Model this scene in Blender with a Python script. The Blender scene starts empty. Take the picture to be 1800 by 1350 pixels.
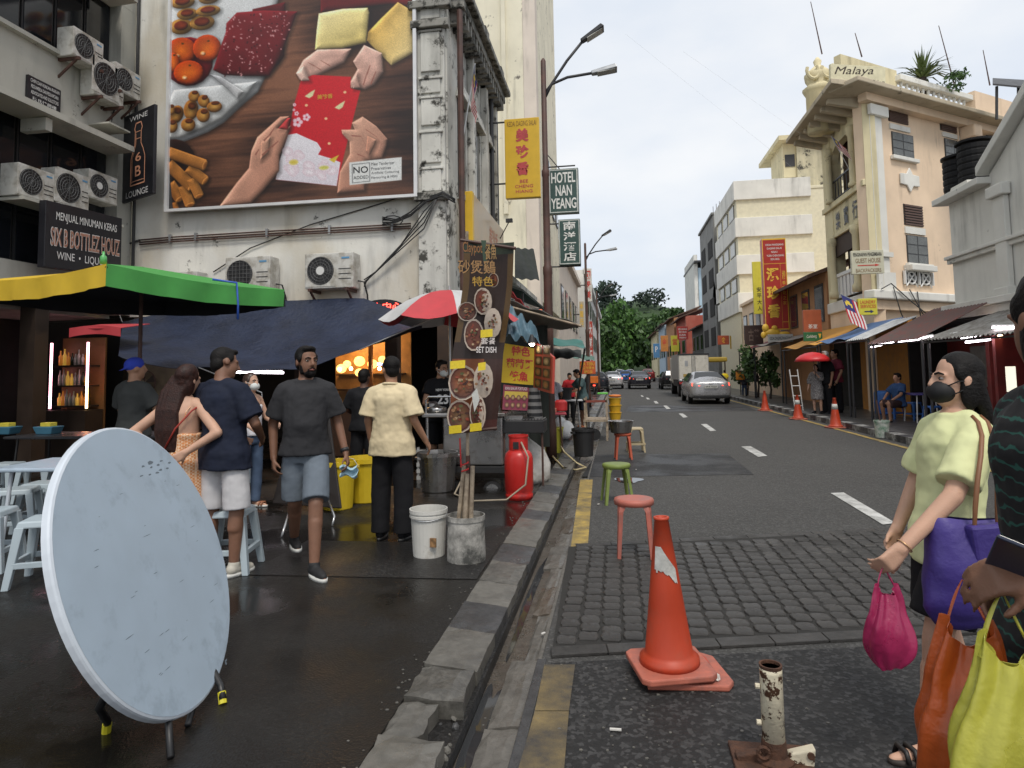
import bpy, bmesh, math, random
from mathutils import Vector, Matrix, Euler, noise as mnoise
from mathutils.geometry import tessellate_polygon
random.seed(7)
S = bpy.context.scene
C = S.collection
R = math.radians
# ------------------------------------------------------------------ camera, world, sun, exposure
F, PPX, PPY, CAMZ = 1150.0, 900.0, 572.8, 1.57
YAW, PITCH, ROLL = R(-9.05), R(4.0), R(1.0)
_f = Vector((math.sin(YAW) * math.cos(PITCH), math.cos(YAW) * math.cos(PITCH), math.sin(PITCH)))
_r0 = Vector((math.cos(YAW), -math.sin(YAW), 0))
_u0 = _r0.cross(_f)
_r = _r0 * math.cos(ROLL) - _u0 * math.sin(ROLL)
_u = _r0 * math.sin(ROLL) + _u0 * math.cos(ROLL)
cam = bpy.data.cameras.new('camera')
cam.sensor_fit = 'HORIZONTAL'; cam.sensor_width = 36.0; cam.lens = 36.0 * F / 1800.0
cam.shift_y = -(675.0 - PPY) / 1800.0
cam.clip_start = 0.05; cam.clip_end = 3000
camo = bpy.data.objects.new('camera', cam); C.objects.link(camo)
camo.matrix_world = Matrix(((_r.x, _u.x, -_f.x, 0), (_r.y, _u.y, -_f.y, 0), (_r.z, _u.z, -_f.z, CAMZ), (0, 0, 0, 1)))
S.camera = camo
SUN_EL, SUN_AZ = R(58), R(160)
world = bpy.data.worlds.new('World'); S.world = world; world.use_nodes = True
wn, wl = world.node_tree.nodes, world.node_tree.links
bg = wn['Background']; bg.inputs[1].default_value = 0.086
sky = wn.new('ShaderNodeTexSky'); sky.sky_type = 'NISHITA'; sky.sun_disc = False
sky.sun_elevation = SUN_EL; sky.sun_rotation = SUN_AZ; sky.dust_density = 3.0; sky.air_density = 1.2
wtc = wn.new('ShaderNodeTexCoord'); wmp = wn.new('ShaderNodeMapping'); wmp.inputs['Scale'].default_value = (1.0, 1.0, 2.2)
wl.new(wtc.outputs['Generated'], wmp.inputs[0])
wnz = wn.new('ShaderNodeTexNoise'); wnz.inputs['Scale'].default_value = 2.6; wnz.inputs['Detail'].default_value = 7; wnz.inputs['Roughness'].default_value = 0.5
wl.new(wmp.outputs[0], wnz.inputs['Vector'])
wrp = wn.new('ShaderNodeValToRGB'); wrp.color_ramp.elements[0].position = 0.32; wrp.color_ramp.elements[1].position = 0.68
wl.new(wnz.outputs['Fac'], wrp.inputs[0])
wcl = wn.new('ShaderNodeMix'); wcl.data_type = 'RGBA'
wcl.inputs[6].default_value = (6.3, 6.95, 7.9, 1); wcl.inputs[7].default_value = (8.6, 8.65, 8.7, 1)
wl.new(wrp.outputs[0], wcl.inputs[0])
wmx = wn.new('ShaderNodeMix'); wmx.data_type = 'RGBA'; wmx.inputs[0].default_value = 0.88
wl.new(sky.outputs[0], wmx.inputs[6]); wl.new(wcl.outputs[2], wmx.inputs[7])
wl.new(wmx.outputs[2], bg.inputs[0])
sun = bpy.data.lights.new('sun', 'SUN'); sun.energy = 1.5; sun.angle = R(16); sun.color = (1, 0.94, 0.85)
suno = bpy.data.objects.new('sun', sun); C.objects.link(suno)
_sd = Vector((math.sin(SUN_AZ) * math.cos(SUN_EL), math.cos(SUN_AZ) * math.cos(SUN_EL), math.sin(SUN_EL)))
suno.rotation_euler = (-_sd).to_track_quat('-Z', 'Y').to_euler()
vs = S.view_settings; vs.view_transform = 'Standard'; vs.look = 'None'; vs.exposure = 0.5; vs.gamma = 1.0; vs.use_curve_mapping = False
S.cycles.max_bounces = 6; S.cycles.diffuse_bounces = 3; S.cycles.glossy_bounces = 3; S.cycles.transparent_max_bounces = 8
S.cycles.sample_clamp_indirect = 4.0
# ------------------------------------------------------------------ measuring on the photograph
def ray(px, py):
 return _r * ((px - PPX) / F) - _u * ((py - PPY) / F) + _f
def PZ(px, py, z=0.0):
 d = ray(px, py); t = (z - CAMZ) / d.z; return Vector((d.x * t, d.y * t, z))
def PY(px, py, Y):
 d = ray(px, py); t = Y / d.y; return Vector((d.x * t, Y, CAMZ + d.z * t))
def PX(px, py, X):
 d = ray(px, py); t = X / d.x; return Vector((X, d.y * t, CAMZ + d.z * t))
# ------------------------------------------------------------------ materials
MATS = {}
def lin(c):
 return tuple((x / 12.92 if x <= 0.04045 else ((x + 0.055) / 1.055) ** 2.4) for x in c)
def rgb(r, g, b):
 return lin((r / 255, g / 255, b / 255))
def _nt(name):
 m = bpy.data.materials.new(name); m.use_nodes = True
 return m, m.node_tree.nodes, m.node_tree.links, m.node_tree.nodes['Principled BSDF']
def _noise(n, l, scale, detail=5, vec=None, rough=0.55, mscale=None, coord='Object'):
 tc = n.new('ShaderNodeTexCoord'); src = tc.outputs[coord]
 if mscale:
  mp = n.new('ShaderNodeMapping'); mp.inputs['Scale'].default_value = mscale; l.new(src, mp.inputs[0]); src = mp.outputs[0]
 t = n.new('ShaderNodeTexNoise'); t.inputs['Scale'].default_value = scale; t.inputs['Detail'].default_value = detail; t.inputs['Roughness'].default_value = rough
 l.new(src, t.inputs['Vector']); return t.outputs['Fac']
def _ramp(n, l, src, a, b, c0=(0, 0, 0), c1=(1, 1, 1)):
 r = n.new('ShaderNodeValToRGB'); e = r.color_ramp.elements
 e[0].position = a; e[1].position = b; e[0].color = (*c0, 1); e[1].color = (*c1, 1); l.new(src, r.inputs[0]); return r.outputs[0]
def _mix(n, l, fac, a, b, mode='MIX'):
 m = n.new('ShaderNodeMix'); m.data_type = 'RGBA'; m.blend_type = mode
 for s, v in ((0, fac), (6, a), (7, b)):
  if isinstance(v, (int, float)): m.inputs[s].default_value = v if s == 0 else (v, v, v, 1)
  elif isinstance(v, tuple): m.inputs[s].default_value = (*v, 1)
  else: l.new(v, m.inputs[s])
 return m.outputs[2]
def _bump(n, l, src, strength, b, dist=0.02):
 bp = n.new('ShaderNodeBump'); bp.inputs['Strength'].default_value = strength; bp.inputs['Distance'].default_value = dist
 l.new(src, bp.inputs['Height']); l.new(bp.outputs[0], b.inputs['Normal']); return bp
def mat(name, col, rough=0.6, metal=0.0, var=0.14, scale=5.0, bump=0.0, bscale=60.0, dirt=None, damt=0.5, spec=0.5, em=0.0, emc=None, trans=0.0, alpha=1.0, bdist=0.01, sss=0.0, rvar=0.1, dsharp=0):
 if name in MATS: return MATS[name]
 m, n, l, b = _nt(name)
 a = _noise(n, l, scale)
 hi = tuple(min(1, c * (1 + var)) for c in col); lo = tuple(c * (1 - var) for c in col)
 c = _ramp(n, l, a, 0.3, 0.7, lo, hi)
 if dirt:
  d = _ramp(n, l, _noise(n, l, scale * 0.6 + 1.1, 8, rough=0.7), 0.62 - damt * 0.3, 0.62 - damt * 0.3 + (dsharp or 0.18 + damt * 0.1))
  c = _mix(n, l, d, c, dirt)
 l.new(c, b.inputs['Base Color'])
 b.inputs['Metallic'].default_value = metal; b.inputs['Specular IOR Level'].default_value = spec
 l.new(_ramp(n, l, a, 0.25, 0.75, (max(0, rough - rvar),) * 3, (min(1, rough + rvar),) * 3), b.inputs['Roughness'])
 if bump: _bump(n, l, _noise(n, l, bscale, 4), bump, b, bdist)
 if em:
  b.inputs['Emission Color'].default_value = (*(emc or col), 1); b.inputs['Emission Strength'].default_value = em
 if trans: b.inputs['Transmission Weight'].default_value = trans
 if alpha < 1: b.inputs['Alpha'].default_value = alpha
 if sss:
  b.inputs['Subsurface Weight'].default_value = sss; b.inputs['Subsurface Radius'].default_value = (0.01, 0.004, 0.002)
 MATS[name] = m; return m
def wall(name, col, grime=(0.05, 0.048, 0.042), streak=0.5, patch=0.3, rough=0.85, stain=None, sc=1.0):
 """painted plaster with rain streaks, patches of bare render and fine relief"""
 if name in MATS: return MATS[name]
 m, n, l, b = _nt(name)
 base = _ramp(n, l, _noise(n, l, 0.9 * sc, 6), 0.3, 0.7, tuple(c * 0.88 for c in col), tuple(min(1, c * 1.06) for c in col))
 if stain:
  base = _mix(n, l, _ramp(n, l, _noise(n, l, 0.5 * sc, 7, mscale=(1.2, 1.2, 0.7)), 0.48, 0.72), base, stain)
 s1 = _noise(n, l, 2.4 * sc, 7, rough=0.6, mscale=(1.0, 1.0, 0.13))
 base = _mix(n, l, _mix(n, l, 1.0, _ramp(n, l, s1, 0.66 - 0.28 * streak, 0.86 - 0.2 * streak), _ramp(n, l, _noise(n, l, 0.7 * sc, 4), 0.35, 0.75), 'MULTIPLY'), base, grime)
 p1 = _noise(n, l, 2.1 * sc, 10, rough=0.72)
 base = _mix(n, l, _ramp(n, l, p1, 0.68 - 0.2 * patch, 0.72 - 0.15 * patch), base, tuple(g * 1.3 for g in grime))
 l.new(base, b.inputs['Base Color']); b.inputs['Roughness'].default_value = rough; b.inputs['Specular IOR Level'].default_value = 0.3
 _bump(n, l, _noise(n, l, 18, 6), 0.25, b, 0.012)
 MATS[name] = m; return m
def emit(name, col, strength):
 if name in MATS: return MATS[name]
 m, n, l, b = _nt(name)
 b.inputs['Base Color'].default_value = (*col, 1); b.inputs['Emission Color'].default_value = (*col, 1); b.inputs['Emission Strength'].default_value = strength
 MATS[name] = m; return m
def printmat(name='printed_sheet', rough=0.5, grain=0.12, gscale=60.0, em=0.0):
 """flat print whose picture is stored on the mesh; the picture's own colours, no light"""
 if name in MATS: return MATS[name]
 m, n, l, b = _nt(name)
 at = n.new('ShaderNodeVertexColor'); at.layer_name = 'Col'
 g = _ramp(n, l, _noise(n, l, gscale, 6, rough=0.7), 0.3, 0.7, (1 - grain * 2,) * 3, (1, 1, 1))
 c = _mix(n, l, 1.0, at.outputs[0], g, 'MULTIPLY')
 l.new(c, b.inputs['Base Color']); b.inputs['Roughness'].default_value = rough
 if em:
  l.new(c, b.inputs['Emission Color']); b.inputs['Emission Strength'].default_value = em
 MATS[name] = m; return m
# ------------------------------------------------------------------ mesh builder
WM = {}
def tag(o, label=None, cat=None, group=None, kind=None):
 if label: o['label'] = label
 if cat: o['category'] = cat
 if group: o['group'] = group
 if kind: o['kind'] = kind
 return o
def thing(name, label, cat, loc=(0, 0, 0), group=None):
 o = bpy.data.objects.new(name, None); C.objects.link(o); o.location = loc; o.empty_display_size = 0.2
 WM[o.name] = Matrix.Translation(Vector(loc)); return tag(o, label, cat, group)
class MB:
 def __init__(s): s.v = []; s.f = []; s.m = []; s.c = {}; s.cur = 0
 def add(s, vs, fs, col=None):
  k = len(s.v); s.v += [Vector(p) for p in vs]
  for f in fs: s.f.append(tuple(i + k for i in f)); s.m.append(s.cur)
  if col is not None:
   for i in range(len(vs)): s.c[k + i] = col[i] if isinstance(col, list) else col
  return s
 def box(s, x0, x1, y0, y1, z0, z1):
  return s.add([(x0, y0, z0), (x1, y0, z0), (x1, y1, z0), (x0, y1, z0), (x0, y0, z1), (x1, y0, z1), (x1, y1, z1), (x0, y1, z1)],
     [(0, 3, 2, 1), (4, 5, 6, 7), (0, 1, 5, 4), (1, 2, 6, 5), (2, 3, 7, 6), (3, 0, 4, 7)])
 def cbox(s, c, d, rz=0.0):
  M = Matrix.Translation(Vector(c)) @ Matrix.Rotation(rz, 4, 'Z'); k = len(s.v)
  s.box(-d[0] / 2, d[0] / 2, -d[1] / 2, d[1] / 2, -d[2] / 2, d[2] / 2)
  for i in range(k, len(s.v)): s.v[i] = M @ s.v[i]
  return s
 def hexa(s, a, b):
  """two quads (4 points each, same order) joined to a solid"""
  return s.add(list(a) + list(b), [(3, 2, 1, 0), (4, 5, 6, 7), (0, 1, 5, 4), (1, 2, 6, 5), (2, 3, 7, 6), (3, 0, 4, 7)])
 def prism(s, poly, off):
  n = len(poly); off = Vector(off); a = [Vector(p) for p in poly]; b = [p + off for p in a]
  return s.add(a + b, [tuple(range(n))[::-1], tuple(range(n, 2 * n))] + [(i, (i + 1) % n, (i + 1) % n + n, i + n) for i in range(n)])
 def cyl(s, p0, p1, r0, r1=None, n=12, cap=True):
  return s.tube([p0, p1], [r0, r0 if r1 is None else r1], n, cap)
 def tube(s, pts, r, n=8, cap=True):
  pts = [Vector(p) for p in pts]; rs = r if isinstance(r, (list, tuple)) else [r] * len(pts)
  k = len(s.v); prev = None
  for i, p in enumerate(pts):
   t = (pts[min(i + 1, len(pts) - 1)] - pts[max(i - 1, 0)]).normalized()
   if prev is None:
    a = Vector((0, 0, 1)) if abs(t.z) < 0.9 else Vector((1, 0, 0)); x = a.cross(t).normalized()
   else:
    x = (prev - t * prev.dot(t)).normalized()
   prev = x; y = t.cross(x)
   s.v += [p + (x * math.cos(2 * math.pi * j / n) + y * math.sin(2 * math.pi * j / n)) * rs[i] for j in range(n)]
  for i in range(len(pts) - 1):
   for j in range(n):
    s.f.append((k + i * n + j, k + i * n + (j + 1) % n, k + (i + 1) * n + (j + 1) % n, k + (i + 1) * n + j)); s.m.append(s.cur)
  if cap:
   s.f.append(tuple(range(k, k + n))[::-1]); e = k + (len(pts) - 1) * n; s.f.append(tuple(range(e, e + n))); s.m += [s.cur] * 2
  return s
 def lathe(s, prof, c, n=24, axis=None):
  """prof: (radius, height) from bottom to top round a vertical axis at c"""
  k = len(s.v); c = Vector(c)
  for r, z in prof:
   s.v += [c + Vector((r * math.cos(2 * math.pi * j / n), r * math.sin(2 * math.pi * j / n), z)) for j in range(n)]
  for i in range(len(prof) - 1):
   for j in range(n):
    s.f.append((k + i * n + j, k + i * n + (j + 1) % n, k + (i + 1) * n + (j + 1) % n, k + (i + 1) * n + j)); s.m.append(s.cur)
  for e, rev in ((k, 1), (k + (len(prof) - 1) * n, 0)):
   f = tuple(range(e, e + n)); s.f.append(f[::-1] if rev else f); s.m.append(s.cur)
  return s
 def ell(s, c, r, n=12, m=8, rot=None):
  k = len(s.v); c = Vector(c); rot = rot or Matrix.Identity(3)
  s.v.append(c + rot @ Vector((0, 0, -r[2])))
  for i in range(1, m):
   t = math.pi * i / m
   for j in range(n):
    a = 2 * math.pi * j / n
    s.v.append(c + rot @ Vector((r[0] * math.sin(t) * math.cos(a), r[1] * math.sin(t) * math.sin(a), -r[2] * math.cos(t))))
  s.v.append(c + rot @ Vector((0, 0, r[2]))); e = len(s.v) - 1
  for j in range(n):
   s.f.append((k, k + 1 + (j + 1) % n, k + 1 + j)); s.f.append((e, e - n + j, e - n + (j + 1) % n)); s.m += [s.cur] * 2
  for i in range(m - 2):
   for j in range(n):
    a = k + 1 + i * n; s.f.append((a + j, a + (j + 1) % n, a + n + (j + 1) % n, a + n + j)); s.m.append(s.cur)
  return s
 def caps(s, p0, r0, p1, r1, n=12):
  """tapered capsule with round ends"""
  p0, p1 = Vector(p0), Vector(p1); d = (p1 - p0); L = d.length or 1e-4; d = d / L
  pts, rs = [], []
  for a in (80, 50, 20): pts.append(p0 - d * r0 * math.sin(R(a))); rs.append(r0 * math.cos(R(a)))
  for k in (0.0, 0.5, 1.0): pts.append(p0.lerp(p1, k)); rs.append(r0 + (r1 - r0) * k)
  for a in (20, 50, 80): pts.append(p1 + d * r1 * math.sin(R(a))); rs.append(r1 * math.cos(R(a)))
  return s.tube(pts, rs, n)
 def loft(s, rings, n=16, closed=True):
  """rings: (centre, rx, ry[, rotz]) in horizontal planes"""
  k = len(s.v)
  for q in rings:
   c, rx, ry = Vector(q[0]), q[1], q[2]; a0 = q[3] if len(q) > 3 else 0
   for j in range(n):
    a = 2 * math.pi * j / n; x, y = rx * math.cos(a), ry * math.sin(a)
    s.v.append(c + Vector((x * math.cos(a0) - y * math.sin(a0), x * math.sin(a0) + y * math.cos(a0), 0)))
  for i in range(len(rings) - 1):
   for j in range(n):
    s.f.append((k + i * n + j, k + i * n + (j + 1) % n, k + (i + 1) * n + (j + 1) % n, k + (i + 1) * n + j)); s.m.append(s.cur)
  if closed:
   f = tuple(range(k, k + n)); s.f.append(f[::-1]); e = k + (len(rings) - 1) * n; s.f.append(tuple(range(e, e + n))); s.m += [s.cur] * 2
  return s
 def grid(s, nu, nv, fn, closed=False):
  k = len(s.v)
  for i in range(nu + 1):
   for j in range(nv + 1): s.v.append(Vector(fn(i / nu, j / nv)))
  for i in range(nu):
   for j in range(nv):
    a = k + i * (nv + 1) + j; s.f.append((a, a + nv + 1, a + nv + 2, a + 1)); s.m.append(s.cur)
  return s
 def poly(s, pts, col, col2=None, d=None):
  """flat printed shape: filled polygon, colours blended from col to col2 along direction d (or round its middle when d is None)"""
  pts = [Vector(p) for p in pts]; n = len(pts)
  if col2 is not None and d is None:
   c = sum(pts, Vector()) / n
   return s.add([c] + pts, [(0, i + 1, (i + 1) % n + 1) for i in range(n)], [col] + [col2] * n)
  cols = col
  if col2 is not None:
   d = Vector(d); t = [p.dot(d) for p in pts]; a, b = min(t), max(t)
   cols = [tuple(x + (y - x) * ((q - a) / max(1e-6, b - a)) for x, y in zip(col, col2)) for q in t]
  return s.add(pts, [tuple(f) for f in tessellate_polygon([pts])], cols)
 def build(s, name, m, parent=None, smooth=False, bevel=0.0, segs=2, solid=0.0, subdiv=0, label=None, cat=None, group=None, kind=None, origin=None):
  vs = s.v; loc = Vector((0, 0, 0))
  if parent is not None:
   W = WM[parent.name].inverted(); vs = [W @ p for p in vs]
  else:
   xs = [p.x for p in vs]; ys = [p.y for p in vs]; zs = [p.z for p in vs]
   loc = Vector(origin) if origin is not None else Vector(((min(xs) + max(xs)) / 2, (min(ys) + max(ys)) / 2, min(zs)))
   vs = [p - loc for p in vs]
  me = bpy.data.meshes.new(name); me.from_pydata(vs, [], s.f)
  for k in (m if isinstance(m, (list, tuple)) else [m]): me.materials.append(k)
  if s.c:
   ca = me.color_attributes.new('Col', 'FLOAT_COLOR', 'POINT')
   for i in range(len(vs)): ca.data[i].color = (*s.c.get(i, (1, 1, 1)), 1)
  if any(s.m): me.polygons.foreach_set('material_index', s.m)
  bm = bmesh.new(); bm.from_mesh(me)
  if not s.c: bmesh.ops.recalc_face_normals(bm, faces=bm.faces)
  bm.to_mesh(me); bm.free()
  if smooth: me.polygons.foreach_set('use_smooth', [True] * len(me.polygons))
  me.update()
  o = bpy.data.objects.new(name, me); C.objects.link(o)
  if parent is not None:
   o.parent = parent; WM[o.name] = WM[parent.name]
  else:
   o.location = loc; WM[o.name] = Matrix.Translation(loc)
  if solid:
   q = o.modifiers.new('thickness', 'SOLIDIFY'); q.thickness = solid; q.offset = 0
   if smooth: q = o.modifiers.new('crisp_edges', 'EDGE_SPLIT'); q.split_angle = R(60)
  if bevel:
   q = o.modifiers.new('bevel', 'BEVEL'); q.width = bevel; q.segments = segs; q.limit_method = 'ANGLE'; q.angle_limit = R(40)
  if subdiv:
   q = o.modifiers.new('subdivision', 'SUBSURF'); q.levels = subdiv; q.render_levels = subdiv
  if smooth and bevel: pass
  return tag(o, label, cat, group, kind)
def copy_tree(o, parent=None):
 c = o.copy(); C.objects.link(c); c.parent = parent
 if parent is None: WM[c.name] = o.matrix_basis.copy()
 for ch in o.children: copy_tree(ch, c)
 return c
def place(o, loc, rz=0.0, sc=1.0, label=None):
 o.location = loc; o.rotation_euler = (0, 0, rz); o.scale = (sc,) * 3
 if label: o['label'] = label
 return o
# ------------------------------------------------------------------ lettering
FONTS = {}
def text_mesh(txt, bold=0.0, cond=1.0):
 key = (txt, bold, cond)
 if key in FONTS: return FONTS[key]
 cu = bpy.data.curves.new('lettering', 'FONT'); cu.body = txt; cu.size = 1.0; cu.resolution_u = 3; cu.offset = bold
 o = bpy.data.objects.new('lettering', cu)
 me = bpy.data.meshes.new_from_object(o); bpy.data.objects.remove(o)
 vs = [Vector((v.co.x * cond, v.co.y, 0)) for v in me.vertices]; fs = [tuple(p.vertices) for p in me.polygons]
 bpy.data.meshes.remove(me)
 xs = [v.x for v in vs] or [0, 1]; ys = [v.y for v in vs] or [0, 1]
 FONTS[key] = (vs, fs, min(xs), max(xs), min(ys), max(ys)); return FONTS[key]
def put_text(mb, txt, bl, br, tl, bold=0.0, col=None):
 """lettering stretched to fill the parallelogram bl-br-tl (points in the world)"""
 vs, fs, x0, x1, y0, y1 = text_mesh(txt, bold)
 bl, br, tl = Vector(bl), Vector(br), Vector(tl)
 out = [bl + (br - bl) * ((v.x - x0) / max(1e-6, x1 - x0)) + (tl - bl) * ((v.y - y0) / max(1e-6, y1 - y0)) for v in vs]
 mb.add(out, fs, col); return mb
class Face:
 """a flat rectangle in the world: corner a (bottom left), width vector, height vector; u, v in 0..1"""
 def __init__(s, bl, br, tl): s.o = Vector(bl); s.x = Vector(br) - s.o; s.y = Vector(tl) - s.o; s.n = s.x.cross(s.y).normalized()
 def p(s, u, v, off=0.0): return s.o + s.x * u + s.y * v + s.n * off
 def rect(s, u0, u1, v0, v1, off=0.0): return [s.p(u0, v0, off), s.p(u1, v0, off), s.p(u1, v1, off), s.p(u0, v1, off)]
 def text(s, mb, txt, u0, u1, v0, v1, off=0.004, bold=0.0, col=None):
  return put_text(mb, txt, s.p(u0, v0, off), s.p(u1, v0, off), s.p(u0, v1, off), bold, col)
 def ellipse(s, u, v, ru, rv, off=0.0, n=20, a0=0.0):
  return [s.p(u + ru * math.cos(a0 + 2 * math.pi * i / n), v + rv * math.sin(a0 + 2 * math.pi * i / n), off) for i in range(n)]
 def stroke(s, mb, pts, w, off, col):
  """a drawn line of width w (in metres) through u,v points"""
  for (a, b) in zip(pts[:-1], pts[1:]):
   p, q = s.p(*a, off), s.p(*b, off); d = (q - p).normalized(); t = s.n.cross(d) * w / 2; e = d * w * 0.3
   mb.add([p - t - e, q - t + e, q + t + e, p + t - e], [(0, 1, 2, 3)], col)
# ------------------------------------------------------------------ ground materials
def asphalt(name, col, agg=0.5, scale=1.0, wet=0.0, rough=0.85, crack=0.0, blot=(0.5, 0.8), wetcol=0.45, tint=None, spec=.4):
 m, n, l, b = _nt(name)
 tc = n.new('ShaderNodeTexCoord')
 big = _noise(n, l, 0.55 * scale, 7, rough=0.6)
 c = _ramp(n, l, big, 0.3, 0.7, tuple(x * 0.82 for x in col), tuple(x * 1.15 for x in col))
 vo = n.new('ShaderNodeTexVoronoi'); vo.inputs['Scale'].default_value = 95 * scale; l.new(tc.outputs['Object'], vo.inputs['Vector'])
 sep = n.new('ShaderNodeSeparateColor'); l.new(vo.outputs['Color'], sep.inputs[0])
 spk = _ramp(n, l, sep.outputs[0], 0.55, 0.98, (0, 0, 0), (agg,) * 3)
 c = _mix(n, l, spk, c, tuple(min(1, x * 3.2 + 0.02) for x in col))
 fine = _noise(n, l, 240 * scale, 3)
 c = _mix(n, l, _ramp(n, l, fine, 0.35, 0.65, (0, 0, 0), (0.35,) * 3), c, tuple(x * 0.4 for x in col))
 if tint:
  c = _mix(n, l, _ramp(n, l, _noise(n, l, 0.8, 6), 0.5, 0.7, (0, 0, 0), (0.6,) * 3), c, tint)
 rg = _ramp(n, l, _noise(n, l, 30, 4), 0.3, 0.7, (rough - 0.1,) * 3, (min(1, rough + 0.08),) * 3)
 if wet:
  w = _ramp(n, l, _noise(n, l, 0.9, 8, rough=0.55), blot[0], blot[1], (1, 1, 1), (0, 0, 0))
  w2 = _mix(n, l, 1.0, w, (wet,) * 3, 'MULTIPLY')
  c = _mix(n, l, w2, c, tuple(x * wetcol for x in col))
  rg = _mix(n, l, w2, rg, (0.09,) * 3)
  hgt = _mix(n, l, w2, _mix(n, l, 0.5, sep.outputs[0], fine), 0.5)
  hgt = _mix(n, l, w2, vo.outputs['Distance'], (0.3,) * 3)
 else:
  hgt = vo.outputs['Distance']
 b.inputs['Specular IOR Level'].default_value = spec; l.new(c, b.inputs['Base Color']); l.new(rg, b.inputs['Roughness'])
 _bump(n, l, hgt, 0.5, b, 0.006); MATS[name] = m; return m
A_ROAD = asphalt('road_asphalt', (0.056, 0.0545, 0.052), 0.35, 0.7, rough=0.8)
A_NEAR = asphalt('coarse_asphalt', (0.017, 0.0165, 0.0165), 0.9, 0.55, rough=0.8, wet=0.15, blot=(0.55, 0.7))
A_PATCH = asphalt('patched_wet_asphalt', (0.03, 0.03, 0.031), 0.2, 1.0, rough=0.7, wet=0.45, blot=(0.45, 0.62), spec=.2)
A_PLAZA = asphalt('wet_plaza_asphalt', (0.0170, 0.0155, 0.0138), 0.14, 0.9, rough=0.62, wet=0.9, blot=(0.42, 0.60), wetcol=0.5, spec=.28)
A_STRIP = asphalt('damp_asphalt_strip', (0.015, 0.0142, 0.0138), 0.6, 0.8, rough=0.6, wet=0.4, blot=(0.5, 0.7))
A_WALK = asphalt('right_walk_concrete', (0.10, 0.098, 0.095), 0.2, 0.8, rough=0.6, wet=0.5, blot=(0.5, 0.7))
def stonemat(name, col, var=0.35, rough=0.5, moss=None, wet=0.3):
 m, n, l, b = _nt(name)
 oi = n.new('ShaderNodeObjectInfo'); ge = n.new('ShaderNodeNewGeometry')
 ad = n.new('ShaderNodeMath'); ad.operation = 'ADD'; l.new(oi.outputs['Random'], ad.inputs[0]); l.new(ge.outputs['Random Per Island'], ad.inputs[1])
 fr = n.new('ShaderNodeMath'); fr.operation = 'FRACT'; l.new(ad.outputs[0], fr.inputs[0])
 base = _ramp(n, l, fr.outputs[0], 0, 1, tuple(c * (1 - var) for c in col), tuple(c * (1 + var) for c in col))
 nz = _noise(n, l, 22, 8, rough=0.7)
 c = _mix(n, l, _ramp(n, l, nz, 0.4, 0.75, (0, 0, 0), (0.7,) * 3), base, tuple(c * 1.9 for c in col))
 c = _mix(n, l, _ramp(n, l, _noise(n, l, 5, 7), 0.5, 0.75, (0, 0, 0), (0.7,) * 3), c, moss or tuple(c * 0.45 for c in col))
 l.new(c, b.inputs['Base Color'])
 l.new(_ramp(n, l, _noise(n, l, 3, 6), 0.35, 0.7, (rough - wet,) * 3, (rough + 0.2,) * 3), b.inputs['Roughness'])
 _bump(n, l, nz, 0.6, b, 0.01); MATS[name] = m; return m
SETT = stonemat('granite_sett', (0.032, 0.030, 0.028), 0.3, 0.65)
KERB = stonemat('kerb_concrete', (0.094, 0.089, 0.078), 0.35, 0.55)
KERB_DK = stonemat('kerb_dark_paint', (0.040, 0.040, 0.041), 0.3, 0.5)
KERB_WH = mat('kerb_white_paint', (0.42, 0.42, 0.40), 0.7, var=0.2, scale=8, dirt=(0.08, 0.075, 0.07), damt=0.9)
KERB_BK = mat('kerb_black_paint', (0.025, 0.025, 0.028), 0.6, var=0.3, dirt=(0.12, 0.115, 0.11), damt=0.5)
GUT = stonemat('gutter_concrete', (0.07, 0.058, 0.045), 0.25, 0.4, moss=(0.045, 0.026, 0.016))
SLAB = stonemat('gutter_slab_concrete', (0.095, 0.088, 0.077), 0.25, 0.5)
YEL = mat('yellow_road_paint', (0.42, 0.29, 0.07), 0.7, var=0.2, scale=6, dirt=(0.13, 0.105, 0.06), damt=0.75, bump=0.4, bscale=150)
YEL_OLD = mat('worn_yellow_road_paint', (0.17, 0.125, 0.055), 0.75, var=0.25, scale=5, dirt=(0.05, 0.045, 0.04), damt=1.0, bump=0.4, bscale=150)
WHT = mat('white_road_paint', (0.55, 0.55, 0.53), 0.7, var=0.12, scale=6, dirt=(0.2, 0.2, 0.19), damt=0.6)
WATER = mat('puddle_water', (0.03, 0.031, 0.033), 0.04, var=0.05, rvar=0.02)
EARTH = mat('earth', (0.05, 0.045, 0.035), 0.9, scale=0.2)
# ------------------------------------------------------------------ ground, road, pavements
def sheet(name, pts, m, kind='structure', thick=None, parent=None):
 b = MB()
 if thick: b.prism([Vector(p) - Vector((0, 0, thick)) for p in pts], (0, 0, thick))
 else: b.add(pts, [tuple(range(len(pts)))])
 return b.build(name, m, parent, kind=kind if parent is None else None)
def rectz(x0, x1, y0, y1, z): return [(x0, y0, z), (x1, y0, z), (x1, y1, z), (x0, y1, z)]
PZL = 0.10                                   # height of the left plaza and pavement
sheet('ground', rectz(-900, 900, -40, 1500, -0.16), EARTH)
road = sheet('road', rectz(-0.47, 5.62, -6, 170, 0.0), A_ROAD, thick=0.12)
sheet('plaza_pavement', rectz(-40, -1.0, -6, 11.0, PZL), A_PLAZA, thick=0.2)
sheet('left_pavement', rectz(-9, -1.0, 11.0, 170, PZL), A_PLAZA, thick=0.2)
sheet('right_pavement', rectz(5.88, 12, -6, 170, 0.13), A_WALK, thick=0.2)
sheet('damp_strip', [PZ(430, 1010, PZL + .004), PZ(838, 1018, PZL + .004), PZ(880, 955, PZL + .004), PZ(540, 950, PZL + .004)], A_STRIP)
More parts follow.
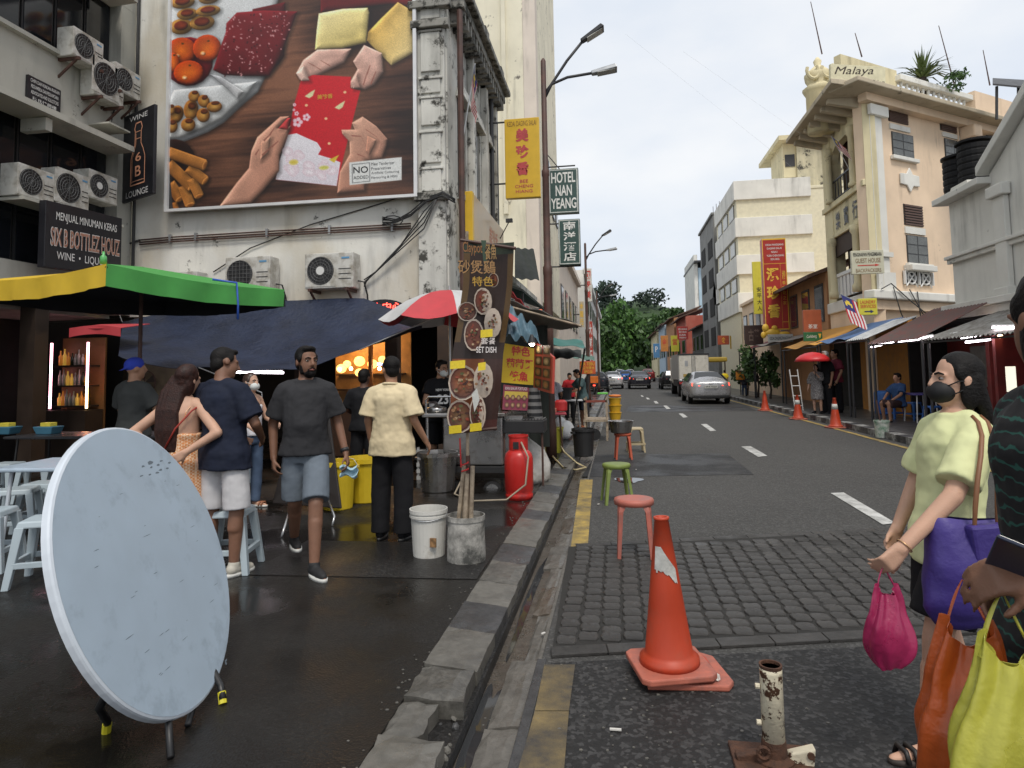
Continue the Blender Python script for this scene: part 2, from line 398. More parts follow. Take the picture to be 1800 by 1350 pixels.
sheet('coarse_road_section', [(-0.395, -6, .004), (5.6, -6, .004), (5.6, 5.05, .004), (-0.395, 3.62, .004)], A_NEAR)
sheet('road_patch', [PZ(1022, 838, .004), PZ(1326, 834, .004), PZ(1278, 797, .004), PZ(1046, 800, .004)], A_PATCH)
sheet('road_patch', [PZ(1100, 724, .004), PZ(1330, 722, .004), PZ(1310, 713, .004), PZ(1105, 713, .004)], A_PATCH)
def marking(px, m, z=0.008, name='road_marking'):
 return sheet(name, [PZ(x, y, z) for x, y in px], m, parent=road)
for q in ([(1460, 866.5), (1483, 865.5), (1574, 919), (1552, 922)], [(1303, 785), (1319, 784), (1349, 801), (1333, 803)], [(1232, 745.5), (1242, 745), (1259, 757), (1249, 758)],
  [(1193, 727), (1200, 726.5), (1209, 733), (1201, 734)], [(1166, 713), (1172, 713), (1179, 718.5), (1172, 719)], [(1149, 705.2), (1154, 705), (1158, 709), (1152, 709.3)],
  [(1135, 699), (1139, 699), (1143, 702), (1138, 702)], [(1126, 695), (1129, 695), (1132, 697.4), (1128, 697.4)]): marking(q, WHT)
marking([(1020, 843), (1042, 843), (1033, 964), (1003, 964)], YEL)
marking([(957, 1168), (1011, 1168), (1000, 1249), (940, 1249)], YEL_OLD, 0.009); marking([(940, 1250), (1000, 1250), (990, 1372), (905, 1372)], YEL_OLD, 0.009)
sheet('road_marking', rectz(5.28, 5.40, 6, 46, .008), YEL, parent=road)
# setts across the road
setts = sheet('cobble_crossing', [(-0.40, 3.68, .0125), (5.55, 5.16, .0125), (5.55, 7.70, .0125), (-0.47, 5.93, .0125)], mat('sett_joint_earth', (0.019, 0.0178, 0.016), 0.85, bump=0.5))
def sett_mesh(k, w=0.1235, d=0.1245, h=0.015):
 rnd = random.Random(k); b = MB(); vs = []; off = [(rnd.uniform(-.05, .03), rnd.uniform(-.05, .03)) for _ in range(12)]
 for (z, q) in ((-0.004, 1.0), (h * 0.62, 0.985), (h * 0.93, 0.93), (h, 0.83)):
  for i in range(12):
   sx, sy = ((.93, -.55), (1, 0), (.93, .55), (.80, .86), (.45, .97), (-.1, 1), (-.5, .97), (-.82, .85), (-.98, .4), (-.98, -.4), (-.78, -.88), (.78, -.90))[i]
   vs.append((sx * w / 2 * q * (1 + off[i][0]), sy * d / 2 * q * (1 + off[i][1]), z + (rnd.uniform(-.003, .003) if z > .012 else 0)))
 vs.append((0, 0, h + rnd.uniform(-.001, .003)))
 fs = [(r * 12 + i, r * 12 + (i + 1) % 12, r * 12 + 12 + (i + 1) % 12, r * 12 + 12 + i) for r in range(3) for i in range(12)] + [(36 + i, 36 + (i + 1) % 12, 48) for i in range(12)]
 return vs, fs
SM = [sett_mesh(k) for k in range(6)]
sme = []
for vs, fs in SM:
 me = bpy.data.meshes.new('sett'); me.from_pydata(vs, [], fs); me.materials.append(SETT); sme.append(me)
rnd = random.Random(3); spots = []
for i in range(46):
 x = -0.335 + i * 0.1285
 y0 = 3.70 + 0.249 * (x + 0.4); y1 = 5.90 + 0.294 * (x + 0.47)
 y = y0 + 0.17 + rnd.uniform(0, 0.05); n = int((y1 - 0.05 - y) / 0.1295)
 for j in range(n + 1): spots.append((x + rnd.uniform(-.005, .005), y + j * 0.1295 + rnd.uniform(-.008, .008), rnd.uniform(-.04, .04), rnd.randrange(6), rnd.uniform(-.004, .004)))
spots = [s for s in spots if s[0] < 4.2]
spots.sort(key=lambda s: s[0] ** 2 + s[1] ** 2)
W = WM[setts.name].inverted()
for x, y, a, k, dz in spots[:300]:
 o = bpy.data.objects.new('sett', sme[k]); C.objects.link(o); o.parent = setts; o.location = W @ Vector((x, y, .006 + dz)); o.rotation_euler = (dz * 4, a * .5, a)
b = MB()
for x, y, a, k, dz in spots[300:]:
 vs, fs = SM[k]; ca, sa = math.cos(a), math.sin(a)
 b.add([(x + p[0] * ca - p[1] * sa, y + p[0] * sa + p[1] * ca, .006 + dz + p[2]) for p in vs], fs)
b.build('far_setts', SETT, setts, kind='stuff')
for i in range(19):                          # flat edging stones on the near and far edges of the crossing
 x0 = -0.40 + i * 0.31; y = 3.68 + 0.249 * (x0 + 0.4)
 MB().hexa([(x0, y, 0), (x0 + .305, y + .076, 0), (x0 + .29, y + .076 + .11, 0), (x0 - .015, y + .11, 0)], [(x0, y, .02), (x0 + .305, y + .076, .02), (x0 + .29, y + .186, .02), (x0 - .015, y + .11, .02)]).build('edging_stone', SETT, setts, bevel=0.004)
 y = 5.90 + 0.294 * (x0 + 0.47)
 MB().hexa([(x0, y, 0), (x0 + .305, y + .09, 0), (x0 + .29, y + .19, 0), (x0 - .015, y + .10, 0)], [(x0, y, .016), (x0 + .305, y + .09, .016), (x0 + .29, y + .19, .016), (x0 - .015, y + .10, .016)]).build('edging_stone', SETT, setts, bevel=0.004)
def puddle(cx, cy, rx, ry, z, n=26, seed=0, name='puddle'):
 r = random.Random(seed); ph = [r.uniform(0, 6.28) for _ in range(4)]
 pts = []
 for i in range(n):
  a = 2 * math.pi * i / n; q = 1 + .22 * math.sin(2 * a + ph[0]) + .16 * math.sin(3 * a + ph[1]) + .1 * math.sin(5 * a + ph[2])
  pts.append((cx + rx * q * math.cos(a), cy + ry * q * math.sin(a), z))
 return sheet(name, pts, WATER)
puddle(0.12, 9.55, 0.16, 0.25, 0.0075, seed=8)
# left kerb, gutter
def rough_block(x0, x1, y0, y1, z0, z1, seed, amp=0.012, slope=0.0):
 """a worn block: a gridded top with uneven edges"""
 r = random.Random(seed); b = MB(); nx, ny = 4, 5; top = []
 for i in range(nx + 1):
  for j in range(ny + 1):
   e = i in (0, nx) or j in (0, ny)
   x = x0 + (x1 - x0) * i / nx; y = y0 + (y1 - y0) * j / ny; z = z1 - slope * i / nx
   if e: z -= amp * .8 + r.uniform(0, amp * 1.5); x += r.uniform(-amp, amp) * (0.7 if i == 0 else 1); y += r.uniform(-amp, amp) * 0.5
   else: x += r.uniform(-amp, amp); z += r.uniform(-amp, amp) * 0.4
   top.append((x, y, z))
 q = lambda i, j: i * (ny + 1) + j
 fs = [(q(i, j), q(i + 1, j), q(i + 1, j + 1), q(i, j + 1)) for i in range(nx) for j in range(ny)]
 rim = [q(i, 0) for i in range(nx + 1)] + [q(nx, j) for j in range(1, ny + 1)] + [q(i, ny) for i in range(nx - 1, -1, -1)] + [q(0, j) for j in range(ny - 1, 0, -1)]
 k = len(top); low = [(top[i][0], top[i][1], z0) for i in rim]
 fs += [(rim[i], k + i, k + (i + 1) % len(rim), rim[(i + 1) % len(rim)]) for i in range(len(rim))]
 return b.add(top + low, fs)
kerb = sheet('left_kerb', rectz(-1.0, -0.71, -2, 60, 0.02), A_STRIP, thick=0.15)
y = 3.28; k = 0
while y < 46:
 Ln = 0.42 + 0.16 * random.random() if y < 12 else 0.95
 rough_block(-1.0, -0.725 + random.uniform(-.006, .006), y + .002, y + Ln - .002, 0.0, 0.125 + random.uniform(-.004, .003), k, 0.0045, 0.03).build('kerb_stone', KERB_DK if k % 3 == 1 else KERB, kerb)
 y += Ln; k += 1
# the broken stretch by the camera
for i, (x0, x1, y0, y1, z1) in enumerate([(-1.0, -.73, 2.96, 3.27, .12), (-1.0, -.84, 2.66, 2.95, .105), (-1.0, -.72, 2.33, 2.65, .115), (-1.0, -.72, 1.9, 2.32, .12), (-1.0, -.72, 1.4, 1.88, .12)]):
 rough_block(x0, x1, y0, y1, -0.04, z1, 100 + i, 0.010).build('kerb_stone', KERB, kerb)
rb = random.Random(5)
for i in range(9):
 x, y = rb.uniform(-.84, -.68), rb.uniform(2.64, 2.98); s_ = rb.uniform(.008, .022)
 MB().ell((x, y, 0.02 + (0.09 if x < -.85 else 0.0) + s_ * .3), (s_, s_ * rb.uniform(.6, 1), s_ * .6), 6, 4, Euler((rb.random(), rb.random(), rb.random())).to_matrix()).build('rubble', KERB if i % 3 else KERB_DK, kerb)
gut = sheet('gutter', rectz(-0.72, -0.46, -2, 60, -0.045), GUT, thick=0.1)
y = 1.9; k = 0
while y < 30:
 Ln = rb.uniform(.45, .7) if y < 9 else 1.2
 rough_block(-0.60 + rb.uniform(-.04, .05), -0.475, y + .003, y + Ln - .003, -.06, -0.02 + rb.uniform(-.004, .003), 300 + k, 0.006, -0.014).build('gutter_slab', SLAB if k % 4 else GUT, gut)
 y += Ln; k += 1
MB().box(-0.474, -0.425, -2, 3.66, -.05, 0.006).build('gutter_edge', KERB_DK, gut, bevel=0.004); MB().box(-0.474, -0.45, 3.66, 40, -.05, 0.006).build('gutter_edge', SLAB, gut, bevel=0.004)
puddle(-0.655, 3.0, 0.05, 0.5, -0.041, seed=4); puddle(-0.66, 4.8, 0.035, 0.8, -0.041, seed=6)
# right kerb: black and white blocks
kerbr = sheet('right_kerb', rectz(5.62, 5.88, -2, 60, 0.05), A_WALK, thick=0.15)
for i in range(86):
 y = 3.2 + i * 0.5
 rough_block(5.62, 5.88, y + .004, y + .496, 0.0, 0.145, 500 + i, 0.005).build('kerb_stone', KERB_WH if i % 2 else KERB_BK, kerbr)
# litter: a few scraps
LIT = mat('paper_scrap', (0.6, 0.58, 0.54), 0.8)
for i, (px, py) in enumerate([(1082, 1282), (955, 1113), (1300, 952), (967, 893), (1052, 886), (1118, 825)]):
 p = PZ(px, py, .014); MB().cbox((p.x, p.y, p.z), (.05 if i == 0 else .03, .012, .006), rz=i).build('paper_scrap', LIT, label='white scrap of paper ' + ('on the coarse asphalt in the near road', 'at the gutter edge beside the cobbles', 'just past the far edge of the cobbles', 'in the gutter near the yellow line', 'on the road by the green stool', 'on the wet road patch')[i], cat='litter')
# ------------------------------------------------------------------ building materials
W_OFF = wall('office_plaster', (0.46, 0.45, 0.40), streak=0.55, patch=0.25)
W_SIDE = wall('shophouse_side_plaster', (0.74, 0.73, 0.68), streak=0.5, patch=0.3, stain=(0.52, 0.45, 0.33))
W_OLD = wall('mouldy_white_plaster', (0.64, 0.63, 0.58), streak=1.05, patch=0.72, sc=1.3)
W_MOSS = wall('blackened_cornice', (0.30, 0.29, 0.26), streak=0.95, patch=1.0, grime=(0.03, 0.03, 0.026), sc=2.0)
W_CREAM = wall('cream_tower_plaster', (0.76, 0.71, 0.56), streak=0.4, patch=0.45, grime=(0.13, 0.12, 0.10))
W_PINKISH = wall('pale_pink_plaster', (0.68, 0.60, 0.52), streak=0.3, patch=0.1)
GLASS = mat('dark_window_glass', (0.012, 0.014, 0.018), 0.08, var=0.1, rvar=0.03, spec=0.6)
DARKM = mat('dark_metal', (0.03, 0.03, 0.032), 0.5, var=0.2)
BLACK = mat('interior_shade_black', (0.012, 0.011, 0.010), 0.9)  # shade of rooms and open floors put into a near-black colour
DKWOOD = mat('dark_wood', (0.035, 0.022, 0.015), 0.6, var=0.3, scale=3)
RUST = mat('rusty_brown_steel', (0.085, 0.04, 0.03), 0.6, var=0.25, scale=4, dirt=(0.04, 0.025, 0.02))
GALV = mat('galvanised_steel', (0.42, 0.43, 0.44), 0.45, metal=0.7, var=0.15)
WHITE_P = mat('white_plastic', (0.66, 0.66, 0.64), 0.45, var=0.06)
ACW = mat('aircon_casing', (0.58, 0.57, 0.53), 0.5, var=0.08, dirt=(0.25, 0.22, 0.17), damt=0.55)
BLACKP = mat('black_rubber', (0.018, 0.018, 0.019), 0.55)
PRINT = printmat()
SIGNB = mat('black_sign_panel', (0.012, 0.012, 0.016), 0.45)
TXT_W = mat('white_lettering', (0.72, 0.72, 0.70), 0.5, var=0.04)
TXT_K = mat('black_lettering', (0.02, 0.02, 0.02), 0.5, var=0.04)
TXT_R = mat('red_lettering', (0.55, 0.05, 0.035), 0.5, var=0.06)
TXT_G = mat('gold_lettering', (0.80, 0.50, 0.06), 0.45, var=0.06)
# ------------------------------------------------------------------ left office block (faces the street direction, seen at a slant)
XO = -9.05
off = thing('office_building', 'grime streaked pale office block with window bands at the far left of the plaza', 'building', (-9.4, 8, 0))
def bx(*a): return MB().box(*a)
for z0, z1 in ((4.72, 5.80), (5.80, 6.95), (8.62, 9.9)):
 if z0 == 4.72: continue
 bx(XO - .35, XO, 3.0, 11.0, z0, z1).build('wall', W_OFF, off)
bx(XO - .35, XO, 3.0, 11.0, 2.75, 3.4).build('wall', W_OFF, off)
for y in (4.2, 6.6, 9.0): bx(XO - .3, XO - .02, y, y + .25, 0, 2.75).build('post', DKWOOD, off)
bx(XO - .35, XO - .002, 10.62, 11.0, 3.4, 8.62).build('corner_fin', W_OFF, off)
for z0, z1 in ((3.4, 5.8), (6.95, 8.62)):
 bx(XO - .42, XO - .28, 3.0, 10.62, z0, z1).build('wall', BLACK, off)
 for i in range(12):
  y = 3.2 + i * 0.62
  if y > 10.4: break
  w_ = bx(XO - .27, XO - .24, y, y + .58, z0 + .03, z1 - .03).build('window', DARKM, off)
  bx(XO - .238, XO - .225, y + .03, y + .55, z0 + .06, z1 - .06).build('pane', GLASS, w_)
for z in (5.62, 8.42):
 MB().hexa([(XO, 3, z), (XO + .55, 3, z + .02), (XO + .55, 10.35, z + .02), (XO, 10.35, z)], [(XO, 3, z + .2), (XO + .55, 3, z + .12), (XO + .55, 10.35, z + .12), (XO, 10.35, z + .2)]).build('ledge', W_OFF, off)
for y in (4.2, 6.4, 8.6): bx(XO, XO + .45, y, y + .12, 5.42, 5.62).build('ledge_bracket', W_OFF, off)
bx(XO - .01, XO + .10, 3, 10.6, 6.93, 7.0).build('sill', W_OFF, off)
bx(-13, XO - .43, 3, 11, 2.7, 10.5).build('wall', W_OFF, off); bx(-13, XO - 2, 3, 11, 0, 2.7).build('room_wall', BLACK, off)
MB().tube([(XO + .08, 10.95, 3.2), (XO + .08, 10.95, 10)], 0.03).build('downpipe', DARKM, off)
# ------------------------------------------------------------------ corner shophouse
XC = -2.85
shop = thing('corner_shophouse', 'mouldy old white shophouse carrying the large food billboard on its side wall', 'building', (-6, 13, 0))
bx(XO, XC - .02, 11.0, 11.3, 2.72, 11.5).build('wall', W_SIDE, shop)
bx(XC - .3, XC, 11.3, 15.3, 3.0, 8.5).build('wall', W_OLD, shop)
bx(XO, XC - .3, 15.2, 15.35, 0, 9.0).build('wall', W_SIDE, shop)
# ornate pilaster up the corner
px0, px1 = PY(737, 200, 10.95).x, PY(784, 200, 10.95).x
bx(px0, px1, 10.86, 11.0, 2.72, 10.5).build('pilaster', W_OLD, shop)
for ya, yb in ((8, 36), (60, 128), (142, 166), (176, 222), (236, 288), (300, 338)):
 za, zb = PY(760, yb, 10.9).z, PY(760, ya, 10.9).z
 bx(px0 + .07, px1 - .07, 10.82, 10.859, za, zb).build('pilaster_panel', W_OLD, shop, bevel=0.012)
 bx(px0 + .03, px1 - .03, 10.80, 10.86, zb, zb + .045).build('pilaster_moulding', W_MOSS if ya in (8, 60) else W_OLD, shop, bevel=0.01)
for z_, e in ((PY(760, 348, 10.9).z, .06), (PY(760, 48, 10.9).z, .1), (PY(760, 14, 10.9).z, .14)):
 bx(px0 - e, px1 + e, 10.78 - e * .3, 10.9, z_ - .06, z_ + .08).build('capital', W_MOSS, shop, bevel=0.015)
bx(px1, XC + .02, 10.95, 11.3, 2.72, 9.8).build('corner_strip', W_OLD, shop)
# street front: windows, cornice with brackets, parapet blocks
for y0, y1, z0, z1 in ((11.75, 12.35, 4.9, 6.75), (13.1, 13.7, 4.9, 6.75), (14.35, 14.85, 4.9, 6.75)):
 w_ = bx(XC - .05, XC + .015, y0, y1, z0, z1).build('window', DARKM, shop)
 bx(XC + .016, XC + .024, y0 + .05, (y0 + y1) / 2 - .02, z0 + .05, z1 - .06).build('pane', GLASS, w_); bx(XC + .016, XC + .024, (y0 + y1) / 2 + .02, y1 - .05, z0 + .05, z1 - .06).build('pane', GLASS, w_)
 MB().hexa([(XC, y0 - .12, z1), (XC + .16, y0 - .12, z1), (XC + .16, y1 + .12, z1), (XC, y1 + .12, z1)], [(XC, y0 + .05, z1 + .3), (XC + .1, y0 + .05, z1 + .3), (XC + .1, y1 - .05, z1 + .3), (XC, y1 - .05, z1 + .3)]).build('window_hood', W_OLD, shop, bevel=.02)
 bx(XC, XC + .12, y0 - .08, y1 + .08, z0 - .1, z0).build('sill', W_OLD, shop)
for y in (12.6, 13.95, 15.15): bx(XC, XC + .14, y, y + .22, 3.0, 8.1).build('pilaster', W_OLD, shop, bevel=.02)
bx(XC - .1, XC + .32, 11.05, 15.45, 8.12, 8.3).build('cornice', W_MOSS, shop, bevel=.02); bx(XC - .1, XC + .45, 11.0, 15.5, 8.3, 8.44).build('cornice', W_MOSS, shop, bevel=.03)
for i in range(17): bx(XC, XC + .30, 11.2 + i * .25, 11.2 + i * .25 + .1, 7.9, 8.12).build('cornice_bracket', W_MOSS, shop)
for y in (11.0, 13.2, 15.1): bx(XC - .2, XC + .3, y, y + .4, 8.44, 8.95).build('parapet_block', W_MOSS, shop, bevel=.03)
bx(XC - .2, XC + .05, 11.0, 15.4, 8.44, 8.75).build('parapet', W_MOSS, shop)
MB().tube([(XC + .22, 11.12, 2.9), (XC + .22, 11.12, 8.1)], 0.055).build('downpipe', RUST, shop)
MB().tube([(XC + .1, 15.25, 3.2), (XC + .1, 15.25, 7.6)], 0.06).build('downpipe', DARKM, shop)
# dim rooms at street level
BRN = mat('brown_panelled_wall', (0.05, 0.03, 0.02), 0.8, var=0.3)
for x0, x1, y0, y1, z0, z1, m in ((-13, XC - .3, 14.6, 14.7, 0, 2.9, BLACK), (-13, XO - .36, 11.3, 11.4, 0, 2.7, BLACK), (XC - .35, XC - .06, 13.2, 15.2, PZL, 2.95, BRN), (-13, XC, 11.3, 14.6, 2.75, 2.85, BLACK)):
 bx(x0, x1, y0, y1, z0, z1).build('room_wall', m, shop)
for x in (XO + .1, -5.72, -4.02, XC - .22): bx(x, x + .22, 11.0, 11.22, PZL, 2.72).build('post', BRN, shop)
# ------------------------------------------------------------------ billboard
Yb = 10.82
bbd = thing('billboard', 'huge billboard showing hands passing a red envelope over festive snacks', 'billboard', (-5.9, Yb, 4.66))
bx0, bx1, bz0, bz1 = -8.17, -3.37, 4.66, 9.6
bx(bx0, bx1, Yb, Yb + .1, bz0, bz1).build('backing', DARKM, bbd)
ALU = mat('white_aluminium_frame', (0.7, 0.7, 0.7), 0.4, metal=0.2, var=0.05)
for q in ((bx0 - .03, bx0 + .03, bz0 - .03, bz1), (bx1 - .03, bx1 + .03, bz0 - .03, bz1), (bx0 + .03, bx1 - .03, bz0 - .03, bz0 + .02)):
 bx(q[0], q[1], Yb - .06, Yb, q[2], q[3]).build('frame', ALU, bbd)
import numpy as np
pm = MB(); lay = [0.012]; CW, CH, CS, C0 = 440, 430, 0.305, -180
rg_ = np.random.default_rng(5)
def smooth_noise(h, w, ny, nx):
 g = rg_.random((ny + 2, nx + 2)); y = np.linspace(0, ny, h); x = np.linspace(0, nx, w); yi, xi = y.astype(int), x.astype(int); fy, fx = (y - yi)[:, None], (x - xi)[None, :]; fy, fx = fy * fy * (3 - 2 * fy), fx * fx * (3 - 2 * fx)
 return (g[yi][:, xi] * (1 - fx) + g[yi][:, xi + 1] * fx) * (1 - fy) + (g[yi + 1][:, xi] * (1 - fx) + g[yi + 1][:, xi + 1] * fx) * fy
gr = .5 * smooth_noise(CH, CW, 34, 3) + .3 * smooth_noise(CH, CW, 90, 7) + .2 * smooth_noise(CH, CW, 180, 20)
vg = .55 * smooth_noise(CH, CW, 4, 4) + .45 * gr
CAN = np.array([40., 24, 20]) + np.clip((vg - .3) * 2.2, 0, 1)[..., None] * np.array([98., 68, 48])
PGX, PGY = np.meshgrid(np.arange(CW) / CS + 75, np.arange(CH) / CS + C0)
def paint(pts, c, c2=None, d=None, pil=True, shadow=True):
 """adds one softly shaded shape to the printed picture"""
 P = np.array(pts, float); lo, hi = P.min(0) - 30, P.max(0) + 30
 x0, x1 = int(max(0, (lo[0] - 75) * CS)), int(min(CW, (hi[0] - 75) * CS + 1)); y0, y1 = int(max(0, (lo[1] - C0) * CS)), int(min(CH, (hi[1] - C0) * CS + 1))
 if x1 <= x0 + 1 or y1 <= y0 + 1: return
 X, Y = PGX[y0:y1, x0:x1], PGY[y0:y1, x0:x1]
 def sdf(X, Y):
  D = np.full(X.shape, 1e9); ins = np.zeros(X.shape, bool)
  for (ax, ay), (bx_, by_) in zip(P, np.roll(P, -1, 0)):
   ex, ey = bx_ - ax, by_ - ay; t = np.clip(((X - ax) * ex + (Y - ay) * ey) / (ex * ex + ey * ey + 1e-9), 0, 1); D = np.minimum(D, np.hypot(X - ax - t * ex, Y - ay - t * ey))
   if ay != by_: ins ^= ((ay > Y) != (by_ > Y)) & (X < ex * (Y - ay) / ey + ax)
  return np.where(ins, D, -D)
 S_ = sdf(X, Y); size = min(*(P.max(0) - P.min(0))); reg = CAN[y0:y1, x0:x1]
 if shadow and size > 40: reg *= 1 - .5 * np.clip((sdf(X - 9, Y - 11) + 16) / 32, 0, 1)[..., None]
 col = np.array(c, float)
 if c2 is not None:
  if d is None: t = 1 - np.clip(S_ / (size * .5), 0, 1)
  else: q = X * d[0] - Y * d[2]; t = (q - q.min()) / max(1e-6, q.max() - q.min())
  col = col + (np.array(c2, float) - col) * t[..., None]
 if pil and size > 14:
  r_ = min(38, size * .42); t = np.clip(S_ / r_, 0, 1); hgt = np.sqrt(1 - (1 - t) ** 2) * r_; gy, gx = np.gradient(hgt, 1 / CS); col = col * np.clip(1 + .34 * (gx * .45 + gy * .75) * -1 * -1 - .12 * (1 - t), .45, 1.3)[..., None]
  col = col * (.9 + .2 * smooth_noise(y1 - y0, x1 - x0, 6, 6))[..., None]
 al = np.clip(S_ / 4 + .5, 0, 1)[..., None]; reg[:] = reg * (1 - al) + col * al
def bz(zx, zy):
 px, py = 280 + zx / 3.376, zy / 3.376
 t = (px - (335 - 43 * py / 372)) / ((724 + 4 * py / 345) - (335 - 43 * py / 372))
 return Vector((bx0 + .03 + (bx1 - bx0 - .06) * t, Yb - lay[0], PY(510, py, Yb).z))
FLAT = [False]
def bp(pts, c, c2=None, d=None, dz=0.0014): paint(pts, c, c2, d, not FLAT[0], not FLAT[0])
def be(cx, cy, rx, ry, c, c2=None, a=0, dz=0.0014, n=18):
 ca, sa = math.cos(R(a)), math.sin(R(a)); lo = 75 if cx > 85 else 60
 bp([(max(lo - (cy / 1250) * 30 + 35 * (1 - cy / 600 if cy < 600 else 0), cx + rx * math.cos(2 * math.pi * i / n) * ca - ry * math.sin(2 * math.pi * i / n) * sa), cy + rx * math.cos(2 * math.pi * i / n) * sa + ry * math.sin(2 * math.pi * i / n) * ca) for i in range(n)], c, c2, dz=dz)
bp([(190, -180), (850, -180), (760, 60), (720, 300), (690, 440), (640, 530), (545, 600), (430, 695), (330, 745), (180, 792), (75, 782), (110, 440), (150, 200)], (222, 224, 224), (186, 190, 196), (0, 0, -1))
bp([(150, 470), (640, 465), (560, 560), (420, 670), (300, 722), (160, 765), (84, 765), (100, 560)], (205, 208, 210), (228, 229, 228), (0, 0, -1))
bp([(360, 390), (430, 415), (560, 520), (520, 560), (470, 500)], (170, 172, 178), (226, 226, 226), (1, 0, 0))
be(250, 305, 145, 150, (60, 8, 14), (120, 20, 30))
for q in ((215, 235, 88, 82), (365, 235, 82, 82), (160, 300, 40, 60), (245, 372, 88, 74)):
 be(*q, (238, 118, 32), (176, 58, 14)); be(q[0] - 25, q[1] + 30, 16, 14, (255, 220, 190), (240, 130, 50)); be(q[0] + 12, q[1] - 42, 8, 6, (90, 60, 20))
for q in ((228, 88, 66, 48), (350, 78, 72, 46), (270, 15, 60, 36), (390, 10, 70, 34), (250, -60, 70, 40), (400, -70, 60, 40)):
 be(*q, (206, 160, 84), (170, 118, 50)); be(q[0], q[1] - 6, q[2] * .62, q[3] * .6, (134, 52, 26), (98, 34, 18))
bp([(640, 30), (822, 10), (800, 330), (770, 370), (690, 440), (560, 420)], (74, 12, 18), (96, 18, 24), (1, 0, 0))
bp([(550, 40), (700, 45), (885, 74), (850, 160), (822, 225), (775, 340), (712, 440), (560, 425), (450, 408), (390, 372), (430, 270), (480, 150), (487, 98)], (134, 26, 34), (88, 14, 22), (.4, 0, -1))
rr = random.Random(11)
for i in range(190):
 x, y = rr.uniform(440, 840), rr.uniform(60, 420)
 if x > 890 - (y - 60) * .45 or x < 500 - (y - 60) * .28: continue
 be(x, y, rr.uniform(3, 9), rr.uniform(2, 5), (206, 150, 150) if i % 3 else (60, 8, 14), None, rr.uniform(0, 180), n=6)
for q in ((150, 620, 42, 56, 25), (240, 600, 44, 62, 10), (265, 520, 34, 34, 0), (320, 555, 34, 40, -20), (380, 595, 46, 34, 0), (310, 640, 40, 44, 0), (215, 690, 44, 42, 0), (115, 690, 36, 42, 0), (120, 590, 24, 30, 0)):
 be(q[0], q[1], q[2], q[3], (198, 150, 74), (150, 92, 36), q[4]); be(q[0] + 8, q[1] - 22, q[2] * .55, q[3] * .36, (112, 56, 24), (82, 38, 16), q[4])
be(110, 900, 130, 130, (30, 18, 16), (44, 26, 22));
def roll(x0, y0, x1, y1, w, c=(212, 150, 78), c2=(150, 86, 34)):
 dx, dy = x1 - x0, y1 - y0; L = math.hypot(dx, dy); nx, ny = -dy / L * w / 2, dx / L * w / 2
 bp([(x0 + nx, y0 + ny), (x0 - nx, y0 - ny), (x1 - nx, y1 - ny), (x1 + nx * .4 + dx / L * 14, y1 + ny * .4 + dy / L * 14), (x1 + nx, y1 + ny)], c, c2, (nx, 0, -ny)); be(x1, y1, w * .2, w * .44, (120, 62, 26), (190, 130, 66), math.degrees(math.atan2(dy, dx)))
for q in ((75, 1160, 90, 1230, 60), (70, 1040, 125, 1140, 70), (150, 1060, 185, 1180, 66), (70, 920, 205, 1070, 76), (205, 1020, 245, 1130, 62), (190, 950, 290, 1040, 66), (80, 850, 295, 945, 72)): roll(*q)
bp([(1020, -180), (1500, -180), (1500, 120), (1380, 90), (1265, 90), (1010, 96)], (96, 18, 22), (128, 30, 30), (1, 0, 0))
bp([(1420, 84), (1502, 150), (1502, 385), (1385, 446), (1255, 290), (1262, 240), (1330, 170)], (200, 150, 52), (246, 226, 168), (1, 0, -.6))
bp([(1000, 100), (1130, 88), (1262, 98), (1270, 130), (1252, 300), (1120, 318), (972, 312), (985, 200)], (248, 236, 180), (222, 196, 108), (.5, 0, -1))
FLN = lambda q, w=9, c=(150, 92, 78): [paint([(x0, y0), (x1, y1), (x1 + w * .3, y1 + w * .5), (x0 + w * .5, y0 + w)], c, None, None, False, False) for (x0, y0), (x1, y1) in zip(q[:-1], q[1:])]
SK, SK2 = (232, 194, 178), (198, 146, 130)
bp([(985, 312), (1172, 326), (1130, 402), (1010, 452), (935, 490), (880, 480), (862, 440), (905, 365)], SK, SK2, (.4, 0, -1))
bp([(1240, 312), (1335, 370), (1342, 480), (1292, 548), (1240, 572), (1165, 556), (1160, 520), (1202, 450), (1178, 402)], SK, SK2, (-.4, 0, -1))
FLAT[0] = True
bp([(955, 458), (1165, 490), (1160, 556), (1215, 575), (1070, 1122), (715, 1060), (800, 790), (850, 600), (888, 480)], (214, 30, 42), (196, 20, 34), (0, 0, -1))
FLAT[0] = False
bp([(862, 440), (905, 400), (935, 490), (890, 488)], SK); bp([(1165, 520), (1200, 470), (1215, 560), (1175, 560)], SK, SK2, (1, 0, 0)); FLAT[0] = True
bp([(800, 800), (850, 795), (905, 826), (965, 858), (988, 898), (968, 930), (1040, 958), (1095, 985), (1070, 1122), (715, 1060), (740, 960)], (240, 238, 244), (222, 214, 224), (0, 0, -1))
for i in range(16):
 x, y = rr.uniform(770, 1050), rr.uniform(840, 1080)
 if y < 860 + (x - 800) * .5: y = min(1060, y + 120)
 be(x, y, rr.uniform(20, 44), rr.uniform(18, 34), (246, 240, 246), (226, 206, 216), rr.uniform(0, 90), dz=.0002)
be(825, 965, 28, 18, (214, 190, 60), (230, 216, 150)); be(1000, 1010, 30, 14, (200, 200, 80), (226, 216, 160)); bp([(1030, 965), (1090, 940), (1060, 985)], (220, 190, 60))
for x, y, q in ((858, 730, 26), (910, 705, 20), (855, 678, 12), (845, 625, 9), (840, 655, 7)):
 for k in range(5): be(x + q * .7 * math.cos(k * 1.257), y + q * .7 * math.sin(k * 1.257), q * .5, q * .5, (246, 226, 232), (236, 180, 196), dz=.0002, n=8)
